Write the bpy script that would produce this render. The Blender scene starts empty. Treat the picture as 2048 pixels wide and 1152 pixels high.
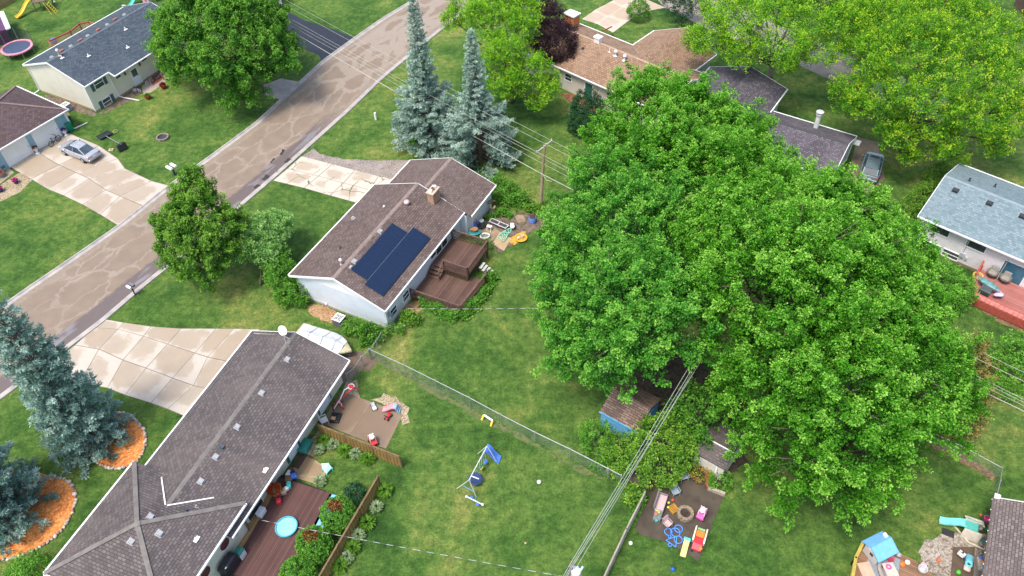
import bpy, math, random
import numpy as np
from mathutils import Vector, Matrix

random.seed(11)
rng = np.random.default_rng(11)
PI = math.pi
R = math.radians
scene = bpy.context.scene
COL = scene.collection

# ------------------------------------------------------------------ camera
CAM_F, CAM_TH, CAM_RO, CAM_H = 1600.0, R(46.5), R(2.9), 50.0
_F = np.array([0, math.cos(CAM_TH), -math.sin(CAM_TH)])
_r = np.array([1.0, 0, 0])
_d = np.cross(_F, _r)
_c, _s = math.cos(CAM_RO), math.sin(CAM_RO)
CR = np.array([_c * _r + _s * _d, -_s * _r + _c * _d, _F])

def P(x, y, z=0.0):
 """point of the world at height z that the survey photograph shows at pixel x, y"""
 d = CR.T @ np.array([(x - 1024) / CAM_F, (y - 576) / CAM_F, 1.0])
 t = (z - CAM_H) / d[2]
 return Vector((d[0] * t, d[1] * t, z))

def make_camera():
 cd = bpy.data.cameras.new('camera')
 cam = bpy.data.objects.new('camera', cd)
 COL.objects.link(cam)
 right, down, fwd = CR
 m = Matrix(((right[0], -down[0], -fwd[0], 0), (right[1], -down[1], -fwd[1], 0), (right[2], -down[2], -fwd[2], CAM_H), (0, 0, 0, 1)))
 cam.matrix_world = m
 cd.sensor_width = 36
 cd.sensor_fit = 'HORIZONTAL'
 cd.lens = CAM_F / 2048 * 36
 cd.clip_start = 0.5
 cd.clip_end = 2000
 scene.camera = cam

def make_light():
 w = bpy.data.worlds.new('World')
 scene.world = w
 w.use_nodes = True
 nt = w.node_tree
 bg = nt.nodes['Background']
 sky = nt.nodes.new('ShaderNodeTexSky')
 sky.sky_type = 'NISHITA'
 sky.sun_disc = False
 el, az = R(66), R(-135)
 sky.sun_elevation = el
 sky.sun_rotation = az
 sky.air_density = 1.0
 sky.dust_density = 3.0
 sky.ozone_density = 0.6
 nt.links.new(sky.outputs[0], bg.inputs[0])
 bg.inputs[1].default_value = SKY_STRENGTH
 ld = bpy.data.lights.new('sun', 'SUN')
 ld.energy = SUN_STRENGTH
 ld.angle = R(14)
 ld.color = (1.0, 0.96, 0.88)
 lo = bpy.data.objects.new('sun', ld)
 COL.objects.link(lo)
 dx, dy, dz = math.sin(az) * math.cos(el), math.cos(az) * math.cos(el), math.sin(el)
 lo.rotation_euler = Vector((dx, dy, dz)).to_track_quat('Z', 'Y').to_euler()
 lo.location = (0, 60, 80)
 vs = scene.view_settings
 vs.view_transform = 'Standard'
 vs.look = 'None'
 vs.exposure = EXPOSURE
 vs.gamma = 1
 scene.cycles.max_bounces = 6
 scene.cycles.diffuse_bounces = 3
 scene.cycles.glossy_bounces = 2
 scene.cycles.transmission_bounces = 4
 scene.cycles.transparent_max_bounces = 6

SKY_STRENGTH, SUN_STRENGTH, EXPOSURE = 0.15, 1.6, 1.15

# ------------------------------------------------------------------ mesh builder

class MB:
 def __init__(s):
  s.v, s.f, s.uv, s.mi = [], [], {}, []
  s.T = Matrix.Identity(4)
  s.m = 0

 def add(s, pts):
  i0 = len(s.v)
  T = s.T
  s.v += [tuple(T @ Vector(p)) for p in pts]
  return i0

 def face(s, idx, uv=None):
  if uv is not None:
   s.uv[len(s.f)] = uv
  s.f.append(tuple(idx))
  s.mi.append(s.m)

 def poly(s, pts, uv=None):
  i = s.add(pts)
  s.face(range(i, i + len(pts)), uv)

 def bx(s, x0, x1, y0, y1, z0, z1):
  i = s.add([(x0, y0, z0), (x1, y0, z0), (x1, y1, z0), (x0, y1, z0), (x0, y0, z1), (x1, y0, z1), (x1, y1, z1), (x0, y1, z1)])
  for q in ((0, 3, 2, 1), (4, 5, 6, 7), (0, 1, 5, 4), (1, 2, 6, 5), (2, 3, 7, 6), (3, 0, 4, 7)):
   s.face([i + k for k in q])

 def box(s, c, sz, rz=0.0, rx=0.0, ry=0.0):
  T0 = s.T
  s.T = T0 @ Matrix.Translation(c) @ Matrix.Rotation(rz, 4, 'Z') @ Matrix.Rotation(ry, 4, 'Y') @ Matrix.Rotation(rx, 4, 'X')
  a, b, d = sz[0] / 2, sz[1] / 2, sz[2] / 2
  s.bx(-a, a, -b, b, -d, d)
  s.T = T0

 def rbox(s, c, sz, r=0.03, rz=0.0, rx=0.0, ry=0.0):
  """box with chamfered edges all round"""
  T0 = s.T
  s.T = T0 @ Matrix.Translation(c) @ Matrix.Rotation(rz, 4, 'Z') @ Matrix.Rotation(ry, 4, 'Y') @ Matrix.Rotation(rx, 4, 'X')
  a, b, d = sz[0] / 2, sz[1] / 2, sz[2] / 2
  r = min(r, a * .9, b * .9, d * .9)

  def ring(k, z):
   A, B = a - k, b - k
   q = r * .7
   return [(A - q, -B, z), (A, -B + q, z), (A, B - q, z), (A - q, B, z), (-A + q, B, z), (-A, B - q, z), (-A, -B + q, z), (-A + q, -B, z)]
  s.loft([ring(r, -d), ring(0, -d + r), ring(0, d - r), ring(r, d)])
  s.T = T0

 def loft(s, rings, close=True, caps=True):
  n = len(rings[0])
  base = [s.add(r) for r in rings]
  for a, b in zip(base, base[1:]):
   for k in range(n if close else n - 1):
    j = (k + 1) % n
    s.face((a + k, a + j, b + j, b + k))
  if caps:
   s.face([base[0] + k for k in range(n)][::-1])
   s.face([base[-1] + k for k in range(n)])

 def bar(s, p, q, w, h=None):
  h = h or w
  p, q = Vector(p), Vector(q)
  d = (q - p)
  if d.length < 1e-6:
   return
  d.normalize()
  side = d.cross(Vector((0, 0, 1)))
  if side.length < 1e-3:
   side = Vector((1, 0, 0))
  side.normalize()
  up = side.cross(d)
  a, b = side * w / 2, up * h / 2
  s.loft([[p - a - b, p + a - b, p + a + b, p - a + b], [q - a - b, q + a - b, q + a + b, q - a + b]])

 def tube(s, pts, r, n=7, r1=None, caps=True):
  pts = [Vector(p) for p in pts]
  rings = []
  m = len(pts)
  prev = None
  for i, p in enumerate(pts):
   d = (pts[min(i + 1, m - 1)] - pts[max(i - 1, 0)])
   if d.length < 1e-9:
    d = Vector((0, 0, 1))
   d.normalize()
   if prev is None:
    a = d.orthogonal().normalized()
   else:
    a = prev - d * prev.dot(d)
    a = a.normalized() if a.length > 1e-6 else d.orthogonal().normalized()
   prev = a
   b = d.cross(a)
   rr = r if r1 is None else r + (r1 - r) * i / max(m - 1, 1)
   rings.append([p + a * (math.cos(2 * PI * k / n) * rr) + b * (math.sin(2 * PI * k / n) * rr) for k in range(n)])
  s.loft(rings, True, caps)

 def ring(s, c, rad, r, n=24, m=6, rx=None):
  """torus lying flat"""
  rx = rx or rad
  i0 = None
  for k in range(n):
   a = 2 * PI * k / n
   ca, sa = math.cos(a), math.sin(a)
   i = s.add([(c[0] + ca * (rad + r * math.cos(2 * PI * j / m)), c[1] + sa * (rx + r * math.cos(2 * PI * j / m)), c[2] + r * math.sin(2 * PI * j / m)) for j in range(m)])
   i0 = i if i0 is None else i0
  for k in range(n):
   a, b = i0 + k * m, i0 + ((k + 1) % n) * m
   for j in range(m):
    q = (j + 1) % m
    s.face((a + j, b + j, b + q, a + q))

 def lathe(s, prof, c=(0, 0, 0), n=16, sx=1.0, sy=1.0, caps=True):
  rings = [[(c[0] + r * sx * math.cos(2 * PI * k / n), c[1] + r * sy * math.sin(2 * PI * k / n), c[2] + z) for k in range(n)] for r, z in prof]
  s.loft(rings, True, caps)

 def cyl(s, c, r, h, n=14, r1=None):
  s.lathe([(r, 0), (r if r1 is None else r1, h)], c, n)

 def ell(s, c, rx, ry, rz, n=12, m=7, jit=0.0, z0=-1.0):
  prof = []
  for i in range(m + 1):
   t = math.asin(max(-1, min(1, z0))) + (PI / 2 - math.asin(max(-1, min(1, z0)))) * i / m
   prof.append((max(math.cos(t), 0.01), math.sin(t)))
  rings = []
  for r, z in prof:
   rings.append([(c[0] + rx * r * math.cos(2 * PI * k / n) * (1 + random.uniform(-jit, jit)), c[1] + ry * r * math.sin(2 * PI * k / n) * (1 + random.uniform(-jit, jit)), c[2] + rz * z * (1 + random.uniform(-jit, jit))) for k in range(n)])
  s.loft(rings)

 def prism(s, poly, z0, z1):
  s.loft([[(p[0], p[1], z0) for p in poly], [(p[0], p[1], z1) for p in poly]])

 def build(s, name, mats, parent=None, smooth=False, bevel=0.0):
  me = bpy.data.meshes.new(name)
  me.from_pydata(s.v, [], s.f)
  if not isinstance(mats, (list, tuple)):
   mats = [mats]
  for m in mats:
   me.materials.append(m)
  if len(mats) > 1:
   me.polygons.foreach_set('material_index', s.mi)
  if s.uv:
   ul = me.uv_layers.new(name='UVMap')
   for fi, uv in s.uv.items():
    pl = me.polygons[fi]
    for li, u in zip(pl.loop_indices, uv):
     ul.data[li].uv = u
  if smooth:
   me.polygons.foreach_set('use_smooth', [True] * len(me.polygons))
  me.validate()
  me.update()
  o = bpy.data.objects.new(name, me)
  COL.objects.link(o)
  if parent is not None:
   o.parent = parent
  if bevel:
   b = o.modifiers.new('bevel', 'BEVEL')
   b.width = bevel
   b.segments = 2
   b.limit_method = 'ANGLE'
  return o

def tag(o, label=None, cat=None, group=None, kind=None):
 if label:
  o['label'] = label
 if cat:
  o['category'] = cat
 if group:
  o['group'] = group
 if kind:
  o['kind'] = kind
 return o

def thing(name, label, cat, loc=(0, 0, 0), rz=0.0, group=None):
 o = bpy.data.objects.new(name, None)
 COL.objects.link(o)
 o.location = loc
 o.rotation_euler = (0, 0, rz)
 o.empty_display_size = 0.3
 return tag(o, label, cat, group)

def copy_tree(o, parent=None):
 c = o.copy()
 COL.objects.link(c)
 c.parent = parent
 for ch in list(o.children):
  copy_tree(ch, c)
 return c

def az_px(a, b, z=0.0):
 d = P(*b, z) - P(*a, z)
 return math.atan2(d.y, d.x)

def dist_px(a, b, z=0.0):
 return (P(*b, z) - P(*a, z)).length

# ------------------------------------------------------------------ materials
MATS = {}

def nodes_of(name):
 m = bpy.data.materials.new(name)
 m.use_nodes = True
 nt = m.node_tree
 b = nt.nodes['Principled BSDF']
 return m, nt, b

def nd(nt, t, **kw):
 n = nt.nodes.new(t)
 for k, v in kw.items():
  if k in n.inputs:
   n.inputs[k].default_value = v
  else:
   setattr(n, k, v)
 return n

def rgb(c):
 return (c[0], c[1], c[2], 1.0)

def ramp(nt, stops, interp='LINEAR'):
 n = nt.nodes.new('ShaderNodeValToRGB')
 n.color_ramp.interpolation = interp
 e = n.color_ramp.elements
 while len(e) < len(stops):
  e.new(0.5)
 for k, (p, c) in zip(e, stops):
  k.position = p
  k.color = rgb(c) if len(c) == 3 else c
 return n

def mixc(nt, fac, a, b, mode='MIX'):
 n = nt.nodes.new('ShaderNodeMix')
 n.data_type = 'RGBA'
 n.blend_type = mode
 for sock, val in ((n.inputs[0], fac), (n.inputs[6], a), (n.inputs[7], b)):
  if hasattr(val, 'node'):
   nt.links.new(val, sock)
  elif isinstance(val, (int, float)):
   sock.default_value = val
  else:
   sock.default_value = rgb(val)
 return n.outputs[2]

def math_(nt, op, a, b=None, clamp=False):
 n = nt.nodes.new('ShaderNodeMath')
 n.operation = op
 n.use_clamp = clamp
 for sock, val in ((n.inputs[0], a), (n.inputs[1], b)):
  if val is None:
   continue
  if hasattr(val, 'node'):
   nt.links.new(val, sock)
  else:
   sock.default_value = val
 return n.outputs[0]

def noise(nt, vec, scale, detail=3.0, rough=0.55, dist=0.0):
 n = nd(nt, 'ShaderNodeTexNoise', Scale=scale, Detail=detail, Roughness=rough, Distortion=dist)
 if vec is not None:
  nt.links.new(vec, n.inputs['Vector'])
 return n.outputs['Fac']

def mapping(nt, vec, scale=(1, 1, 1), rot=(0, 0, 0), loc=(0, 0, 0)):
 n = nt.nodes.new('ShaderNodeMapping')
 n.inputs['Scale'].default_value = scale
 n.inputs['Rotation'].default_value = rot
 n.inputs['Location'].default_value = loc
 nt.links.new(vec, n.inputs['Vector'])
 return n.outputs[0]

def bump(nt, b, h, strength=0.4, dist=0.02):
 n = nd(nt, 'ShaderNodeBump', Strength=strength, Distance=dist)
 nt.links.new(h, n.inputs['Height'])
 nt.links.new(n.outputs[0], b.inputs['Normal'])

def smooth_step(nt, val, lo, hi):
 n = nt.nodes.new('ShaderNodeMapRange')
 n.interpolation_type = 'SMOOTHSTEP'
 n.inputs['From Min'].default_value = lo
 n.inputs['From Max'].default_value = hi
 nt.links.new(val, n.inputs['Value'])
 return n.outputs[0]

def pm(name, c1, c2=None, scale=3.0, rough=0.6, bmp=0.0, metal=0.0, spec=0.4, coat=0.0, space='Object'):
 """plain procedural material: two tones mixed by noise, slight roughness and bump variation"""
 if name in MATS:
  return MATS[name]
 m, nt, b = nodes_of(name)
 tc = nt.nodes.new('ShaderNodeTexCoord')
 vec = tc.outputs[space]
 f = noise(nt, vec, scale, 4.0)
 f2 = smooth_step(nt, f, 0.3, 0.7)
 c2 = c2 or tuple(x * 0.82 for x in c1)
 nt.links.new(mixc(nt, f2, c1, c2), b.inputs['Base Color'])
 rr = nd(nt, 'ShaderNodeMapRange')
 rr.inputs['To Min'].default_value = max(rough - 0.08, 0.03)
 rr.inputs['To Max'].default_value = min(rough + 0.1, 1)
 nt.links.new(f, rr.inputs['Value'])
 nt.links.new(rr.outputs[0], b.inputs['Roughness'])
 b.inputs['Metallic'].default_value = metal
 b.inputs['Specular IOR Level'].default_value = spec
 b.inputs['Coat Weight'].default_value = coat
 if bmp:
  bump(nt, b, noise(nt, vec, scale * 6, 3.0), bmp, 0.02)
 MATS[name] = m
 return m

def shingles(name, base, dark, light, mortar, bw=0.34, rh=0.2, stain=(0.2, 0.2, 0.2), stain_amt=0.35):
 """asphalt shingles: rows along the eave, uv in metres"""
 m, nt, b = nodes_of(name)
 uvn = nt.nodes.new('ShaderNodeUVMap')
 uv = uvn.outputs[0]
 br = nt.nodes.new('ShaderNodeTexBrick')
 nt.links.new(uv, br.inputs['Vector'])
 br.offset = 0.5
 br.inputs['Color1'].default_value = (0, 0, 0, 1)
 br.inputs['Color2'].default_value = (1, 1, 1, 1)
 br.inputs['Mortar'].default_value = (0.5, 0.5, 0.5, 1)
 br.inputs['Scale'].default_value = 1.0
 br.inputs['Mortar Size'].default_value = 0.024
 br.inputs['Mortar Smooth'].default_value = 0.2
 br.inputs['Bias'].default_value = 0.0
 br.inputs['Brick Width'].default_value = bw
 br.inputs['Row Height'].default_value = rh
 per = br.outputs['Color']
 n1 = noise(nt, uv, 26.0, 3.0, 0.7)
 fr = math_(nt, 'ADD', math_(nt, 'MULTIPLY', per, 0.50), math_(nt, 'MULTIPLY', n1, 0.56))
 rp = ramp(nt, [(0.1, dark), (0.5, base), (0.95, light)])
 nt.links.new(fr, rp.inputs[0])
 col = mixc(nt, math_(nt, 'MULTIPLY', br.outputs['Fac'], 0.9), rp.outputs[0], mortar)
 st = smooth_step(nt, noise(nt, mapping(nt, uv, (0.35, 0.16, 1)), 1.0, 4.0, 0.6, 0.4), 0.42, 0.78)
 col = mixc(nt, math_(nt, 'MULTIPLY', st, stain_amt * 1.3), col, stain)
 nt.links.new(col, b.inputs['Base Color'])
 b.inputs['Roughness'].default_value = 0.85
 b.inputs['Specular IOR Level'].default_value = 0.25
 sx = nt.nodes.new('ShaderNodeSeparateXYZ')
 nt.links.new(uv, sx.inputs[0])
 saw = math_(nt, 'FRACT', math_(nt, 'DIVIDE', sx.outputs[1], rh))
 h = math_(nt, 'ADD', math_(nt, 'MULTIPLY', saw, -1.0), math_(nt, 'MULTIPLY', n1, 0.5))
 bump(nt, b, h, 0.6, 0.02)
 MATS[name] = m
 return m

def siding(name, c, lap=0.11, dirt=(0.35, 0.32, 0.27), vertical=False):
 """lap siding: horizontal (or upright) boards with a shadow-casting lip in the bump"""
 m, nt, b = nodes_of(name)
 tc = nt.nodes.new('ShaderNodeTexCoord')
 vec = tc.outputs['Object']
 sx = nt.nodes.new('ShaderNodeSeparateXYZ')
 nt.links.new(vec, sx.inputs[0])
 src = sx.outputs[2] if not vertical else math_(nt, 'ADD', sx.outputs[0], sx.outputs[1])
 saw = math_(nt, 'FRACT', math_(nt, 'DIVIDE', src, lap))
 f = noise(nt, vec, 1.3, 4.0)
 col = mixc(nt, smooth_step(nt, f, 0.35, 0.75), c, tuple(x * 0.93 for x in c))
 st = smooth_step(nt, noise(nt, mapping(nt, vec, (2.0, 2.0, 0.25)), 1.2, 5.0, 0.65), 0.58, 0.85)
 col = mixc(nt, math_(nt, 'MULTIPLY', st, 0.22), col, dirt)
 nt.links.new(col, b.inputs['Base Color'])
 b.inputs['Roughness'].default_value = 0.55
 bump(nt, b, saw, 0.7, 0.02)
 MATS[name] = m
 return m

def planks(name, c1, c2, gapc, w=0.14, along='x', rough=0.7):
 """boards: uv in metres, u along the boards"""
 m, nt, b = nodes_of(name)
 uvn = nt.nodes.new('ShaderNodeUVMap')
 uv = uvn.outputs[0]
 sx = nt.nodes.new('ShaderNodeSeparateXYZ')
 nt.links.new(uv, sx.inputs[0])
 q = math_(nt, 'DIVIDE', sx.outputs[1], w)
 fl = math_(nt, 'FLOOR', q)
 fr = math_(nt, 'FRACT', q)
 wn = nt.nodes.new('ShaderNodeTexWhiteNoise')
 wn.noise_dimensions = '1D'
 nt.links.new(fl, wn.inputs['W'])
 g = noise(nt, mapping(nt, uv, (0.7, 9.0, 1)), 1.5, 4.0, 0.6)
 f = math_(nt, 'ADD', math_(nt, 'MULTIPLY', wn.outputs[0], 0.55), math_(nt, 'MULTIPLY', g, 0.5))
 big = noise(nt, uv, 0.7, 3.0)
 f = math_(nt, 'ADD', f, math_(nt, 'MULTIPLY', math_(nt, 'SUBTRACT', big, 0.5), 0.8))
 rp = ramp(nt, [(0.15, c1), (0.9, c2)])
 nt.links.new(f, rp.inputs[0])
 gap = math_(nt, 'LESS_THAN', math_(nt, 'ABSOLUTE', math_(nt, 'SUBTRACT', fr, 0.5)), 0.43)
 col = mixc(nt, gap, gapc, rp.outputs[0])
 nt.links.new(col, b.inputs['Base Color'])
 b.inputs['Roughness'].default_value = rough
 bump(nt, b, gap, 0.5, 0.01)
 MATS[name] = m
 return m
# ------------------------------------------------------------------ ground, road and paving

def lawn_mat():
 m, nt, b = nodes_of('lawn')
 tc = nt.nodes.new('ShaderNodeTexCoord')
 vec = tc.outputs['Object']
 big = noise(nt, vec, 0.075, 4.0, 0.6, 0.8)
 mid = noise(nt, vec, 0.36, 5.0, 0.66, 0.6)
 small = noise(nt, vec, 1.7, 5.0, 0.72)
 fine = noise(nt, vec, 6.0, 4.0, 0.8)
 f = math_(nt, 'ADD', math_(nt, 'SUBTRACT', math_(nt, 'MULTIPLY', big, 0.84), 0.05), math_(nt, 'ADD', math_(nt, 'MULTIPLY', mid, 0.54), math_(nt, 'MULTIPLY', small, 0.20)))
 rp = ramp(nt, [(0.55, (0.028, 0.075, 0.014)), (0.68, (0.053, 0.118, 0.021)), (0.79, (0.092, 0.161, 0.032)), (0.91, (0.174, 0.204, 0.051)), (1.0, (0.272, 0.244, 0.094))])
 nt.links.new(f, rp.inputs[0])
 fr = ramp(nt, [(0.32, (0.28, 0.32, 0.24)), (0.5, (1, 1, 1)), (0.70, (2.2, 1.95, 1.75))])
 nt.links.new(math_(nt, 'ADD', math_(nt, 'MULTIPLY', fine, 0.55), math_(nt, 'MULTIPLY', small, 0.45)), fr.inputs[0])
 col = mixc(nt, 0.9, rp.outputs[0], fr.outputs[0], 'MULTIPLY')
 sp = nd(nt, 'ShaderNodeTexVoronoi', Scale=1.6)
 nt.links.new(vec, sp.inputs['Vector'])
 dot = math_(nt, 'LESS_THAN', sp.outputs['Distance'], 0.045)
 dot = math_(nt, 'MULTIPLY', dot, smooth_step(nt, mid, 0.55, 0.7))
 col = mixc(nt, math_(nt, 'MULTIPLY', dot, 0.6), col, (0.5, 0.5, 0.3))
 soil = smooth_step(nt, noise(nt, vec, 0.23, 5.0, 0.7, 1.0), 0.68, 0.80)
 col = mixc(nt, math_(nt, 'MULTIPLY', soil, 0.35), col, (0.13, 0.10, 0.045))
 nt.links.new(col, b.inputs['Base Color'])
 b.inputs['Roughness'].default_value = 0.9
 b.inputs['Specular IOR Level'].default_value = 0.15
 bump(nt, b, math_(nt, 'ADD', fine, math_(nt, 'MULTIPLY', noise(nt, vec, 45.0, 2.0), 0.5)), 1.0, 0.09)
 return m

def road_mat():
 m, nt, b = nodes_of('old_asphalt')
 uvn = nt.nodes.new('ShaderNodeUVMap')
 uv = uvn.outputs[0]
 wob = nd(nt, 'ShaderNodeTexNoise', Scale=0.9, Detail=4.0, Roughness=0.6)
 nt.links.new(uv, wob.inputs['Vector'])
 v2 = nt.nodes.new('ShaderNodeVectorMath')
 v2.operation = 'MULTIPLY_ADD'
 nt.links.new(wob.outputs['Color'], v2.inputs[0])
 v2.inputs[1].default_value = (1.3, 1.9, 0)
 nt.links.new(uv, v2.inputs[2])
 vo = nd(nt, 'ShaderNodeTexVoronoi', Scale=1.0)
 vo.feature = 'DISTANCE_TO_EDGE'
 nt.links.new(mapping(nt, v2.outputs[0], (0.56, 0.27, 1)), vo.inputs['Vector'])
 n1 = noise(nt, uv, 2.4, 5.0, 0.7)
 edge = math_(nt, 'ADD', vo.outputs['Distance'], math_(nt, 'MULTIPLY', math_(nt, 'SUBTRACT', n1, 0.5), 0.20))
 sv = nt.nodes.new('ShaderNodeSeparateXYZ')
 nt.links.new(uv, sv.inputs[0])
 nearf = smooth_step(nt, sv.outputs[1], 64.0, 44.0)
 edge = math_(nt, 'ADD', edge, math_(nt, 'MULTIPLY', math_(nt, 'SUBTRACT', nearf, 0.62), 0.12))
 zone = smooth_step(nt, noise(nt, mapping(nt, uv, (0.30, 0.14, 1), loc=(5, 2, 0)), 1.0, 4.0, 0.6), 0.38, 0.58)
 keep = math_(nt, 'MULTIPLY', nearf, math_(nt, 'SUBTRACT', 1.0, zone))
 wet = math_(nt, 'MAXIMUM', smooth_step(nt, edge, 0.045, 0.125), math_(nt, 'MULTIPLY', keep, 0.85))
 grit = noise(nt, uv, 38.0, 3.0, 0.8)
 dry = ramp(nt, [(0.3, (0.243, 0.197, 0.158)), (0.7, (0.340, 0.284, 0.230))])
 nt.links.new(math_(nt, 'ADD', math_(nt, 'MULTIPLY', n1, 0.5), math_(nt, 'MULTIPLY', grit, 0.5)), dry.inputs[0])
 damp = ramp(nt, [(0.3, (0.158, 0.118, 0.086)), (0.7, (0.242, 0.183, 0.134))])
 nt.links.new(math_(nt, 'ADD', math_(nt, 'MULTIPLY', noise(nt, uv, 0.5, 3.0), 0.5), math_(nt, 'MULTIPLY', grit, 0.5)), damp.inputs[0])
 col = mixc(nt, math_(nt, 'ADD', 0.30, math_(nt, 'MULTIPLY', wet, 0.70)), dry.outputs[0], damp.outputs[0])
 at = nt.nodes.new('ShaderNodeAttribute')
 at.attribute_name = 'across'
 ac = at.outputs['Fac']
 side = math_(nt, 'MULTIPLY', math_(nt, 'ABSOLUTE', math_(nt, 'SUBTRACT', ac, 0.5)), 2.0)
 sd = smooth_step(nt, math_(nt, 'ADD', side, math_(nt, 'MULTIPLY', math_(nt, 'SUBTRACT', n1, 0.5), 0.25)), 0.70, 0.80)
 strip = ramp(nt, [(0.3, (0.150, 0.113, 0.086)), (0.7, (0.300, 0.245, 0.184))])
 nt.links.new(math_(nt, 'ADD', math_(nt, 'MULTIPLY', n1, 0.45), math_(nt, 'MULTIPLY', grit, 0.55)), strip.inputs[0])
 col = mixc(nt, sd, col, strip.outputs[0])
 sx = nt.nodes.new('ShaderNodeSeparateXYZ')
 nt.links.new(uv, sx.inputs[0])
 yard = smooth_step(nt, math_(nt, 'ADD', ac, math_(nt, 'MULTIPLY', math_(nt, 'SUBTRACT', n1, 0.5), 0.10)), 0.755, 0.785)
 near = smooth_step(nt, sx.outputs[1], 44.0, 38.0)
 nearmask = nt.nodes.new('ShaderNodeMapRange')
 nearmask.inputs['From Min'].default_value = 50.0
 nearmask.inputs['From Max'].default_value = 44.0
 nt.links.new(sx.outputs[1], nearmask.inputs['Value'])
 soaked = math_(nt, 'MULTIPLY', yard, nearmask.outputs[0], True)
 pud = smooth_step(nt, noise(nt, mapping(nt, uv, (0.9, 0.22, 1)), 1.0, 3.0), 0.52, 0.62)
 wc = mixc(nt, pud, (0.105, 0.080, 0.077), (0.19, 0.175, 0.185))
 col = mixc(nt, math_(nt, 'MULTIPLY', soaked, 0.9), col, wc)
 tar = math_(nt, 'MULTIPLY', smooth_step(nt, noise(nt, mapping(nt, uv, (1.2, 0.5, 1), loc=(3, 9, 0)), 1.1, 4.0, 0.65), 0.70, 0.74), smooth_step(nt, ac, 0.72, 0.8))
 col = mixc(nt, math_(nt, 'MULTIPLY', tar, 0.85), col, (0.03, 0.027, 0.026))
 nt.links.new(col, b.inputs['Base Color'])
 ro = nt.nodes.new('ShaderNodeMapRange')
 ro.inputs['To Min'].default_value = 0.85
 ro.inputs['To Max'].default_value = 0.28
 nt.links.new(math_(nt, 'MULTIPLY', soaked, math_(nt, 'ADD', math_(nt, 'MULTIPLY', pud, 0.5), 0.4)), ro.inputs['Value'])
 nt.links.new(ro.outputs[0], b.inputs['Roughness'])
 bump(nt, b, grit, 0.5, 0.015)
 return m

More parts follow.
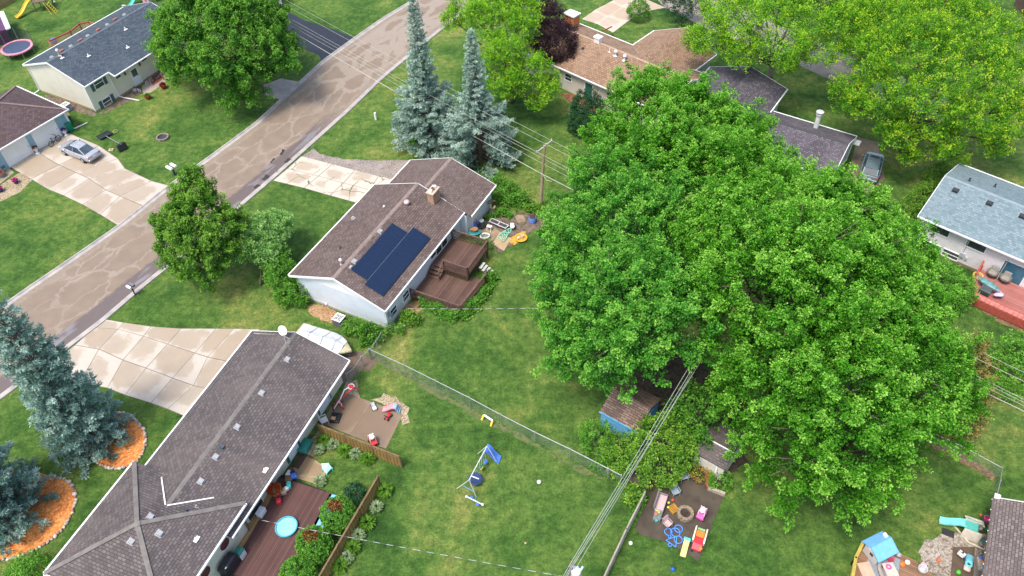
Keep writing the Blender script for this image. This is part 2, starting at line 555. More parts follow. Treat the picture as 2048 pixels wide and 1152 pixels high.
def slab_mat(name, dry, damp, blob=0.40, cracks=0.0, crackc=(0.07, 0.09, 0.03), joint=(0.11, 0.085, 0.06), seed=0.0):
 """concrete slabs: uv local to each slab (whole part = slab number) with a damp blot inside each slab"""
 m, nt, b = nodes_of(name)
 uvn = nt.nodes.new('ShaderNodeUVMap')
 sx = nt.nodes.new('ShaderNodeSeparateXYZ')
 nt.links.new(uvn.outputs[0], sx.inputs[0])
 u, v = math_(nt, 'FRACT', sx.outputs[0]), math_(nt, 'FRACT', sx.outputs[1])
 wn = nt.nodes.new('ShaderNodeTexWhiteNoise')
 wn.noise_dimensions = '2D'
 cb = nt.nodes.new('ShaderNodeCombineXYZ')
 nt.links.new(math_(nt, 'FLOOR', sx.outputs[0]), cb.inputs[0])
 nt.links.new(math_(nt, 'ADD', math_(nt, 'FLOOR', sx.outputs[1]), seed), cb.inputs[1])
 nt.links.new(cb.outputs[0], wn.inputs['Vector'])
 r = wn.outputs['Value']
 sc = nt.nodes.new('ShaderNodeSeparateColor')
 nt.links.new(wn.outputs['Color'], sc.inputs[0])
 tc = nt.nodes.new('ShaderNodeTexCoord')
 vec = tc.outputs['Object']
 n1 = noise(nt, vec, 0.75, 6.0, 0.68, 0.5)
 n2 = noise(nt, vec, 9.0, 4.0, 0.7)
 du = math_(nt, 'ABSOLUTE', math_(nt, 'SUBTRACT', u, math_(nt, 'ADD', 0.24, math_(nt, 'MULTIPLY', sc.outputs[0], 0.42))))
 dv = math_(nt, 'ABSOLUTE', math_(nt, 'SUBTRACT', v, math_(nt, 'ADD', 0.32, math_(nt, 'MULTIPLY', sc.outputs[1], 0.36))))
 d4 = math_(nt, 'POWER', math_(nt, 'ADD', math_(nt, 'POWER', du, 3.0), math_(nt, 'POWER', dv, 3.0)), 0.3333)
 d4 = math_(nt, 'ADD', d4, math_(nt, 'MULTIPLY', math_(nt, 'SUBTRACT', n1, 0.5), 0.75))
 lim = math_(nt, 'ADD', blob - 0.12, math_(nt, 'MULTIPLY', r, 0.26))
 wet = smooth_step(nt, math_(nt, 'SUBTRACT', lim, d4), -0.09, 0.10)
 dc = ramp(nt, [(0.25, tuple(x * 0.80 for x in dry)), (0.75, tuple(x * 1.1 for x in dry))])
 nt.links.new(math_(nt, 'ADD', math_(nt, 'MULTIPLY', n1, 0.4), math_(nt, 'MULTIPLY', n2, 0.6)), dc.inputs[0])
 wc = ramp(nt, [(0.25, tuple(x * 0.85 for x in damp)), (0.75, tuple(x * 1.12 for x in damp))])
 nt.links.new(math_(nt, 'ADD', math_(nt, 'MULTIPLY', n1, 0.5), math_(nt, 'MULTIPLY', n2, 0.5)), wc.inputs[0])
 col = mixc(nt, math_(nt, 'MULTIPLY', wet, math_(nt, 'ADD', 0.65, math_(nt, 'MULTIPLY', r, 0.35))), dc.outputs[0], wc.outputs[0])
 eu = math_(nt, 'SUBTRACT', 0.5, math_(nt, 'ABSOLUTE', math_(nt, 'SUBTRACT', u, 0.5)))
 ev = math_(nt, 'SUBTRACT', 0.5, math_(nt, 'ABSOLUTE', math_(nt, 'SUBTRACT', v, 0.5)))
 e = math_(nt, 'MINIMUM', eu, ev)
 j = smooth_step(nt, e, 0.018, 0.006)
 col = mixc(nt, math_(nt, 'MULTIPLY', j, 0.8), col, joint)
 if cracks:
  wob = nd(nt, 'ShaderNodeTexNoise', Scale=1.5, Detail=3.0)
  nt.links.new(vec, wob.inputs['Vector'])
  v2 = nt.nodes.new('ShaderNodeVectorMath')
  v2.operation = 'MULTIPLY_ADD'
  nt.links.new(wob.outputs['Color'], v2.inputs[0])
  v2.inputs[1].default_value = (0.7, 0.7, 0)
  nt.links.new(vec, v2.inputs[2])
  vo = nd(nt, 'ShaderNodeTexVoronoi', Scale=cracks)
  vo.feature = 'DISTANCE_TO_EDGE'
  nt.links.new(v2.outputs[0], vo.inputs['Vector'])
  k = smooth_step(nt, vo.outputs['Distance'], 0.016, 0.006)
  k = math_(nt, 'MULTIPLY', k, smooth_step(nt, noise(nt, vec, 0.4, 2.0), 0.42, 0.55))
  col = mixc(nt, k, col, crackc)
 nt.links.new(col, b.inputs['Base Color'])
 ro = nt.nodes.new('ShaderNodeMapRange')
 ro.inputs['To Min'].default_value = 0.85
 ro.inputs['To Max'].default_value = 0.5
 nt.links.new(wet, ro.inputs['Value'])
 nt.links.new(ro.outputs[0], b.inputs['Roughness'])
 bump(nt, b, math_(nt, 'SUBTRACT', n2, math_(nt, 'MULTIPLY', j, 1.5)), 0.4, 0.012)
 return m

def granular(name, c1, c2, c3, scale=9.0, bmp=0.9):
 """gravel, wood chips, leaf litter: small cells of three tones"""
 m, nt, b = nodes_of(name)
 tc = nt.nodes.new('ShaderNodeTexCoord')
 vec = tc.outputs['Object']
 vo = nd(nt, 'ShaderNodeTexVoronoi', Scale=scale)
 nt.links.new(vec, vo.inputs['Vector'])
 sc = nt.nodes.new('ShaderNodeSeparateColor')
 nt.links.new(vo.outputs['Color'], sc.inputs[0])
 big = noise(nt, vec, 0.7, 4.0)
 f = math_(nt, 'ADD', math_(nt, 'MULTIPLY', sc.outputs[0], 0.7), math_(nt, 'MULTIPLY', math_(nt, 'SUBTRACT', big, 0.5), 0.9))
 rp = ramp(nt, [(0.05, c1), (0.4, c2), (0.85, c3)])
 nt.links.new(math_(nt, 'ADD', f, 0.1), rp.inputs[0])
 nt.links.new(rp.outputs[0], b.inputs['Base Color'])
 b.inputs['Roughness'].default_value = 0.9
 bump(nt, b, vo.outputs['Distance'], bmp, 0.05)
 return m

def blacktop():
 m, nt, b = nodes_of('sealed_blacktop')
 tc = nt.nodes.new('ShaderNodeTexCoord')
 vec = tc.outputs['Object']
 n1 = noise(nt, mapping(nt, vec, (1, 1, 1), (0, 0, R(25))), 0.8, 4.0, 0.6)
 n2 = noise(nt, vec, 22.0, 3.0, 0.7)
 rp = ramp(nt, [(0.3, (0.007, 0.010, 0.016)), (0.6, (0.014, 0.017, 0.026)), (0.85, (0.034, 0.040, 0.053))])
 nt.links.new(math_(nt, 'ADD', math_(nt, 'MULTIPLY', n1, 0.75), math_(nt, 'MULTIPLY', n2, 0.25)), rp.inputs[0])
 nt.links.new(rp.outputs[0], b.inputs['Base Color'])
 b.inputs['Roughness'].default_value = 0.55
 bump(nt, b, n2, 0.4, 0.01)
 return m

def sheet(name, px, mat, z=0.008, label=None, kind='structure', wobble=0.0, world=False):
 """a paving or soil sheet: a polygon of the ground, its border slightly uneven when asked"""
 pts = [Vector(p) if world else P(p[0], p[1], 0) for p in px]
 if wobble:
  out = []
  n = len(pts)
  for i in range(n):
   a, b = pts[i], pts[(i + 1) % n]
   L = (b - a).length
   k = max(1, int(L / 0.35))
   for j in range(k):
    p = a.lerp(b, j / k)
    out.append(p + Vector((random.uniform(-1, 1), random.uniform(-1, 1), 0)) * wobble)
  pts = out
 c = sum(pts, Vector()) / len(pts)
 mb = MB()
 mb.loft([[(p.x - c.x, p.y - c.y, -0.06) for p in pts], [(p.x - c.x, p.y - c.y, 0) for p in pts]])
 area = sum(pts[i].x * pts[(i + 1) % len(pts)].y - pts[(i + 1) % len(pts)].x * pts[i].y for i in range(len(pts)))
 if area < 0:
  mb.f = [f[::-1] for f in mb.f]
 o = mb.build(name, mat)
 o.location = (c.x, c.y, z)
 tag(o, kind=kind)
 return o

def slab_grid(name, rows, mat, z=0.014, sub=1):
 """rows of pixel points -> slabs"""
 mb = MB()
 W = [[P(p[0], p[1], z) for p in r] for r in rows]
 c = sum((p for r in W for p in r), Vector()) / sum(len(r) for r in W)
 c.z = 0
 for i in range(len(W) - 1):
  for j in range(len(W[0]) - 1):
   q = [W[i][j], W[i + 1][j], W[i + 1][j + 1], W[i][j + 1]]
   uv = [(i, j), (i + .9999, j), (i + .9999, j + .9999), (i, j + .9999)]
   a = sum(q[k].x * q[(k + 1) % 4].y - q[(k + 1) % 4].x * q[k].y for k in range(4))
   if a < 0:
    q, uv = q[::-1], uv[::-1]
   n = 4
   bl = lambda A, s, t: tuple(np.array(A[0]) * (1 - s) * (1 - t) + np.array(A[1]) * s * (1 - t) + np.array(A[2]) * s * t + np.array(A[3]) * (1 - s) * t)
   Q = [tuple(p - c) for p in q]
   for s in range(n):
    for t in range(n):
     st = [(s / n, t / n), ((s + 1) / n, t / n), ((s + 1) / n, (t + 1) / n), (s / n, (t + 1) / n)]
     mb.poly([bl(Q, *x) for x in st], [bl(uv, *x) for x in st])
 o = mb.build(name, mat)
 o.location = c
 tag(o, kind='structure')
 return o

def resample(pts, n):
 d = [0.0]
 for a, b in zip(pts, pts[1:]):
  d.append(d[-1] + (b - a).length)
 out = []
 for i in range(n):
  t = d[-1] * i / (n - 1)
  k = max(0, min(len(pts) - 2, next((j for j in range(len(d) - 1) if d[j + 1] >= t), len(pts) - 2)))
  f = (t - d[k]) / max(d[k + 1] - d[k], 1e-9)
  out.append(pts[k].lerp(pts[k + 1], f))
 return out

def build_ground():
 lawn = lawn_mat()
 mb = MB()
 mb.poly([(-900, -300, 0), (900, -300, 0), (900, 1500, 0), (-900, 1500, 0)])
 tag(mb.build('lawn', lawn), kind='structure')
 # ---- the street
 Lp = [(-260, 800), (-120, 698), (54, 576), (122, 530), (235, 452), (335, 372), (420, 312), (512, 244), (562, 197), (644, 122), (709, 75), (765, 36), (822, 2), (880, -34), (960, -78), (1060, -125)]
 Rp = [(-130, 905), (0, 801), (40, 771), (207, 645), (287, 576), (342, 532), (430, 460), (512, 389), (546, 360), (622, 292), (702, 220), (764, 160), (829, 105), (882, 62), (957, 7), (1005, -30), (1075, -70), (1160, -108)]
 n = 90
 LL = resample([P(*p) for p in Lp], n)
 RR = resample([P(*p) for p in Rp], n)

 def strip(name, mat, f0, f1, prof, uvs=True):
  """prof: list of (fraction across from left, metres offset, height)"""
  mb = MB()
  along = 0
  prev = None
  rows = []
  vs = []
  ac = []
  for a, b in zip(LL, RR):
   w = (b - a)
   L = w.length
   w = w / L
   mid = (a + b) / 2
   if prev is not None:
    along += (mid - prev).length
   prev = mid
   rows.append([a + w * (f * L + off) + Vector((0, 0, h)) for f, off, h in prof])
   vs.append((along, L))
  for i in range(n - 1):
   for j in range(len(prof) - 1):
    q = [rows[i][j], rows[i][j + 1], rows[i + 1][j + 1], rows[i + 1][j]]
    uu = [((prof[jj][0] * vs[ii][1] + prof[jj][1]), vs[ii][0]) for ii, jj in ((i, j), (i, j + 1), (i + 1, j + 1), (i + 1, j))]
    mb.poly([tuple(p) for p in q], uu)
    ac += [prof[j][0], prof[j + 1][0], prof[j + 1][0], prof[j][0]]
  o = mb.build(name, mat)
  at = o.data.attributes.new('across', 'FLOAT', 'POINT')
  at.data.foreach_set('value', ac)
  tag(o, kind='structure')
  return o
 strip('road', road_mat(), 0, 1, [(k / 12, (0.42 if k == 0 else -0.42 if k == 12 else 0), 0.012) for k in range(13)])
 kc = pm('kerb_concrete', (0.40, 0.36, 0.32), (0.27, 0.25, 0.245), 1.1, 0.75, 0.3)
 strip('kerb', kc, 0, 0, [(0, -0.02, -0.05), (0, 0, 0.10), (0, 0.14, 0.11), (0, 0.20, 0.022), (0, 0.55, 0.018)])
 strip('kerb', kc, 0, 0, [(1, -0.55, 0.018), (1, -0.20, 0.022), (1, -0.14, 0.11), (1, 0, 0.10), (1, 0.02, -0.05)])
 # ---- driveways
 dry, damp = (0.45, 0.39, 0.325), (0.325, 0.255, 0.18)
 cm = slab_mat('driveway_concrete', dry, damp, 0.45)
 slab_grid('driveway', [[(20, 334), (72, 303), (137, 266)], [(62, 358), (118, 330), (198, 291)], [(95, 378), (152, 345), (236, 317)], [(127, 391), (178, 357), (250, 337)],
      [(165, 409), (212, 380), (278, 350)], [(200, 429), (240, 392), (304, 362)], [(238, 452), (285, 411), (338, 371)]], cm)
 cm2 = slab_mat('driveway_cracked', (0.49, 0.43, 0.355), (0.36, 0.285, 0.205), 0.30, 0.42, seed=7)
 slab_grid('driveway', [[(546, 361), (575, 337), (603, 312)], [(608, 376), (637, 352), (665, 328)], [(660, 391), (687, 366), (710, 340)], [(711, 405), (740, 380), (757, 352)], [(765, 420), (790, 395), (806, 362)]], cm2)
 cm3 = slab_mat('driveway_wide', (0.46, 0.405, 0.34), (0.33, 0.26, 0.185), 0.47, seed=3)
 slab_grid('driveway', [[(207, 638), (190, 655), (150, 690), (85, 742)], [(247, 645), (236, 658), (198, 698), (160, 765)], [(302, 653), (287, 672), (246, 720), (215, 776)], [(362, 657), (335, 688), (292, 736), (250, 790)],
      [(432, 657), (390, 706), (345, 756), (302, 806)], [(468, 657), (415, 714), (387, 771), (335, 818)], [(520, 658), (470, 726), (425, 780), (375, 835)]], cm3)
 cm4 = slab_mat('driveway_tan', (0.50, 0.42, 0.34), (0.40, 0.30, 0.21), 0.5, seed=9, joint=(0.5, 0.44, 0.35))
 slab_grid('driveway', [[(1164, 38), (1190, 20), (1224, 2), (1258, -18)], [(1195, 48), (1216, 32), (1245, 14), (1285, -5)], [(1226, 65), (1256, 42), (1285, 24), (1330, 15)]], cm4)
 bt = blacktop()
 sheet('driveway', [(527, 27), (590, 90), (637, 110), (645, 124), (680, 98), (709, 76), (662, 57), (612, 42), (580, 26), (561, 12)], bt, 0.012)
 conc = slab_mat('plain_concrete', (0.46, 0.41, 0.36), (0.33, 0.26, 0.2), 0.3, seed=5)
 sheet('driveway', [(528, 170), (562, 157), (600, 164), (585, 180), (561, 199), (530, 190)], pm('apron_concrete', (0.42, 0.36, 0.32), (0.33, 0.28, 0.25), 1.0, 0.8, 0.3), 0.012)
 brown = pm('brown_concrete', (0.20, 0.155, 0.11), (0.14, 0.105, 0.075), 0.9, 0.75, 0.3)
 sheet('driveway', [(1716, 274), (1756, 284), (1764, 330), (1770, 358), (1745, 378), (1730, 420), (1690, 420), (1685, 380), (1700, 330)], brown, 0.012)
 sheet('road', [(1262, -60), (1330, 16), (1420, 60), (1600, 132), (1740, 196), (1900, 250), (1900, 190), (1760, 140), (1640, 86), (1400, -20), (1340, -60)], pm('lane_asphalt', (0.26, 0.22, 0.19), (0.19, 0.16, 0.14), 0.6, 0.8, 0.3), 0.010)
 # ---- gravel, beds, patios
 grav = granular('pea_gravel', (0.13, 0.10, 0.085), (0.24, 0.20, 0.175), (0.36, 0.31, 0.27), 14)
 sheet('gravel_strip', [(626, 297), (640, 308), (680, 317), (740, 321), (830, 320), (806, 364), (757, 354), (710, 341), (665, 329), (604, 313)], grav, 0.008, wobble=0.08)
 chips = granular('pale_chips', (0.144, 0.108, 0.058), (0.302, 0.230, 0.137), (0.446, 0.374, 0.259), 12)
 sheet('gravel_bed', [(0, 404), (-40, 420), (-40, 380), (0, 372), (28, 352), (50, 340), (66, 358), (40, 384)], chips, 0.008, wobble=0.06)
 walk = pm('walk_paver', (0.36, 0.30, 0.22), (0.25, 0.20, 0.13), 1.5, 0.8, 0.3)
 sheet('path', [(-30, 368), (8, 344), (18, 335), (28, 345), (10, 360), (-20, 384)], walk, 0.016)
 dirt = granular('bare_soil', (0.06, 0.042, 0.03), (0.115, 0.085, 0.06), (0.17, 0.13, 0.095), 5, 0.5)
 sheet('soil_bed', [(196, 229), (222, 210), (262, 182), (285, 170), (292, 180), (262, 200), (236, 214), (212, 226)], dirt, 0.008, wobble=0.1)
 sheet('soil_bed', [(90, 188), (130, 200), (194, 227), (190, 234), (150, 222), (90, 198)], dirt, 0.008, wobble=0.1)
 brick = granular('red_pavers', (0.22, 0.055, 0.04), (0.32, 0.085, 0.06), (0.38, 0.13, 0.10), 6, 0.3)
 sheet('patio', [(300, 160), (328, 141), (337, 150), (306, 172)], brick, 0.016)
 sheet('path', [(284, 172), (300, 161), (312, 168), (337, 151), (342, 157), (303, 184), (290, 190), (284, 182)], pm('walk_slab', (0.36, 0.31, 0.25), (0.28, 0.23, 0.18), 2, 0.8, 0.2), 0.012)
 orange = granular('orange_mulch', (0.34, 0.095, 0.018), (0.56, 0.185, 0.042), (0.68, 0.30, 0.09), 8)
 chipo = granular('faded_mulch', (0.16, 0.085, 0.04), (0.30, 0.17, 0.08), (0.42, 0.28, 0.15), 10)
 r1 = [(232 + 59 * math.cos(a), 882 + 55 * math.sin(a)) for a in np.linspace(0, 2 * PI, 48)[:-1]]
 sheet('mulch_ring', r1, orange, 0.02, wobble=0.05)
 r2 = [(112, 955), (136, 963), (148, 980), (150, 1000), (143, 1025), (128, 1052), (104, 1078), (72, 1098), (38, 1113), (0, 1119), (-50, 1110), (-90, 1075), (-95, 1020), (-60, 970), (0, 940), (60, 940)]
 sheet('mulch_ring', r2, orange, 0.02, wobble=0.05)
 sheet('soil_bed', [(614, 610), (640, 608), (668, 622), (684, 636), (672, 648), (644, 640), (620, 628)], chipo, 0.008, wobble=0.12)
 sheet('soil_bed', [(808, 612), (832, 600), (850, 612), (838, 626), (815, 628)], chipo, 0.008, wobble=0.12)
 sheet('soil_bed', [(690, 700), (722, 706), (760, 726), (740, 740), (712, 745), (694, 770), (680, 760)], pm('damp_soil', (0.15, 0.105, 0.075), (0.10, 0.07, 0.05), 2, 0.85, 0.4), 0.006, wobble=0.15)
 sheet('soil_bed', [(684, 786), (694, 766), (716, 760), (716, 785), (730, 800), (712, 796)], chips, 0.007, wobble=0.12)
 pat = slab_mat('patio_concrete', (0.235, 0.175, 0.118), (0.175, 0.118, 0.075), 0.5, seed=2, joint=(0.15, 0.10, 0.06))
 slab_grid('patio', [[(684, 783), (640, 846)], [(745, 804), (700, 870)], [(806, 829), (772, 898)]], pat)
 sheet('leaf_litter', [(745, 800), (770, 790), (800, 800), (815, 815), (818, 842), (806, 856), (800, 842), (804, 826), (775, 812)], chips, 0.006, wobble=0.25)
 pat2 = slab_mat('patio_tan', (0.36, 0.27, 0.165), (0.26, 0.175, 0.095), 0.5, seed=4, joint=(0.10, 0.06, 0.03))
 slab_grid('patio', [[(604, 908), (582, 941), (575, 952)], [(630, 919), (612, 951), (598, 958)], [(652, 935), (650, 952), (640, 970)]], pat2)
 sheet('leaf_litter', [(606, 905), (620, 880), (632, 862), (646, 852), (652, 880), (636, 905), (628, 917)], chips, 0.006, wobble=0.2)
 sheet('soil_bed', [(930, 470), (945, 440), (975, 420), (1010, 425), (1050, 425), (1098, 428), (1110, 440), (1085, 455), (1050, 470), (1030, 490), (1000, 505), (960, 490)], dirt, 0.006, wobble=0.15)
 pv = pm('junk_patio', (0.30, 0.225, 0.145), (0.20, 0.145, 0.09), 1.3, 0.8, 0.3)
 sheet('patio', [(958, 460), (985, 452), (1000, 464), (985, 481), (968, 480)], pv, 0.014)
 sheet('patio', [(1000, 464), (1022, 478), (1008, 502), (984, 488)], pm('pale_paver', (0.40, 0.30, 0.18), (0.33, 0.24, 0.14), 1.2, 0.8, 0.3), 0.03)
 sheet('patio', [(1028, 430), (1046, 430), (1052, 442), (1036, 446)], pv, 0.02)
 sheet('leaf_litter', [(1012, 480), (1030, 468), (1052, 462), (1048, 478), (1028, 490)], granular('yellow_leaves', (0.16, 0.08, 0.02), (0.42, 0.24, 0.04), (0.55, 0.36, 0.06), 7), 0.02, wobble=0.1)
 fm = pm('stained_patio', (0.082, 0.064, 0.045), (0.045, 0.035, 0.025), 0.9, 0.8, 0.4)
 sheet('patio', [(1266, 1052), (1290, 1012), (1318, 962), (1380, 940), (1415, 966), (1449, 990), (1424, 1050), (1397, 1124), (1370, 1106), (1338, 1086), (1282, 1070)], fm, 0.012, wobble=0.03)
 duff = granular('dark_soil', (0.025, 0.018, 0.012), (0.05, 0.038, 0.025), (0.075, 0.06, 0.04), 4, 0.5)  # very dark soil tones for the bed around the sheds
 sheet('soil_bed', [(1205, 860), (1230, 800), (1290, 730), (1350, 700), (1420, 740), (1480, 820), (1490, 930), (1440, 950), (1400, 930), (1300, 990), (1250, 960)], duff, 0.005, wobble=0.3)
 rust = granular('rusty_leaves', (0.065, 0.042, 0.02), (0.13, 0.085, 0.04), (0.21, 0.14, 0.065), 7)
 sheet('leaf_litter', [(1846, 872), (1870, 878), (1920, 905), (1975, 938), (1992, 950), (1988, 960), (1950, 942), (1900, 915), (1855, 888)], rust, 0.006, wobble=0.15)
 gv = granular('mixed_gravel', (0.124, 0.093, 0.068), (0.260, 0.217, 0.174), (0.409, 0.372, 0.322), 9)
 sheet('gravel_bed', [(1838, 1100), (1855, 1080), (1890, 1066), (1930, 1062), (1985, 1070), (1980, 1170), (1850, 1180), (1844, 1130)], gv, 0.006, wobble=0.2)
 sheet('patio', [(1906, 1094), (1950, 1094), (1945, 1180), (1898, 1180)], pm('muddy_slab', (0.11, 0.075, 0.05), (0.075, 0.05, 0.035), 1.5, 0.7, 0.4), 0.016)
 sheet('patio', [(1950, 1110), (1975, 1112), (1965, 1180), (1945, 1180)], pm('grey_slab', (0.22, 0.19, 0.155), (0.17, 0.14, 0.115), 1.5, 0.7, 0.4), 0.013)
 sheet('soil_bed', [(733, 705), (745, 703), (800, 738), (880, 782), (1000, 848), (1125, 912), (1210, 958), (1200, 962), (1110, 915), (990, 852), (870, 792), (780, 738), (738, 716)], granular('dry_edge', (0.045, 0.075, 0.018), (0.075, 0.105, 0.028), (0.12, 0.125, 0.045), 5, 0.5), 0.004, wobble=0.2)
 sheet('soil_bed', [(1960, 600), (1990, 618), (2048, 650), (2070, 668), (2050, 672), (1995, 640), (1955, 615)], rust, 0.006, wobble=0.2)
 sheet('soil_bed', [(1140, 186), (1160, 196), (1215, 222), (1208, 236), (1140, 205), (1120, 190)], granular('red_bed', (0.09, 0.035, 0.02), (0.18, 0.07, 0.035), (0.25, 0.12, 0.06), 7), 0.006, wobble=0.15)
 tar = pm('tar_patch', (0.022, 0.019, 0.018), (0.05, 0.042, 0.038), 3, 0.6, 0.4)
 for pts in ([(558, 309), (566, 298), (571, 300), (563, 311)], [(538, 326), (545, 317), (551, 318), (543, 327)], [(568, 326), (577, 316), (585, 318), (574, 327)], [(524, 360), (532, 349), (541, 352), (531, 361)], [(551, 348), (556, 342), (561, 344), (555, 350)], [(508, 374), (515, 368), (521, 371), (512, 377)]):
  sheet('tar_patch', pts, tar, 0.019, wobble=0.09)

build_ground()
# ------------------------------------------------------------------ buildings

class Frame:
 """local axes of a building: origin on the ground, x along az"""
 def __init__(s, ox, oy, az):
  s.o = Vector((ox, oy, 0))
  s.az = R(az)
  s.M = Matrix.Translation(s.o) @ Matrix.Rotation(s.az, 4, 'Z')
  s.I = s.M.inverted()

 def loc(s, x, y, z):
  return s.I @ P(x, y, z)

 def on_plane(s, x, y, p0, n):
  """where the line of sight through a photo pixel meets a local plane"""
  a, b = s.I @ P(x, y, 10.0), s.I @ P(x, y, 0.0)
  d = b - a
  n = Vector(n)
  t = (Vector(p0) - a).dot(n) / d.dot(n)
  return a + d * t

WHITE_TRIM = pm('white_trim', (0.80, 0.80, 0.80), (0.72, 0.72, 0.72), 1.5, 0.45)
GLASS = pm('window_glass', (0.025, 0.035, 0.04), (0.06, 0.075, 0.08), 0.8, 0.08, spec=0.8)
DARK = pm('dark_metal', (0.03, 0.03, 0.035), (0.05, 0.05, 0.055), 3, 0.45)
GALV = pm('galvanised_steel', (0.42, 0.44, 0.45), (0.33, 0.35, 0.36), 4, 0.42, metal=0.6)
VENTM = pm('vent_metal', (0.36, 0.36, 0.37), (0.28, 0.28, 0.29), 3, 0.5)
WHITEP = pm('white_plastic', (0.80, 0.79, 0.77), (0.72, 0.71, 0.69), 3, 0.4)

def slope(mb, pts, e, th=0.14):
 """a roof slope with thickness; uv in metres, u along the eave direction e"""
 pts = [Vector(p) for p in pts]
 n = (pts[1] - pts[0]).cross(pts[2] - pts[0]).normalized()
 if n.z < 0:
  pts = pts[::-1]
  n = -n
 e = Vector(e).normalized()
 up = n.cross(e).normalized()
 uv = [(p.dot(e) + 50, p.dot(up) + 50) for p in pts]
 mb.poly([tuple(p) for p in pts], uv)
 low = [p - Vector((0, 0, th)) for p in pts]
 mb.poly([tuple(p) for p in low[::-1]])
 for i in range(len(pts)):
  j = (i + 1) % len(pts)
  mb.poly([tuple(pts[i]), tuple(low[i]), tuple(low[j]), tuple(pts[j])])

def gable_roof(parent, x0, x1, y0, y1, he, hr, mat, ym=None, axis='x', trim=WHITE_TRIM, cap=None, rakes=(True, True), eaves=(True, True), name='roof'):
 ym = (y0 + y1) / 2 if ym is None else ym
 mb = MB()
 sw = (lambda p: p) if axis == 'x' else (lambda p: (p[1], p[0], p[2]))
 e = sw((1, 0, 0))
 slope(mb, [sw(p) for p in ((x0, y0, he), (x1, y0, he), (x1, ym, hr), (x0, ym, hr))], e)
 slope(mb, [sw(p) for p in ((x0, y1, he), (x1, y1, he), (x1, ym, hr), (x0, ym, hr))], e)
 roof = mb.build(name, mat, parent)
 for y, on, s in ((y0, eaves[0], -1), (y1, eaves[1], 1)):
  if on:
   mb = MB()
   mb.bar(sw((x0, y + s * 0.055, he - 0.045)), sw((x1, y + s * 0.055, he - 0.045)), 0.11, 0.13)
   mb.build('gutter', trim, parent)
 for x, on, s in ((x0, rakes[0], -1), (x1, rakes[1], 1)):
  if on:
   mb = MB()
   for y, yy in ((y0, ym), (y1, ym)):
    mb.bar(sw((x + s * 0.02, y, he - 0.09)), sw((x + s * 0.02, yy, hr - 0.09)), 0.045, 0.20)
   mb.build('rake_board', trim, parent)
 if cap:
  mb = MB()
  k = (hr - he) / (ym - y0) * 0.17
  for sgn in (-1, 1):
   slope(mb, [sw(p) for p in ((x0, ym, hr + 0.025), (x1, ym, hr + 0.025), (x1, ym + sgn * 0.17, hr + 0.025 - k), (x0, ym + sgn * 0.17, hr + 0.025 - k))], e, 0.02)
  mb.build('ridge_cap', cap, parent)
 return roof

def gable_walls(parent, x0, x1, y0, y1, he, hr, mat, ym=None, gable_mat=None, axis='x', foundation=None):
 ym = (y0 + y1) / 2 if ym is None else ym
 sw = (lambda p: p) if axis == 'x' else (lambda p: (p[1], p[0], p[2]))
 mb = MB()
 zb = 0.0
 mb.poly([sw(p) for p in ((x0, y0, zb), (x1, y0, zb), (x1, y0, he), (x0, y0, he))])
 mb.poly([sw(p) for p in ((x1, y1, zb), (x0, y1, zb), (x0, y1, he), (x1, y1, he))])
 for x, q in ((x0, -1), (x1, 1)):
  base = [(x, y1, zb), (x, y0, zb), (x, y0, he), (x, y1, he)]
  tri = [(x, y0, he), (x, ym, hr), (x, y1, he)]
  if gable_mat:
   tri = [(x + q * 0.02, y0, he), (x + q * 0.02, ym, hr), (x + q * 0.02, y1, he)]
  mb.poly([sw(p) for p in base])
  g = MB() if gable_mat else mb
  g.poly([sw(p) for p in tri])
  if gable_mat:
   g.build('gable', gable_mat, parent)
 o = mb.build('wall', mat, parent)
 if foundation:
  f = MB()
  f.bx(*(sorted((x0 - 0.03, x1 + 0.03)) + sorted((y0 - 0.03, y1 + 0.03)) + [-0.02, 0.22]) if axis == 'x' else (*sorted((y0 - 0.03, y1 + 0.03)), *sorted((x0 - 0.03, x1 + 0.03)), -0.02, 0.22))
  f.build('foundation', foundation, parent)
 return o

def window(parent, c, n, w, h, glass=GLASS, trim=WHITE_TRIM, shutters=None, bars=1, name='window'):
 """window on a vertical wall: centre c, outward normal n (local 2-D)"""
 n = Vector((n[0], n[1], 0)).normalized()
 T = Matrix.Translation(c) @ Matrix(((-n.y, n.x, 0, 0), (n.x, n.y, 0, 0), (0, 0, 1, 0), (0, 0, 0, 1)))   # local x along wall, y outwards
 mb = MB()
 mb.T = T
 t = 0.062
 mb.bx(-w / 2, w / 2, 0.0, 0.06, -h / 2 - 0.02, -h / 2 + t)
 mb.bx(-w / 2, w / 2, 0.0, 0.06, h / 2 - t, h / 2)
 for s in (-1, 1):
  mb.bx(s * (w / 2 - t / 2) - t / 2, s * (w / 2 - t / 2) + t / 2, 0.0, 0.058, -h / 2 + t, h / 2 - t)
 if bars:
  mb.bx(-w / 2 + t, w / 2 - t, 0.0, 0.045, -0.03, 0.03)
 f = mb.build(name, trim, parent)
 g = MB()
 g.T = T
 g.poly([(-w / 2 + t, 0.02, -h / 2 + t), (-w / 2 + t, 0.02, h / 2 - t), (w / 2 - t, 0.02, h / 2 - t), (w / 2 - t, 0.02, -h / 2 + t)])
 g.build('pane', glass, f)
 if shutters:
  for s in (-1, 1):
   q = MB()
   q.T = T
   x = s * (w / 2 + 0.24)
   q.bx(x - 0.2, x + 0.2, 0.0, 0.04, -h / 2, h / 2)
   for k in range(7):
    zz = -h / 2 + h * (k + 0.7) / 7.4
    q.bx(x - 0.16, x + 0.16, 0.04, 0.055, zz - 0.03, zz + 0.03)
   q.build('shutter', shutters, parent)
 return f

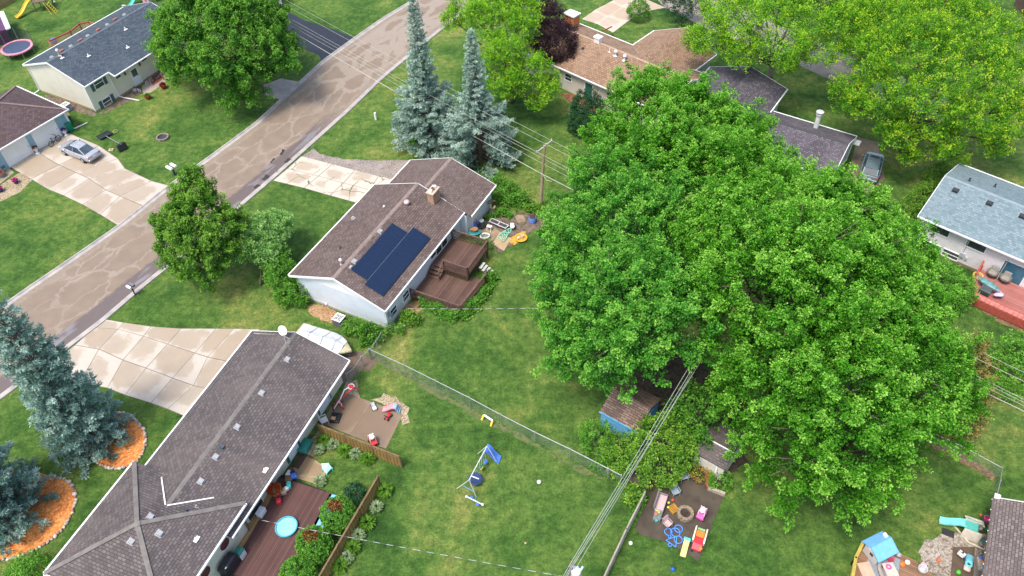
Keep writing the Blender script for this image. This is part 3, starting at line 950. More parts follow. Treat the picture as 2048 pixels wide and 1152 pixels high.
def panel_door(parent, c, n, w, h, mat, glass=None, name='door', trim=WHITE_TRIM, panels=(2, 3)):
 n = Vector((n[0], n[1], 0)).normalized()
 T = Matrix.Translation(c) @ Matrix(((-n.y, n.x, 0, 0), (n.x, n.y, 0, 0), (0, 0, 1, 0), (0, 0, 0, 1)))
 mb = MB()
 mb.T = T
 mb.bx(-w / 2, w / 2, 0.0, 0.03, 0, h)
 a, b = panels
 for i in range(a):
  for j in range(b):
   x0, x1 = -w / 2 + w * i / a + 0.06, -w / 2 + w * (i + 1) / a - 0.06
   z0, z1 = h * j / b + 0.06, h * (j + 1) / b - 0.06
   if glass and j == b - 1:
    continue
   mb.bx(x0, x1, 0.03, 0.042, z0, z1)
 d = mb.build(name, mat, parent)
 fr = MB()
 fr.T = T
 for s in (-1, 1):
  fr.bx(s * (w / 2 + 0.06) - 0.055, s * (w / 2 + 0.06) + 0.055, 0, 0.06, 0, h + 0.1)
 fr.bx(-w / 2, w / 2, 0, 0.058, h + 0.005, h + 0.1)
 fr.build('door_frame', trim, d)
 if glass:
  g = MB()
  g.T = T
  g.bx(-w / 2 + 0.12, w / 2 - 0.12, 0.03, 0.045, h * 0.52, h - 0.14)
  g.build('pane', glass, d)
 hb = MB()
 hb.T = T
 hb.bx(w / 2 - 0.12, w / 2 - 0.06, 0.03, 0.09, h * 0.46, h * 0.5)
 hb.build('handle', GALV, d)
 return d

def downspout(parent, pts, mat=WHITE_TRIM):
 mb = MB()
 for a, b in zip(pts, pts[1:]):
  mb.bar(a, b, 0.09, 0.08)
 return mb.build('downspout', mat, parent)

def roof_z(y, y0, he, ym, hr):
 return he + (hr - he) * (y - y0) / (ym - y0)

def vent_box(parent, p, sl, mat=VENTM, s=0.34):
 """slant-topped roof vent; sl = (slope direction x, y, rise per metre)"""
 mb = MB()
 up = Vector((sl[0], sl[1], sl[2])).normalized()
 side = Vector((-sl[1], sl[0], 0)).normalized()
 nn = side.cross(up)
 if nn.z < 0:
  nn = -nn
 c = Vector(p)
 a, b = side * s / 2, up * s / 2
 mb.loft([[c - a * 1.25 - b * 1.25, c + a * 1.25 - b * 1.25, c + a * 1.25 + b * 1.25, c - a * 1.25 + b * 1.25], [q + nn * 0.02 for q in (c - a * 1.25 - b * 1.25, c + a * 1.25 - b * 1.25, c + a * 1.25 + b * 1.25, c - a * 1.25 + b * 1.25)]])
 lo, hi = c + nn * 0.02, c + nn * 0.17
 mb.loft([[lo - a - b, lo + a - b, lo + a + b, lo - a + b], [hi - a * .85 - b * .9, hi + a * .85 - b * .9, hi + a * .8 + b * .6, hi - a * .8 + b * .6]])
 return mb.build('roof_vent', mat, parent)

def vent_pipe(parent, p, h=0.35, r=0.055, mat=DARK, cap=None, base=None):
 mb = MB()
 mb.cyl((p[0], p[1], p[2] - 0.1), r, h + 0.1, 12)
 mb.lathe([(r * 2.4, -0.02), (r * 1.3, 0.08)], p, 12)
 o = mb.build('vent_pipe', mat, parent)
 if cap:
  m = MB()
  m.lathe([(r * 0.9, h - 0.02), (r * 2.2, h + 0.03), (r * 2.3, h + 0.14), (r * 1.4, h + 0.24), (0.01, h + 0.27)], p, 14)
  m.build('vent_cap', cap, o, smooth=True)
 if base:
  m = MB()
  m.box((p[0], p[1], p[2] + 0.01), (0.42, 0.36, 0.03))
  m.build('flashing', base, o)
 return o

SH_BROWN = shingles('brown_shingles', (0.123, 0.089, 0.078), (0.067, 0.047, 0.043), (0.194, 0.146, 0.129), (0.059, 0.043, 0.039), stain=(0.158, 0.127, 0.119))
SH_GREY = shingles('charcoal_shingles', (0.103, 0.087, 0.085), (0.057, 0.049, 0.048), (0.165, 0.143, 0.133), (0.048, 0.040, 0.041), stain=(0.175, 0.140, 0.130), bw=0.30)
SH_DARK = shingles('slate_shingles', (0.052, 0.072, 0.092), (0.028, 0.040, 0.055), (0.098, 0.125, 0.150), (0.028, 0.036, 0.046), stain=(0.10, 0.11, 0.13))
SH_TAN = shingles('tan_shingles', (0.257, 0.162, 0.104), (0.153, 0.090, 0.056), (0.369, 0.248, 0.167), (0.108, 0.063, 0.041), bw=0.36, rh=0.2, stain=(0.324, 0.225, 0.162))
SH_PURP = shingles('weathered_shingles', (0.088, 0.078, 0.092), (0.048, 0.043, 0.054), (0.20, 0.185, 0.205), (0.04, 0.035, 0.043), bw=0.24, rh=0.18, stain=(0.15, 0.13, 0.15))
SH_BLUE = shingles('blue_grey_shingles', (0.150, 0.205, 0.228), (0.095, 0.138, 0.160), (0.25, 0.305, 0.32), (0.125, 0.175, 0.197), stain=(0.20, 0.25, 0.275), bw=0.28)
SH_MAROON = shingles('maroon_shingles', (0.090, 0.061, 0.061), (0.051, 0.035, 0.036), (0.143, 0.105, 0.104), (0.041, 0.028, 0.028), stain=(0.105, 0.075, 0.083))
SH_GBR = shingles('grey_brown_shingles', (0.150, 0.124, 0.116), (0.086, 0.070, 0.066), (0.247, 0.214, 0.199), (0.060, 0.046, 0.045), bw=0.32, rh=0.18, stain=(0.150, 0.112, 0.105))
CAP_GREY = pm('ridge_grey', (0.179, 0.162, 0.146), (0.133, 0.119, 0.109), 2, 0.85, 0.3)
CAP_BROWN = pm('ridge_brown', (0.25, 0.19, 0.165), (0.19, 0.14, 0.125), 2, 0.85, 0.3)

def centre_house():
 fr = Frame(-10.24, 43.05, 61.3)
 h = thing('ranch_house', 'white ranch house under brown shingles with a dark solar array on its roof', 'house', fr.o, fr.az)
 he, hr, W, ym, L = 2.7, 4.5, 9.6, 4.65, 13.1
 wall = siding('pale_blue_siding', (0.70, 0.755, 0.83))
 gab = siding('white_gable_boards', (0.80, 0.80, 0.79), 0.22, vertical=True)
 gable_walls(h, 0.28, L - 0.2, 0.4, W - 0.4, he + 0.05, hr - 0.05, wall, ym, gab, foundation=pm('foundation', (0.40, 0.38, 0.36), None, 2, 0.8))
 gable_roof(h, 0, L, 0, W, he, hr, SH_BROWN, ym, cap=CAP_BROWN, rakes=(True, True))
 g0, g1, gr = 2.5, 4.2, 3.95
 gable_walls(h, L - 0.2, 17.65, -0.3, 8.2, g0 + 0.05, g1 - 0.05, wall, gr)
 gable_roof(h, L, 17.9, -0.7, 8.6, g0, g1, SH_BROWN, gr, cap=CAP_BROWN, rakes=(False, True))
 downspout(h, [(0.36, 0.35, 2.62), (0.36, 0.35, 0.12), (0.55, -0.25, 0.06), (1.55, -0.95, 0.05), (1.75, -1.55, 0.05)])
 downspout(h, [(12.9, 0.33, 2.6), (12.9, 0.33, 0.1)])
 for x, y, z, w, hh in ((789, 633, 0.95, 1.0, 0.95), (814, 605, 0.95, 1.0, 0.95)):
  p = fr.on_plane(x, y, (0, 0.4, 0), (0, 1, 0))
  window(h, (p.x, 0.395, 1.05), (0, -1), w, hh)
 for x, y, w, hh in ((866, 509, 0.95, 1.2), (877, 496, 1.05, 1.5), (888, 484, 1.05, 1.5)):
  p = fr.on_plane(x, y, (0, 0.4, 0), (0, 1, 0))
  window(h, (p.x, 0.395, 2.58 - hh / 2), (0, -1), w, hh, bars=0)
 panel_door(h, (14.4, -0.305, 0.05), (0, -1), 0.9, 2.03, WHITEP)
 brick = nodes_brick('chimney_brick')
 c = fr.loc(868, 397, 3.85)
 mb = MB()
 mb.bx(c.x - 0.55, c.x + 0.55, c.y - 0.32, c.y + 0.32, 3.2, 4.75)
 ch = mb.build('chimney', brick, h)
 mb = MB()
 mb.bx(c.x - 0.62, c.x + 0.62, c.y - 0.39, c.y + 0.39, 4.75, 4.86)
 mb.build('chimney_crown', pm('chimney_mortar', (0.50, 0.42, 0.30), (0.40, 0.33, 0.24), 3, 0.85, 0.4), ch)
 for k, (dx, m) in enumerate(((-0.36, WHITE_TRIM), (0.0, pm('flue_rust', (0.22, 0.10, 0.07), (0.3, 0.17, 0.12), 4, 0.8)), (0.34, WHITE_TRIM))):
  mb = MB()
  mb.lathe([(0.15, 0), (0.15, 0.2), (0.11, 0.2), (0.11, 0.05)], (c.x + dx, c.y, 4.86), 12)
  mb.build('flue', m, ch)
 sf, sb = (0, 1, (hr - he) / ym), (0, -1, (hr - he) / (W - ym))

 def on_front(x, y):
  return fr.on_plane(x, y, (0, W, he), (0, (hr - he), (W - ym)))

 def on_back(x, y):
  return fr.on_plane(x, y, (0, 0, he), (0, -(hr - he), ym))
 for x, y in ((707, 437),):
  vent_box(h, on_front(x, y), sb, s=0.3)
 for x, y in ((760, 463), (709, 523)):
  vent_box(h, on_back(x, y), sf, s=0.36)
 vent_pipe(h, on_front(681, 497), 0.3, 0.05, DARK)
 vent_pipe(h, on_front(683, 529), 0.42, 0.06, pm('rusty_flue', (0.5, 0.38, 0.33), (0.4, 0.3, 0.26), 3, 0.6), cap=WHITEP)
 vent_pipe(h, on_front(768, 413), 0.14, 0.05, WHITEP)
 p = on_back(814, 408)
 mb = MB()
 mb.lathe([(0.16, -0.1), (0.16, 0.08), (0.24, 0.12), (0.27, 0.24), (0.2, 0.36), (0.02, 0.4)], p, 18)
 mb.build('turbine_vent', pm('turbine_pink', (0.58, 0.44, 0.42), (0.42, 0.33, 0.32), 5, 0.5), h, smooth=True)
 pan, nt, b = nodes_of('solar_cells')
 uvn = nt.nodes.new('ShaderNodeUVMap')
 br = nt.nodes.new('ShaderNodeTexBrick')
 nt.links.new(uvn.outputs[0], br.inputs['Vector'])
 br.offset = 0.0
 for k, v in (('Color1', (0.007, 0.016, 0.044, 1)), ('Color2', (0.010, 0.022, 0.056, 1)), ('Mortar', (0.020, 0.036, 0.072, 1))):
  br.inputs[k].default_value = v
 br.inputs['Scale'].default_value = 1
 br.inputs['Mortar Size'].default_value = 0.008
 br.inputs['Brick Width'].default_value = 0.16
 br.inputs['Row Height'].default_value = 0.16
 nt.links.new(br.outputs[0], b.inputs['Base Color'])
 b.inputs['Roughness'].default_value = 0.3
 b.inputs['Specular IOR Level'].default_value = 0.25
 rail = pm('panel_edge', (0.05, 0.055, 0.07), (0.07, 0.075, 0.09), 2, 0.4)
 mid_rail = pm('mid_rail', (0.24, 0.28, 0.36), None, 2, 0.5)
 up = Vector((0, ym, hr - he)).normalized()
 nrm = Vector((0, -(hr - he), ym)).normalized()
 a0, a1 = on_back(701, 541), on_back(783, 447)
 b0, b1 = on_back(731, 572), on_back(822, 459)
 k0, k1 = on_back(735, 562), on_back(767, 592)
 rows = [(min(a0.x, k0.x), a1.x, k0, a0, 6), (b0.x, b1.x + 0.25, k1, k0 - up * 0.03, 7)]
 upper_w = (a0 - k0).dot(up)
 low_w = (b0 - k1).dot(up)
 for (x0, x1, pl, ph, n) in rows:
  v0, v1 = pl.dot(up), ph.dot(up)
  base0 = Vector((0, 0, he)).dot(up)
  w = (x1 - x0) / n
  for i in range(n):
   q = []
   for xx, vv in ((x0 + w * i + 0.006, v0 + 0.006), (x0 + w * (i + 1) - 0.006, v0 + 0.006), (x0 + w * (i + 1) - 0.006, v1 - 0.006), (x0 + w * i + 0.006, v1 - 0.006)):
    pt = Vector((xx, 0, 0)) + up * vv
    base = Vector((xx, 0, he)) + up * (vv - Vector((0, 0, he)).dot(up))
    q.append(base)
   mb = MB()
   top = [p_ + nrm * 0.13 for p_ in q]
   mb.poly(top, [(0, 0), (w, 0), (w, v1 - v0), (0, v1 - v0)])
   mb.m = 1
   mid = [p_ + nrm * 0.08 for p_ in q]
   for j in range(4):
    mb.poly([mid[j], mid[(j + 1) % 4], top[(j + 1) % 4], top[j]])
   mb.poly(mid[::-1])
   mb.build('solar_panel', [pan, rail], h)
 mb = MB()
 mb.bar(on_back(735, 562) + nrm * 0.128, on_back(735, 562) + Vector((rows[1][1] - rows[1][0], 0, 0)) * 0.93 + nrm * 0.128, 0.015, 0.02)
 mb.build('panel_rail', mid_rail, h)
 mb = MB()
 p = on_back(702, 536)
 mb.box((p.x, p.y, p.z + 0.1), (0.3, 0.2, 0.16))
 mb.build('junction_box', VENTM, h)
 mb = MB()
 mb.box((0.75, 0.34, 1.35), (0.25, 0.12, 0.5))
 mb.cyl((0.75, 0.30, 1.75), 0.03, 0.8, 8)
 mb.box((1.1, 0.35, 0.9), (0.3, 0.1, 0.42))
 mb.build('electric_meter', pm('meter_grey', (0.32, 0.33, 0.35), (0.25, 0.26, 0.28), 4, 0.5), h)
 mb = MB()
 p = fr.on_plane(653, 607, (0.28, 0, 0), (1, 0, 0))
 mb.T = Matrix.Translation((0.25, p.y, p.z)) @ Matrix.Rotation(-PI / 2, 4, 'Y')
 mb.lathe([(0.13, 0), (0.11, 0.06), (0.05, 0.09)], (0, 0, 0), 14)
 mb.build('wall_vent', WHITEP, h, smooth=True)
 return fr, h

def nodes_brick(name, c1=(0.42, 0.19, 0.10), c2=(0.26, 0.10, 0.055), mo=(0.42, 0.35, 0.27)):
 m, nt, b = nodes_of(name)
 tc = nt.nodes.new('ShaderNodeTexCoord')
 br = nt.nodes.new('ShaderNodeTexBrick')
 sx = nt.nodes.new('ShaderNodeSeparateXYZ')
 nt.links.new(tc.outputs['Object'], sx.inputs[0])
 cb = nt.nodes.new('ShaderNodeCombineXYZ')
 nt.links.new(math_(nt, 'ADD', sx.outputs[0], sx.outputs[1]), cb.inputs[0])
 nt.links.new(sx.outputs[2], cb.inputs[1])
 nt.links.new(cb.outputs[0], br.inputs['Vector'])
 for k, v in (('Color1', c1), ('Color2', c2), ('Mortar', mo)):
  br.inputs[k].default_value = rgb(v)
 br.inputs['Scale'].default_value = 1
 br.inputs['Brick Width'].default_value = 0.22
 br.inputs['Row Height'].default_value = 0.085
 br.inputs['Mortar Size'].default_value = 0.012
 nt.links.new(br.outputs[0], b.inputs['Base Color'])
 b.inputs['Roughness'].default_value = 0.85
 bump(nt, b, br.outputs['Fac'], -0.4, 0.01)
 return m

CREAM = siding('cream_siding', (0.76, 0.71, 0.58))
GREEN_SH = pm('dark_green_paint', (0.02, 0.11, 0.095), (0.03, 0.14, 0.12), 3, 0.5)
SLATE_SH = pm('slate_shutter_paint', (0.05, 0.10, 0.125), (0.07, 0.13, 0.15), 3, 0.55)

def south_house():
 fr = Frame(-12.39, 38.04, -113.4)
 h = thing('long_house', 'long cream house under grey shingles with a four-sided hip roof over its garage', 'house', fr.o, fr.az)
 he, hr, y0, y1, ym = 2.8, 4.35, -8.9, -0.2, -4.55
 gable_walls(h, 0.3, 13.2, y0 + 0.4, y1 - 0.95, he + 0.24, hr - 0.06, CREAM, ym)
 gable_roof(h, 0, 15.2, y0, y1, he, hr, SH_GREY, ym, cap=CAP_GREY, rakes=(True, False))
 ph, pa, px0, px1, py0, py1 = 3.4, 5.2, 13.05, 21.4, -9.4, -0.42
 ax, ay = (px0 + px1) / 2, (py0 + py1) / 2
 mb = MB()
 mb.bx(px0 + 0.4, px1 - 0.4, py0 + 0.4, py1 - 0.48, 0, ph - 0.02)
 mb.build('garage_wall', CREAM, h)
 cs = [(px0, py0), (px1, py0), (px1, py1), (px0, py1)]
 mb = MB()
 for i in range(4):
  a, b = cs[i], cs[(i + 1) % 4]
  slope(mb, [(a[0], a[1], ph), (b[0], b[1], ph), (ax, ay, pa)], (b[0] - a[0], b[1] - a[1], 0))
 mb.build('hip_roof', SH_GREY, h)
 mb = MB()
 for c in cs:
  mb.bar((c[0], c[1], ph + 0.02), (ax, ay, pa + 0.03), 0.3, 0.04)
 mb.lathe([(0.26, -0.03), (0.2, 0.05), (0.02, 0.08)], (ax, ay, pa), 10)
 mb.build('ridge_cap', CAP_GREY, h)
 for i in range(3):
  a, b = cs[i], cs[(i + 1) % 4]
  d = Vector((b[0] - a[0], b[1] - a[1], 0)).normalized()
  o = Vector((d.y, -d.x, 0)) * 0.06
  mb = MB()
  mb.bar(Vector((a[0], a[1], ph - 0.05)) + o, Vector((b[0], b[1], ph - 0.05)) + o, 0.12, 0.14)
  mb.build('gutter', WHITE_TRIM, h)
 sl = (pa - ph) / (ax - px0)
 xr = px0 + (hr - ph) / sl
 mb = MB()
 for ya in (-6.7, -2.45):
  mb = MB()
  zz = roof_z(ya, y0, he, ym, hr) if ya < ym else roof_z(ya, y1, he, ym, hr)
  xx = px0 + (zz - ph) / sl
  mb.bar((xx, ya, zz + 0.05), (xr + 0.05, ym + (0.06 if ya > ym else -0.06), hr + 0.06), 0.085, 0.03)
  mb.build('valley_flashing', WHITE_TRIM, h)
 nb = (0, (hr - he), (y1 - ym))

 def back(x, y):
  return fr.on_plane(x, y, (0, y1, he), nb)

 def pyr(i, x, y):
  a, b = cs[i], cs[(i + 1) % 4]
  n = (Vector((b[0], b[1], ph)) - Vector((a[0], a[1], ph))).cross(Vector((ax, ay, pa)) - Vector((a[0], a[1], ph)))
  return fr.on_plane(x, y, (a[0], a[1], ph), n)
 sb = (0, -1, (hr - he) / (y1 - ym))
 for x, y in ((575, 719), (524, 786), (475, 854), (432, 914), (402, 963)):
  vent_box(h, back(x, y), sb, s=0.34)
 vent_box(h, back(444, 894), sb, pm('vent_dark', (0.05, 0.07, 0.085), (0.07, 0.09, 0.1), 3, 0.5), 0.3)
 vent_pipe(h, back(530, 940), 0.18, 0.06, WHITEP, base=WHITEP)
 for i, x, y in ((3, 301, 1034), (2, 319, 1067), (1, 263, 1083)):
  vent_box(h, pyr(i, x, y), (0, -1, 0.43), s=0.36)
 vent_pipe(h, pyr(2, 392, 1078), 0.14, 0.06, WHITEP, base=WHITEP)
 vent_pipe(h, pyr(3, 375, 1023), 0.25, 0.05, pm('navy_pipe', (0.03, 0.04, 0.12), None, 3, 0.5))
 vent_pipe(h, pyr(3, 394, 1014), 0.2, 0.06, pm('tan_pipe', (0.36, 0.28, 0.26), None, 3, 0.6))
 b = fr.on_plane(572, 680, (0, ym, hr), (0, 0, 1))
 mb = MB()
 mb.tube([(b.x, b.y - 0.05, b.z), (b.x, b.y - 0.05, b.z + 0.55)], 0.03)
 mb.tube([(b.x + 0.3, b.y + 0.2, b.z), (b.x, b.y - 0.05, b.z + 0.5)], 0.018)
 mb.tube([(b.x, b.y - 0.05, b.z + 0.45), (b.x + 0.1, b.y + 0.5, b.z + 0.45)], 0.022)
 d = mb.build('satellite_dish', VENTM, h)
 mb = MB()
 dv = Matrix.Rotation(-fr.az, 3, 'Z') @ Vector((-0.45, -0.62, 0.64))
 mb.T = Matrix.Translation(fr.loc(567, 661, b.z + 0.62)) @ dv.to_track_quat('Z', 'Y').to_matrix().to_4x4()
 mb.lathe([(0.02, 0.0), (0.25, 0.03), (0.44, 0.1), (0.46, 0.11), (0.44, 0.125), (0.25, 0.055), (0.02, 0.02)], (0, 0, 0), 22, 1.0, 0.82)
 mb.build('reflector', pm('dish_grey', (0.62, 0.64, 0.64), (0.55, 0.57, 0.57), 3, 0.4), d, smooth=True)
 wy = y1 - 0.945
 door_white = siding('white_door_panel', (0.78, 0.80, 0.82), 0.3)

 def wx(x, y):
  return fr.on_plane(x, y, (0, wy, 0), (0, 1, 0)).x
 xa, xb = wx(657, 787), wx(641, 830)
 xs = sorted((xa, xb))
 panel_door(h, (sum(xs) / 2, wy, 0.1), (0, 1), xs[1] - xs[0] - 0.25, 2.1, door_white, panels=(2, 1))
 for x in xs:
  mb = MB()
  mb.bx(x - 0.14, x + 0.14, wy, wy + 0.05, 0.3, 2.35)
  mb.build('shutter', GREEN_SH, h)
 x = (wx(594, 900) + wx(583, 916)) / 2
 panel_door(h, (x, wy, 0.1), (0, 1), 0.95, 2.1, door_white, panels=(2, 1))
 for s in (-1, 1):
  mb = MB()
  mb.bx(x + s * 0.72 - 0.12, x + s * 0.72 + 0.12, wy, wy + 0.05, 0.2, 2.3)
  mb.build('shutter', GREEN_SH, h)
 xs = wx(512, 1022)
 window(h, (xs, wy, 1.1), (0, 1), 1.7, 2.1, bars=0, name='sliding_door')
 gy = py1 - 0.48
 for x, y in ((449, 1088), (410, 1145)):
  p = fr.on_plane(x, y, (0, gy, 0), (0, 1, 0))
  mb = MB()
  mb.T = Matrix.Translation((p.x, gy + 0.02, 1.9)) @ Matrix.Rotation(-PI / 2, 4, 'X')
  mb.lathe([(0.42, -0.02), (0.42, 0.03), (0.3, 0.05)], (0, 0, 0), 20)
  mb.build('wall_ornament', pm('oxblood_paint', (0.10, 0.02, 0.025), (0.14, 0.035, 0.04), 3, 0.5), h)
 p = fr.on_plane(472, 1070, (0, gy, 0), (0, 1, 0))
 mb = MB()
 mb.box((p.x, gy + 0.08, 1.5), (0.22, 0.14, 0.32))
 mb.tube([(p.x + 0.1, gy + 0.05, 1.7), (p.x + 0.25, gy + 0.05, 2.5), (p.x + 0.4, gy + 0.1, 3.2)], 0.035)
 mb.build('electric_meter', pm('meter_teal', (0.25, 0.36, 0.37), (0.2, 0.28, 0.3), 4, 0.5), h)
 downspout(h, [(px0 + 0.5, gy + 0.12, 3.3), (px0 + 0.5, gy + 0.12, 0.1)], pm('brown_spout', (0.16, 0.12, 0.1), None, 3, 0.5))
 return fr, h

def cream_house():
 fr = Frame(-45.38, 77.56, 58.8)
 h = thing('split_level_house', 'cream two-storey house with dark slate roof, green shutters and a white front door', 'house', fr.o, fr.az)
 he, W, L = 3.5, 10.3, 15.2
 ym = W / 2
 hr = 5.15
 gable_walls(h, 0.25, L - 0.3, 0.3, W - 0.3, he + 0.03, hr - 0.05, CREAM, ym, foundation=pm('foundation_tan', (0.36, 0.27, 0.18), None, 2, 0.8))
 gable_roof(h, 0, L, 0, W, he, hr, SH_DARK, ym, cap=SH_CAP_DARK, eaves=(False, True))
 k = (hr - he) / ym
 mb = MB()
 slope(mb, [(3.3, -0.85, he - 0.85 * k), (L, -0.85, he - 0.85 * k), (L, 0.01, he + 0.005), (3.3, 0.01, he + 0.005)], (1, 0, 0), 0.12)
 mb.build('porch_roof', SH_DARK, h)
 mb = MB()
 mb.bar((3.3, -0.91, he - 0.85 * k - 0.05), (L, -0.91, he - 0.85 * k - 0.05), 0.12, 0.13)
 mb.bar((0, -0.06, he - 0.05), (3.3, -0.06, he - 0.05), 0.12, 0.13)
 mb.bar((3.28, -0.9, he - 0.33), (3.28, 0, he - 0.08), 0.05, 0.2)
 mb.build('gutter', WHITE_TRIM, h)

 def wx(x, y):
  return fr.on_plane(x, y, (0, 0.3, 0), (0, 1, 0))
 for x, y, w, hh, sh in ((197, 166, 1.25, 1.15, True), (214, 203, 1.15, 1.0, True)):
  p = wx(x, y)
  window(h, (p.x, 0.295, p.z), (0, -1), w, hh, shutters=SLATE_SH)
 for x, y in ((235, 151), (287, 116), (309, 102)):
  p = wx(x, y)
  window(h, (p.x, 0.295, p.z), (0, -1), 0.8, 0.7, bars=0)
 p = wx(318, 90)
 window(h, (p.x, 0.295, p.z), (0, -1), 1.5, 1.2, shutters=SLATE_SH)
 p = wx(328, 133)
 window(h, (p.x, 0.295, p.z), (0, -1), 1.1, 1.0, shutters=SLATE_SH)
 p = wx(277, 165)
 panel_door(h, (p.x, 0.295, 0.12), (0, -1), 0.95, 2.05, pm('white_door', (0.74, 0.79, 0.83), (0.68, 0.73, 0.78), 2, 0.4), glass=GLASS, panels=(1, 2))
 for x, y in ((249, 147), (278, 128)):
  p = wx(x, y)
  mb = MB()
  mb.lathe([(0.05, -0.2), (0.09, -0.12), (0.10, 0.1), (0.03, 0.2)], (p.x, 0.2, p.z), 8)
  mb.build('porch_lamp', DARK, h)
 p = wx(228, 165)
 downspout(h, [(3.25, 0.2, he - 0.1), (3.45, 0.22, 0.2), (3.6, -0.2, 0.07), (4.0, -2.3, 0.06)])
 downspout(h, [(0.2, W - 0.3, he - 0.1), (0.16, W - 0.35, 0.2), (-0.2, W - 0.2, 0.07), (-2.2, W - 0.3, 0.06)])
 mb = MB()
 mb.bx(0.08, 0.24, 0.32, 0.46, 0.2, he)
 mb.build('corner_board', WHITE_TRIM, h)
 def back(x, y):
  return fr.on_plane(x, y, (0, W, he), (0, (hr - he), ym))

 def front(x, y):
  return fr.on_plane(x, y, (0, 0, he), (0, -(hr - he), ym))
 red = pm('rusty_red_cap', (0.36, 0.13, 0.09), (0.28, 0.09, 0.07), 4, 0.7)
 for x, y in ((104, 115), (142, 93), (176, 72), (215, 50), (249, 30)):
  vent_box(h, back(x, y), (0, -1, 0.32), s=0.34)
 for x, y in ((124, 103), (161, 82), (197, 61), (231, 40)):
  mb = MB()
  q = back(x, y)
  mb.rbox((q.x, q.y, q.z + 0.1), (0.6, 0.25, 0.22), 0.05)
  mb.build('ridge_ornament', red, h)
 vent_pipe(h, fr.on_plane(119, 111, (0, ym, hr), (0, 0, 1)), 0.55, 0.07, pm('tan_flue', (0.45, 0.4, 0.3), None, 3, 0.6), cap=WHITEP)
 for x, y in ((177, 112), (251, 59), (255, 95), (124, 116)):
  vent_pipe(h, front(x, y), 0.28, 0.06, WHITEP, base=WHITEP)
 mb = MB()
 b = fr.on_plane(263, 22, (0, ym, hr), (0, 0, 1))
 mb.tube([(b.x, b.y, b.z - 0.05), (b.x - 0.2, b.y + 0.3, b.z + 0.45)], 0.03)
 d = mb.build('satellite_dish', VENTM, h)
 mb = MB()
 mb.T = Matrix.Translation((b.x - 0.3, b.y + 0.4, b.z + 0.55)) @ Matrix.Rotation(R(-150), 4, 'Z') @ Matrix.Rotation(R(-50), 4, 'Y')
 mb.lathe([(0.02, 0.0), (0.25, 0.03), (0.42, 0.1), (0.25, 0.055), (0.02, 0.02)], (0, 0, 0), 18)
 mb.build('reflector', pm('dish_white', (0.68, 0.70, 0.72), None, 3, 0.4), d, smooth=True)
 return fr, h

SH_CAP_DARK = pm('ridge_slate', (0.06, 0.08, 0.10), (0.13, 0.155, 0.175), 6, 0.85, 0.4)

def garage_house():
 fr = Frame(-46.73, 74.81, -124.6)
 h = thing('attached_garage', 'blue garage with two white overhead doors below a maroon hip roof', 'garage', fr.o, fr.az)
 he, hr, W, L = 2.5, 4.4, 9.3, 16.0
 y0, y1 = -W, 0.0
 ym, hx = -W / 2, 4.4
 blue = siding('blue_siding', (0.27, 0.43, 0.50))
 mb = MB()
 mb.bx(0.35, L, y0 + 0.4, y1 - 0.4, 0, he - 0.02)
 mb.build('wall', blue, h)
 mb = MB()
 slope(mb, [(0, y1, he), (L, y1, he), (L, ym, hr), (hx, ym, hr)], (1, 0, 0))
 slope(mb, [(0, y0, he), (L, y0, he), (L, ym, hr), (hx, ym, hr)], (1, 0, 0))
 slope(mb, [(0, y0, he), (0, y1, he), (hx, ym, hr)], (0, 1, 0))
 mb.build('roof', SH_MAROON, h)
 mb = MB()
 mb.bar((0, y1, he + 0.02), (hx, ym, hr + 0.03), 0.26, 0.04)
 mb.bar((0, y0, he + 0.02), (hx, ym, hr + 0.03), 0.26, 0.04)
 mb.bar((hx, ym, hr + 0.02), (L, ym, hr + 0.02), 0.3, 0.04)
 mb.build('ridge_cap', pm('ridge_maroon', (0.21, 0.145, 0.135), (0.16, 0.11, 0.105), 2, 0.85, 0.3), h)
 mb = MB()
 mb.bar((0, y1 + 0.06, he - 0.05), (L, y1 + 0.06, he - 0.05), 0.12, 0.14)
 mb.bar((-0.06, y0, he - 0.05), (-0.06, y1 + 0.12, he - 0.05), 0.12, 0.14)
 mb.build('gutter', WHITE_TRIM, h)
 wy = y1 - 0.395
 gd = siding('overhead_door', (0.76, 0.76, 0.735), 0.53)
 for (xa, ya), (xb, yb) in (((123.6, 271.7), (79, 298)), ((66, 305.7), (19.4, 333.5))):
  x0, x1 = fr.loc(xa, ya, 0).x, fr.loc(xb, yb, 0).x
  panel_door(h, ((x0 + x1) / 2, wy, 0.0), (0, 1), abs(x1 - x0) - 0.1, 2.12, gd, panels=(4, 4), name='overhead_door')
 mb = MB()
 mb.bx(0.27, 0.42, y1 - 0.46, y1 - 0.32, 0, he)
 mb.build('corner_board', WHITE_TRIM, h)
 downspout(h, [(0.3, -0.28, he - 0.15), (0.3, -0.28, 0.1), (0.0, -0.2, 0.07), (-1.3, 0.05, 0.06)])
 mb = MB()
 p = fr.on_plane(6, 334, (0, wy, 0), (0, 1, 0))
 for k in range(3):
  mb.tube([(p.x - 0.15 + 0.15 * k, wy + 0.03, p.z - 0.15), (p.x - 0.1 + 0.12 * k, wy + 0.05, p.z), (p.x - 0.2 + 0.2 * k, wy + 0.03, p.z + 0.15)], 0.03)
 mb.build('wall_ornament', DARK, h)
 return fr, h

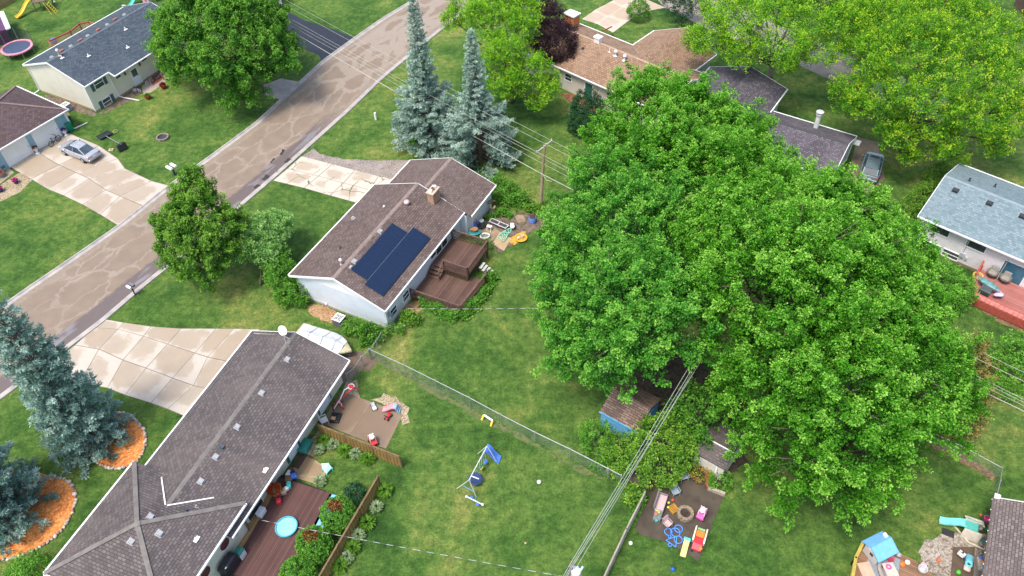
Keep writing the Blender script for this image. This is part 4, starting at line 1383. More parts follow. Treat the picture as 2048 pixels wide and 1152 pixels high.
def tan_house():
 fr = Frame(11.62, 72.61, 135.4)
 h = thing('tan_roof_house', 'beige house with tan shingle roof behind the spruces, purple tree at its corner', 'house', fr.o, fr.az)
 he, hr, y0, y1 = 2.8, 4.6, -8.8, 0.0
 x0, x1 = -6.6, 13.4
 wall = siding('beige_siding', (0.62, 0.56, 0.50))
 gable_walls(h, x0 + 0.4, x1 - 0.3, y0 + 0.4, y1 - 0.4, he + 0.05, hr - 0.05, wall)
 gable_roof(h, x0, x1, y0, y1, he, hr, SH_TAN, cap=pm('ridge_tan', (0.36, 0.25, 0.17), None, 2, 0.85, 0.3))
 wx0, wx1 = -4.4, 3.9
 gable_walls(h, -12.6, -8.0, wx0 + 0.4, wx1 - 0.4, he + 0.05, hr - 0.06, wall, axis='y')
 gable_roof(h, -13.0, -4.4, wx0, wx1, he + 0.002, hr, SH_TAN, axis='y', rakes=(True, False))
 wy = -0.395
 for x, y, w, hh in ((1137, 151, 1.0, 0.9), (1221, 192, 0.9, 0.9)):
  p = fr.on_plane(x, y, (0, wy, 0), (0, 1, 0))
  window(h, (p.x, wy, 1.75), (0, 1), w, hh)
 p = fr.on_plane(1178, 170, (0, wy, 0), (0, 1, 0))
 panel_door(h, (p.x, wy, 0.15), (0, 1), 0.95, 2.0, GREEN_SH, panels=(1, 2))

 def back(x, y):
  return fr.on_plane(x, y, (0, 0, he), (0, (hr - he), 4.4))
 p = back(1196, 82)
 mb = MB()
 mb.bx(p.x - 0.35, p.x + 0.35, p.y - 0.3, p.y + 0.3, p.z - 0.2, p.z + 0.45)
 mb.bx(p.x - 0.42, p.x + 0.42, p.y - 0.37, p.y + 0.37, p.z + 0.45, p.z + 0.55)
 mb.build('roof_box', WHITEP, h)
 for x, y in ((1231, 112), (1249, 121)):
  vent_pipe(h, back(x, y), 0.45, 0.09, WHITEP, cap=WHITEP, base=WHITEP)
 for x, y, hh in ((1219, 104, 0.4),):
  vent_pipe(h, back(x, y), hh, 0.05, WHITEP)
 for x, y in ((1166, 97), (1252, 124), (1257, 146)):
  vent_box(h, back(x, y), (0, -1, 0.41), DARK, 0.25)
 p = fr.on_plane(1156, 48, (0, -6.2, 0), (0, 1, 0))
 mb = MB()
 mb.bx(10.6, 12.0, -7.5, -6.4, 2.5, 4.9)
 ch = mb.build('chimney', pm('orange_brick', (0.50, 0.20, 0.075), (0.40, 0.15, 0.06), 6, 0.8, 0.4), h)
 mb = MB()
 mb.bx(10.5, 12.1, -7.6, -6.3, 4.9, 5.02)
 mb.bx(11.0, 11.6, -7.2, -6.7, 5.02, 5.15)
 mb.build('chimney_crown', pm('crown_white', (0.68, 0.70, 0.72), None, 3, 0.6), ch)
 return fr, h

def grey_house():
 fr = Frame(29.82, 56.67, 144.6)
 h = thing('grey_roof_house', 'house with weathered dark grey roof and a tall white flue, car beside it', 'house', fr.o, fr.az)
 he, hr, y0, y1 = 2.8, 4.3, -7.3, 0.0
 L = 12.5
 wall = siding('sage_siding', (0.50, 0.56, 0.52))
 gable_walls(h, 0.25, L, y0 + 0.4, y1 - 0.4, he + 0.05, hr - 0.05, wall)
 gable_roof(h, 0, L, y0, y1, he, hr, SH_PURP, cap=pm('ridge_charcoal', (0.06, 0.055, 0.065), None, 2, 0.85))
 gable_walls(h, -11.0, -0.6, 8.9, 16.6, he + 0.35, hr + 0.1, wall, axis='y')
 gable_roof(h, -11.4, -0.4, 8.5, 17.0, he + 0.3, hr + 0.15, SH_PURP, axis='y', cap=pm('ridge_charcoal', (0.06, 0.055, 0.065), None, 2, 0.85))
 p = fr.loc(1633, 250, 3.75)
 mb = MB()
 mb.cyl((p.x, p.y, 3.0), 0.24, 1.9, 16)
 fl = mb.build('flue', pm('flue_white', (0.66, 0.68, 0.64), (0.55, 0.57, 0.53), 3, 0.5), h)
 mb = MB()
 mb.lathe([(0.32, 0), (0.32, 0.1), (0.26, 0.12), (0.26, 0.3), (0.36, 0.3), (0.36, 0.36), (0.02, 0.42)], (p.x, p.y, 4.9), 18)
 mb.build('flue_cap', pm('flue_cap_grey', (0.55, 0.55, 0.55), (0.4, 0.4, 0.4), 3, 0.5), fl)
 downspout(h, [(0.15, y0 + 0.3, he - 0.1), (0.2, y0 + 0.45, 0.1)])
 window(h, (4.5, y1 - 0.395, 1.7), (0, 1), 1.3, 1.1)
 mb = MB()
 mb.bx(-0.55, 0.15, y0 + 0.15, y0 + 0.9, 2.45, 2.58)
 mb.build('door_hood', WHITE_TRIM, h)
 return fr, h

def white_house():
 fr = Frame(35.06, 50.39, -43.6)
 h = thing('blue_roof_house', 'pinkish white house with pale blue-grey roof above a red deck', 'house', fr.o, fr.az)
 he, hr, W, L = 3.3, 4.85, 9.3, 19.0
 ym = 4.6
 wall = siding('pink_white_siding', (0.74, 0.70, 0.72))
 gable_walls(h, 0.3, L, 0.45, W - 0.4, he + 0.05, hr - 0.05, wall, ym, foundation=pm('foundation_brown', (0.25, 0.17, 0.13), None, 2, 0.8))
 gable_roof(h, 0, L, 0, W, he, hr, SH_BLUE, ym, cap=pm('ridge_blue', (0.185, 0.24, 0.262), (0.22, 0.275, 0.295), 2, 0.85))
 wy = 0.445

 def wx(x, y):
  return fr.on_plane(x, y, (0, wy, 0), (0, 1, 0))
 for x, y, w, hh in ((1881, 460, 1.6, 0.95), (1953, 491, 1.6, 0.95), (1864, 493, 1.3, 0.8), (1901, 509, 1.4, 0.8)):
  p = wx(x, y)
  window(h, (p.x, wy, p.z), (0, -1), w, hh, bars=(1 if y > 492 else 0))
 p = wx(2031, 535)
 window(h, (p.x, wy, 1.35), (0, -1), 1.9, 2.1, bars=0, name='sliding_door', glass=pm('teal_glass', (0.02, 0.10, 0.16), (0.03, 0.16, 0.24), 1.2, 0.06, spec=0.8))
 downspout(h, [(0.42, 0.4, he - 0.1), (0.42, 0.4, 0.1)])
 p = wx(1925, 508)
 mb = MB()
 mb.box((p.x, wy - 0.1, p.z), (0.4, 0.2, 0.4))
 mb.tube([(p.x, wy - 0.06, p.z + 0.2), (p.x, wy - 0.06, he)], 0.035)
 mb.box((p.x + 0.4, wy - 0.08, p.z - 0.2), (0.2, 0.14, 0.25))
 mb.build('electric_meter', pm('meter_grey2', (0.45, 0.47, 0.5), (0.3, 0.32, 0.34), 4, 0.5), h)

 def near(x, y):
  return fr.on_plane(x, y, (0, 0, he), (0, -(hr - he), ym))

 def far(x, y):
  return fr.on_plane(x, y, (0, W, he), (0, (hr - he), W - ym))
 for x, y in ((1911, 381), (1979, 407), (2045, 433)):
  vent_box(h, near(x, y), (0, 1, 0.33), pm('vent_black', (0.025, 0.03, 0.035), None, 3, 0.6), 0.42)
 for x, y in ((1938, 362), (1989, 374)):
  vent_pipe(h, far(x, y), 0.35, 0.07, DARK)
 return fr, h

def corner_house():
 fr = Frame(30.11, 24.33, -119.8)
 h = thing('corner_house', 'house roof of mottled grey-brown shingles in the bottom right corner', 'house', fr.o, fr.az)
 he, hr, W, L = 2.7, 4.6, 9.5, 10.0
 wall = siding('ivory_siding', (0.66, 0.60, 0.48))
 gable_walls(h, 0.3, L, 0.6, W - 0.6, he + 0.05, hr - 0.05, wall)
 gable_roof(h, 0, L, 0, W, he, hr, SH_GBR, eaves=(False, True))
 mb = MB()
 mb.bar((0, -0.07, he - 0.05), (L, -0.07, he - 0.05), 0.13, 0.12)
 mb.build('gutter', pm('gutter_brown', (0.13, 0.10, 0.085), (0.09, 0.07, 0.06), 3, 0.5), h)
 for k in range(11):
  mb = MB()
  mb.ell((0.2 + k * 0.8, -0.15, he - 0.02), 0.035, 0.035, 0.05, 6, 4)
  mb.build('string_light', WHITEP, h)
 mb = MB()
 mb.box((-0.1, 0.12, he + 0.02), (0.35, 0.35, 0.16))
 mb.build('gutter_guard', WHITEP, h)
 downspout(h, [(2.3, 0.5, 2.5), (2.3, 0.5, 0.15), (2.2, -0.4, 0.1), (1.1, -1.7, 0.08)], pm('ivory_spout', (0.6, 0.55, 0.42), None, 3, 0.5))
 return fr, h

def far_garage():
 a, b = P(524, 25), P(561, 12)
 az = math.atan2(b.y - a.y, b.x - a.x)
 L = (b - a).length
 h = thing('white_garage', 'white garage wall cut off by the top edge above the black driveway', 'garage', a, az)
 wall = siding('white_siding', (0.78, 0.79, 0.80))
 gable_walls(h, -1.0, L + 0.3, 0.0, 7.0, 2.6, 4.2, wall, foundation=pm('foundation_rust', (0.42, 0.25, 0.14), None, 2, 0.8))
 gable_roof(h, -1.4, L + 0.6, -0.4, 7.4, 2.6, 4.3, SH_BROWN)
 panel_door(h, (L / 2 - 0.3, -0.005, 0.02), (0, -1), L * 0.75, 2.15, siding('white_overhead', (0.8, 0.81, 0.82), 0.5), panels=(4, 4), name='overhead_door')
 return h

def sheds():
 fr = Frame(5.88, 32.96, -37.9)
 h = thing('blue_shed', 'bright blue garden shed with worn brown shingle roof under the maples', 'shed', fr.o, fr.az)
 blue = pm('blue_paint', (0.10, 0.33, 0.62), (0.16, 0.42, 0.70), 2, 0.5)
 shr = shingles('shed_shingles', (0.185, 0.125, 0.095), (0.085, 0.058, 0.045), (0.30, 0.215, 0.165), (0.05, 0.035, 0.03), bw=0.5, rh=0.17, stain=(0.05, 0.04, 0.035), stain_amt=0.6)
 gable_walls(h, 0.06, 3.0, 0.08, 3.3, 1.9, 2.75, blue)
 gable_roof(h, -0.03, 3.1, 0.0, 3.4, 1.92, 2.8, shr, eaves=(False, False), rakes=(False, False))
 mb = MB()
 mb.bar((-0.05, -0.02, 1.83), (3.12, -0.02, 1.83), 0.04, 0.16)
 mb.build('fascia', blue, h)
 panel_door(h, (3.0, 1.7, 0.1), (1, 0), 1.3, 1.7, blue, panels=(2, 1), trim=blue)
 fr = Frame(11.93, 29.24, -38.7)
 h = thing('grey_shed', 'small cream shed with charcoal roof and a white ridge strip beside the maple', 'shed', fr.o, fr.az)
 gable_walls(h, 0.06, 2.25, 0.08, 3.1, 1.85, 2.4, pm('shed_cream', (0.62, 0.56, 0.48), (0.52, 0.46, 0.38), 2, 0.7), 1.1)
 gable_roof(h, -0.05, 2.35, 0.0, 3.2, 1.9, 2.5, SH_GREY, 1.1, eaves=(False, False), rakes=(False, False))
 mb = MB()
 mb.bar((-0.08, 1.1, 2.53), (2.38, 1.1, 2.53), 0.08, 0.03)
 mb.build('ridge_strip', WHITE_TRIM, h)
 panel_door(h, (1.15, 0.075, 0.05), (0, -1), 1.1, 1.65, pm('shed_cream', (1, 1, 1)), panels=(2, 1))

FR1, H1 = centre_house()
FR2, H2 = south_house()
FR3, H3 = cream_house()
FR4, H4 = garage_house()
FR5, H5 = tan_house()
FR6, H6 = grey_house()
FR7, H7 = white_house()
FR8, H8 = corner_house()
far_garage()
sheds()
# ------------------------------------------------------------------ vegetation

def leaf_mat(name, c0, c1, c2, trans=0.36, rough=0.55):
 """leaf tones by age, chance and painted crown shade"""
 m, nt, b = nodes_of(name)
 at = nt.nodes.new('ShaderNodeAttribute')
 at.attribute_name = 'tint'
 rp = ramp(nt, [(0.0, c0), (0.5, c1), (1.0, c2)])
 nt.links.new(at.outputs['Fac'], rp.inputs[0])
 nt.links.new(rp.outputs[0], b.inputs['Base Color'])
 b.inputs['Roughness'].default_value = rough
 b.inputs['Specular IOR Level'].default_value = 0.14
 tr = nt.nodes.new('ShaderNodeBsdfTranslucent')
 col = mixc(nt, 1.0, rp.outputs[0], (1.35, 1.25, 0.7), 'MULTIPLY')
 nt.links.new(col, tr.inputs['Color'])
 mx = nt.nodes.new('ShaderNodeMixShader')
 mx.inputs[0].default_value = trans
 nt.links.new(b.outputs[0], mx.inputs[1])
 nt.links.new(tr.outputs[0], mx.inputs[2])
 out = nt.nodes['Material Output']
 nt.links.new(mx.outputs[0], out.inputs['Surface'])
 return m

BARK = pm('bark', (0.14, 0.105, 0.08), (0.085, 0.065, 0.05), 5, 0.9, 0.6)
BARK_PALE = pm('pale_bark', (0.25, 0.22, 0.18), (0.17, 0.145, 0.12), 5, 0.9, 0.6)

def norm(a):
 return a / np.maximum(np.linalg.norm(a, axis=-1, keepdims=True), 1e-9)

def leaf_object(name, mat, pos, ax, nr, ln, wd, tint, parent, fold=0.15):
 """many single leaves as one mesh: each a bent four-cornered blade"""
 N = len(pos)
 ax = norm(ax)
 sd = norm(np.cross(ax, nr))
 up = np.cross(sd, ax)
 mid = pos + ax * (ln * 0.5)[:, None] + up * (ln * fold)[:, None]
 v = np.empty((N, 4, 3))
 v[:, 0] = pos
 v[:, 1] = mid + sd * (wd * 0.5)[:, None]
 v[:, 2] = pos + ax * ln[:, None]
 v[:, 3] = mid - sd * (wd * 0.5)[:, None]
 me = bpy.data.meshes.new(name)
 me.vertices.add(N * 4)
 me.vertices.foreach_set('co', v.reshape(-1).astype(np.float32))
 me.loops.add(N * 4)
 me.loops.foreach_set('vertex_index', np.arange(N * 4, dtype=np.int32))
 me.polygons.add(N)
 me.polygons.foreach_set('loop_start', np.arange(0, N * 4, 4, dtype=np.int32))
 me.polygons.foreach_set('loop_total', np.full(N, 4, dtype=np.int32))
 at = me.attributes.new('tint', 'FLOAT', 'FACE')
 at.data.foreach_set('value', np.clip(tint, 0, 1).astype(np.float32))
 me.materials.append(mat)
 me.update()
 o = bpy.data.objects.new(name, me)
 COL.objects.link(o)
 o.parent = parent
 return o

def rdir(n):
 return norm(rng.normal(size=(n, 3)))

def shoots_on_lobes(lobes, per_m2, thick=0.45, zmin=-0.55, gap=0.18):
 """points near the outside of a cluster of ellipsoids, with outward directions"""
 L = np.array(lobes, float)
 out_p, out_n = [], []
 for i, (cx, cy, cz, rx, ry, rz) in enumerate(L):
  n = int(4 * PI * ((rx * ry * rz) ** (2 / 3)) * per_m2)
  d = rdir(n)
  keep = d[:, 2] > zmin
  d = d[keep]
  n = len(d)
  ph = rng.uniform(0, 6, 3)
  ws = thick / 0.45
  wob = 1 + ws * 0.10 * np.sin(d[:, 0] * 5 + ph[0]) * np.cos(d[:, 1] * 4 + ph[1]) + ws * 0.07 * np.sin(d[:, 2] * 7 + d[:, 0] * 6 + ph[2])
  r = (1 - thick * rng.random(n) ** 2.2) * wob
  p = d * np.array([rx, ry, rz]) * r[:, None] + np.array([cx, cy, cz])
  keep = np.ones(n, bool)
  for j, (ax, ay, az, bx_, by_, bz_) in enumerate(L):
   if j == i:
    continue
   q = (p - np.array([ax, ay, az])) / np.array([bx_, by_, bz_])
   keep &= ((q ** 2).sum(1) > 0.52)
  g = np.sin(p[:, 0] * 1.9 + ph[0]) + np.sin(p[:, 1] * 2.1 + ph[1]) + np.sin(p[:, 2] * 2.3 + ph[2])
  keep &= (g > -1.5 + gap * 2) | (rng.random(n) < 0.35)
  keep &= p[:, 2] > 0.15
  out_p.append(p[keep])
  out_n.append(d[keep])
 return np.concatenate(out_p), np.concatenate(out_n)

def spray_leaves(P0, D, leaves, L, rad, leaf, tip_tint=0.5, base_tint=0.25, jitter=0.18, droop=0.25, width=0.62, extra=None):
 """leaves set along each shoot, pointing out and forward"""
 S = len(P0)
 Ls = rng.uniform(L[0], L[1], S)
 t = rng.random((S, leaves)) ** 0.8
 ph = rng.uniform(0, 2 * PI, (S, leaves))
 a = norm(np.cross(D, rng.normal(size=(S, 3))))
 b = np.cross(D, a)
 radial = a[:, None, :] * np.cos(ph)[..., None] + b[:, None, :] * np.sin(ph)[..., None]
 rr = rad * (1.05 - 0.75 * t) * rng.uniform(0.4, 1.1, (S, leaves))
 pos = P0[:, None, :] + D[:, None, :] * (t * Ls[:, None])[..., None] + radial * rr[..., None]
 ax = radial * 0.9 + D[:, None, :] * (0.2 + 0.7 * t)[..., None] + rng.normal(size=(S, leaves, 3)) * 0.45
 ax[..., 2] -= droop * (1 - t)
 nr = D[:, None, :] * 0.8 + np.array([0, 0, 0.7]) + rng.normal(size=(S, leaves, 3)) * 0.5
 ln = leaf * rng.uniform(0.7, 1.25, (S, leaves)) * (1.05 - 0.3 * t)
 per = rng.normal(0, jitter, S)[:, None] if extra is None else extra[:, None]
 tint = base_tint + tip_tint * t ** 1.6 + per + rng.normal(0, 0.09, (S, leaves))  # young tips lighter; shade towards the shoot foot painted into the tint
 k = S * leaves
 return pos.reshape(k, 3), ax.reshape(k, 3), nr.reshape(k, 3), ln.reshape(k), (ln * width).reshape(k), tint.reshape(k)

def plumes(lobes, dens, ln, wd, shoots, out, up, zmin, low_droop=0.0):
 """branch ends: leafy spikes that leave the outside of the crown; returns shoot feet, directions and how near the spike's tip"""
 L = np.array(lobes, float)
 fp, fd, ft = [], [], []
 for i, (cx, cy, cz, rx, ry, rz) in enumerate(L):
  n = int(4 * PI * ((rx * ry * rz) ** (2 / 3)) * dens)
  d = rdir(n)
  d = d[d[:, 2] > zmin]
  n = len(d)
  c = np.array([cx, cy, cz])
  b = c + d * np.array([rx, ry, rz]) * rng.uniform(0.26, 0.60, n)[:, None]
  w = np.full(n, up) - low_droop * np.clip(0.35 - d[:, 2], 0, 1)
  ax = norm(d * out + np.array([0, 0, 1.0]) * w[:, None] + rng.normal(size=(n, 3)) * 0.2)
  l = rng.uniform(ln[0], ln[1], n) * (0.75 + 0.25 * np.clip(rx / 3.5, 0.4, 1.2))
  tip = b + ax * l[:, None]
  keep = tip[:, 2] > 0.4
  for j in range(len(L)):
   if j != i:
    q = (tip - L[j, :3]) / L[j, 3:]
    keep &= (q ** 2).sum(1) > 0.62
  b, ax, l = b[keep], ax[keep], l[keep]
  n = len(b)
  w_ = rng.uniform(wd[0], wd[1], n)
  k = shoots
  t = rng.random((n, k)) ** 0.85
  ph = rng.uniform(0, 2 * PI, (n, k))
  a1 = norm(np.cross(ax, rng.normal(size=(n, 3))))
  a2 = np.cross(ax, a1)
  rad = a1[:, None] * np.cos(ph)[..., None] + a2[:, None] * np.sin(ph)[..., None]
  prof = (1.04 - t) ** 0.65 * np.minimum(1, t * 4 + .35)
  pos = b[:, None] + ax[:, None] * (t * l[:, None])[..., None] + rad * (w_[:, None] * prof * rng.uniform(.35, 1, (n, k)))[..., None]
  dr = norm(ax[:, None] * 0.75 + rad * 0.65 + rng.normal(size=(n, k, 3)) * 0.2 + np.array([0, 0, .2]))
  fp.append(pos.reshape(-1, 3))
  fd.append(dr.reshape(-1, 3))
  ft.append((t ** 1.6 * 0.46 + rng.normal(0, 0.08, n)[:, None]).reshape(-1))  # painted shading of each spike: dark foot, light tip
 return np.concatenate(fp), np.concatenate(fd), np.concatenate(ft)

def limbs(mb, base, lobes, r0, z0=1.2, n=9):
 base = Vector(base)
 top = max(lobes, key=lambda q: q[2])
 cxy = Vector((sum(l[0] for l in lobes) / len(lobes), sum(l[1] for l in lobes) / len(lobes), 0))
 fork = Vector((base.x * .7 + cxy.x * .3, base.y * .7 + cxy.y * .3, max(z0, 0.28 * top[2])))
 mb.tube([base - Vector((0, 0, .1)), base + Vector((0, 0, 0.35)), base.lerp(fork, 0.5), fork], r0 * 1.25, n, r0 * 0.8)
 for l in lobes:
  c = Vector((l[0], l[1], l[2] + l[5] * 0.25))
  m = fork.lerp(c, 0.5) + Vector((random.uniform(-.4, .4), random.uniform(-.4, .4), random.uniform(-.2, .5)))
  mb.tube([fork - Vector((0, 0, .15)), fork.lerp(m, .5), m, c], r0 * 0.55, 7, r0 * 0.12)
  for k in range(5):
   d = Vector((random.gauss(0, 1), random.gauss(0, 1), random.uniform(0.0, 1.2))).normalized()
   e = c + Vector((d.x * l[3], d.y * l[4], d.z * l[5])) * 0.8
   s = m.lerp(c, random.uniform(.2, .9))
   mb.tube([s, s.lerp(e, .5) + Vector((0, 0, .2)), e], r0 * 0.2, 5, r0 * 0.05)

def tree(name, label, cat, lobes_px, leafm, base=None, group=None, per_m2=4.2, leaves=30, leaf=0.2, L=(0.7, 1.4), rad=0.34, up=0.75, out=0.6, trunk_r=0.3, barkm=None, thick=0.45, tip=0.5, basetint=0.25, jitter=0.16, gap=0.18, zmin=-0.5, flat=0.92, width=0.62, droop=0.25, trunk=True, z0=1.2, sub=0, plume=None):
 W = [(P(px, py, z), r) for px, py, z, r in lobes_px]
 if base is None:
  bx_ = sum(w[0].x for w in W) / len(W)
  by_ = sum(w[0].y for w in W) / len(W)
 else:
  q = P(*base)
  bx_, by_ = q.x, q.y
 root = thing(name, label, cat, (bx_, by_, 0), 0, group)
 lobes = [(w.x - bx_, w.y - by_, w.z, r, r, r * flat) for w, r in W]
 full = lobes
 if sub:
  full = []
  for l in lobes:
   full.append((l[0], l[1], l[2], l[3] * .84, l[4] * .84, l[5] * .84))
   for k in range(sub):
    a = 2 * PI * (k + random.random() * .7) / sub
    e = random.choice((0.05, 0.35, 0.7, 1.0)) + random.uniform(-.15, .15)
    q = l[3] * random.uniform(.30, .46)
    full.append((l[0] + math.cos(a) * math.cos(e) * l[3] * .72, l[1] + math.sin(a) * math.cos(e) * l[3] * .72, l[2] + math.sin(e) * l[5] * .78, q, q, q))
 if plume:
  p, D, ex = plumes(lobes, *plume[:4], out, up, zmin, plume[4])
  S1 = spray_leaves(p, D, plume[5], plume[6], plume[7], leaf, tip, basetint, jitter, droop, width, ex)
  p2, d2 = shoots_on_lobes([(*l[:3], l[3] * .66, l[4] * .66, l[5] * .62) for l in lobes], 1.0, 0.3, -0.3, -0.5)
  S2 = spray_leaves(p2, d2, 22, (0.5, 1.0), 0.4, leaf * 1.1, 0.12, 0.03, 0.05, droop, width)  # inner leaves tinted dark: shade inside the crown painted in
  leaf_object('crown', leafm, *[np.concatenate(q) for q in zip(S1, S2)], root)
  if trunk:
   mb = MB()
   limbs(mb, (0, 0, 0), lobes, trunk_r, z0)
   mb.build('trunk', barkm or BARK, root, smooth=True)
  return root
 p, d = shoots_on_lobes(full, per_m2, thick, zmin, gap)
 D = norm(d * out + np.array([0, 0, up]) + rng.normal(size=p.shape) * 0.22)
 p = p - D * (0.5 * (L[0] + L[1]) * 0.75)
 p[:, 2] = np.maximum(p[:, 2], 0.08)
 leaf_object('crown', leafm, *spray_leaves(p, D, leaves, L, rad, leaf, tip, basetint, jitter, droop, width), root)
 if trunk:
  mb = MB()
  limbs(mb, (0, 0, 0), lobes, trunk_r, z0)
  mb.build('trunk', barkm or BARK, root, smooth=True)
 return root

def spruce(name, label, base, height, radius, leafm, group=None, bare=(), taper=1.0, tiers=30, seed=1, droop=0.25, z_low=0.6, dens=1.0, prof=None, lean=(0, 0)):
 """tiered conifer: limbs leave the stem in whorls, hang a little and turn up; every twig carries needle tufts"""
 q = P(*base) if len(base) == 2 else Vector(base)
 root = thing(name, label, 'spruce tree', (q.x, q.y, 0), 0, group)
 r_ = np.random.default_rng(seed)
 pos, axs, tn, sz = [], [], [], []
 mb = MB()
 mb.tube([(0, 0, -0.1), (0, 0, height * .5), (0, 0, height * 0.99)], 0.24, 8, 0.02)
 prof = prof or (lambda f: (1 - f) ** taper)
 for i in range(tiers):
  f = (i + r_.uniform(-0.3, 0.3)) / tiers
  z = z_low + (height - z_low) * max(f, 0)
  Rz = radius * prof(max(f, 0)) + 0.12
  nb = max(5, int(5.0 + Rz * 3.0))
  a0 = r_.uniform(0, 2 * PI)
  for k in range(nb):
   a = a0 + 2 * PI * k / nb + r_.uniform(-0.25, 0.25)
   if any(abs((a - b + PI) % (2 * PI) - PI) < w and zl < z < zh for b, w, zl, zh in bare):
    continue
   Lb = Rz * r_.uniform(0.68, 1.14)
   ca, sa = math.cos(a), math.sin(a)
   steep = 0.55 * f - droop * (1 - f)
   pts = []
   for s in np.linspace(0, 1, 6):
    zz = z + Lb * (steep * s + 0.22 * s ** 2.2) + r_.uniform(-.03, .03)
    pts.append(np.array([ca * Lb * s, sa * Lb * s, max(zz, 0.15)]))
   mb.tube([Vector(p) for p in pts[:5]], 0.035, 4, 0.01, caps=False)
   m = int(max(5, Lb * 8.5) * dens)
   s = np.sqrt(r_.uniform(0.07, 1.0, m))
   ii = np.clip((s * 5).astype(int), 0, 4)
   fr = s * 5 - ii
   Pp = np.array(pts)
   c = Pp[ii] * (1 - fr)[:, None] + Pp[ii + 1] * fr[:, None]
   side = np.array([-sa, ca, 0.0])
   lat = r_.uniform(-1, 1, m) * (0.10 + 0.42 * (1 - s * 0.8)) * min(Lb, 1.7) * 0.62
   c = c + side * lat[:, None]
   c[:, 2] += r_.uniform(-0.10, 0.07, m) - np.abs(lat) * 0.22
   dirv = np.array([ca, sa, 0.25]) + side * (np.sign(lat) * 0.75)[:, None] + r_.normal(0, 0.2, (m, 3))
   pos.append(c)
   axs.append(dirv)
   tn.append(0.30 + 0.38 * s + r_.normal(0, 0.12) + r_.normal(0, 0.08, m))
   sz.append(r_.uniform(0.75, 1.2, m) * (0.75 + 0.25 * min(Lb, 1.5)))
 C, A, T, Z = np.concatenate(pos), norm(np.concatenate(axs)), np.concatenate(tn), np.concatenate(sz)
 n, k = len(C), 11
 d = norm(A[:, None, :] * 0.75 + r_.normal(size=(n, k, 3)) * 0.62 + np.array([0, 0, 0.25]))
 start = C[:, None, :] + A[:, None, :] * (r_.uniform(-0.14, 0.12, (n, k)) * Z[:, None])[..., None]
 ln = (0.21 * Z)[:, None] * r_.uniform(0.75, 1.25, (n, k))
 nr = r_.normal(size=(n, k, 3)) + np.array([0, 0, 0.6])
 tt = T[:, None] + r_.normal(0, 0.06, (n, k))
 N = n * k
 leaf_object('crown', leafm, start.reshape(N, 3), d.reshape(N, 3), nr.reshape(N, 3), ln.reshape(N), (ln * 0.30).reshape(N), tt.reshape(N), root, 0.05)
 mb.build('trunk', BARK, root)
 return root

def rosette(name, label, cat, px, r, h, leafm, n=70, group=None, leaf=0.3, wide=0.35, base=0.35, jit=0.2, z=0.0):
 """leafy perennial: long blades arching out of one crown"""
 q = P(px[0], px[1], z)
 root = thing(name, label, cat, (q.x, q.y, z), 0, group)
 a = rng.uniform(0, 2 * PI, n)
 e = rng.uniform(0.15, 1.3, n)
 rad = r * rng.uniform(0.15, 0.75, n)
 d = np.stack([np.cos(a) * np.cos(e), np.sin(a) * np.cos(e), np.sin(e)], 1)
 pos = np.stack([np.cos(a) * rad * .8, np.sin(a) * rad * .8, h * (0.25 + 0.65 * (1 - (rad / r) ** 2))], 1)
 ax = d * np.array([1, 1, 0.7]) + np.array([0, 0, -0.25])
 nr = np.tile(np.array([0, 0, 1.0]), (n, 1)) + rng.normal(size=(n, 3)) * 0.3
 ln = leaf * rng.uniform(0.8, 1.3, n)
 leaf_object('foliage', leafm, pos, ax, nr, ln, ln * wide, base + rng.normal(0, jit, n), root, 0.18)
 return root

def creeper(name, label, cat, line, width, h, leafm, per=90, group=None, leaf=0.16, base=0.4):
 """low leafy bed along a ground line given in photo pixels"""
 pts = [P(*p) for p in line]
 c = sum(pts, Vector()) / len(pts)
 root = thing(name, label, cat, c, 0, group)
 pos = []
 for a, b in zip(pts, pts[1:]):
  n = int((b - a).length * per)
  t = rng.random(n)
  d = (b - a).normalized()
  s = np.array([-d.y, d.x, 0])
  w = rng.normal(0, 0.4, n) * width
  A, B = np.array(a), np.array(b)
  p = A + (B - A) * t[:, None] + s * w[:, None]
  lump = 0.6 + 0.4 * np.sin(p[:, 0] * 2.3) * np.cos(p[:, 1] * 2.7)
  p[:, 2] = np.maximum(rng.uniform(0.15, 1.0, n) * h * lump * np.clip(1.15 - np.abs(w) / width * 0.7, 0.15, 1), 0.04)
  pos.append(p)
 p = np.concatenate(pos) - np.array(c)
 n = len(p)
 ax = rdir(n) * np.array([1, 1, 0.5]) + np.array([0, 0, 0.15])
 nr = rdir(n) * 0.6 + np.array([0, 0, 1.0])
 ln = leaf * rng.uniform(0.7, 1.3, n)
 leaf_object('foliage', leafm, p, ax, nr, ln, ln * 0.65, base + rng.normal(0, 0.22, n), root)
 return root

LM_MAPLE = leaf_mat('maple_leaf', (0.020, 0.098, 0.006), (0.075, 0.285, 0.013), (0.36, 0.66, 0.105))
LM_MAPLE2 = leaf_mat('maple_leaf_cool', (0.020, 0.112, 0.013), (0.078, 0.300, 0.028), (0.34, 0.64, 0.105))
LM_DEEP = leaf_mat('deep_green_leaf', (0.018, 0.088, 0.010), (0.066, 0.225, 0.022), (0.25, 0.48, 0.065))
LM_LINDEN = leaf_mat('linden_leaf', (0.022, 0.095, 0.010), (0.070, 0.210, 0.020), (0.26, 0.46, 0.065))
LM_YELLOW = leaf_mat('locust_leaf', (0.043, 0.165, 0.011), (0.157, 0.395, 0.020), (0.442, 0.640, 0.039))
LM_SILVER = leaf_mat('silvery_leaf', (0.065, 0.190, 0.042), (0.185, 0.400, 0.095), (0.44, 0.66, 0.24))
LM_PURPLE = leaf_mat('purple_leaf', (0.012, 0.007, 0.010), (0.032, 0.016, 0.022), (0.075, 0.034, 0.042), 0.15)
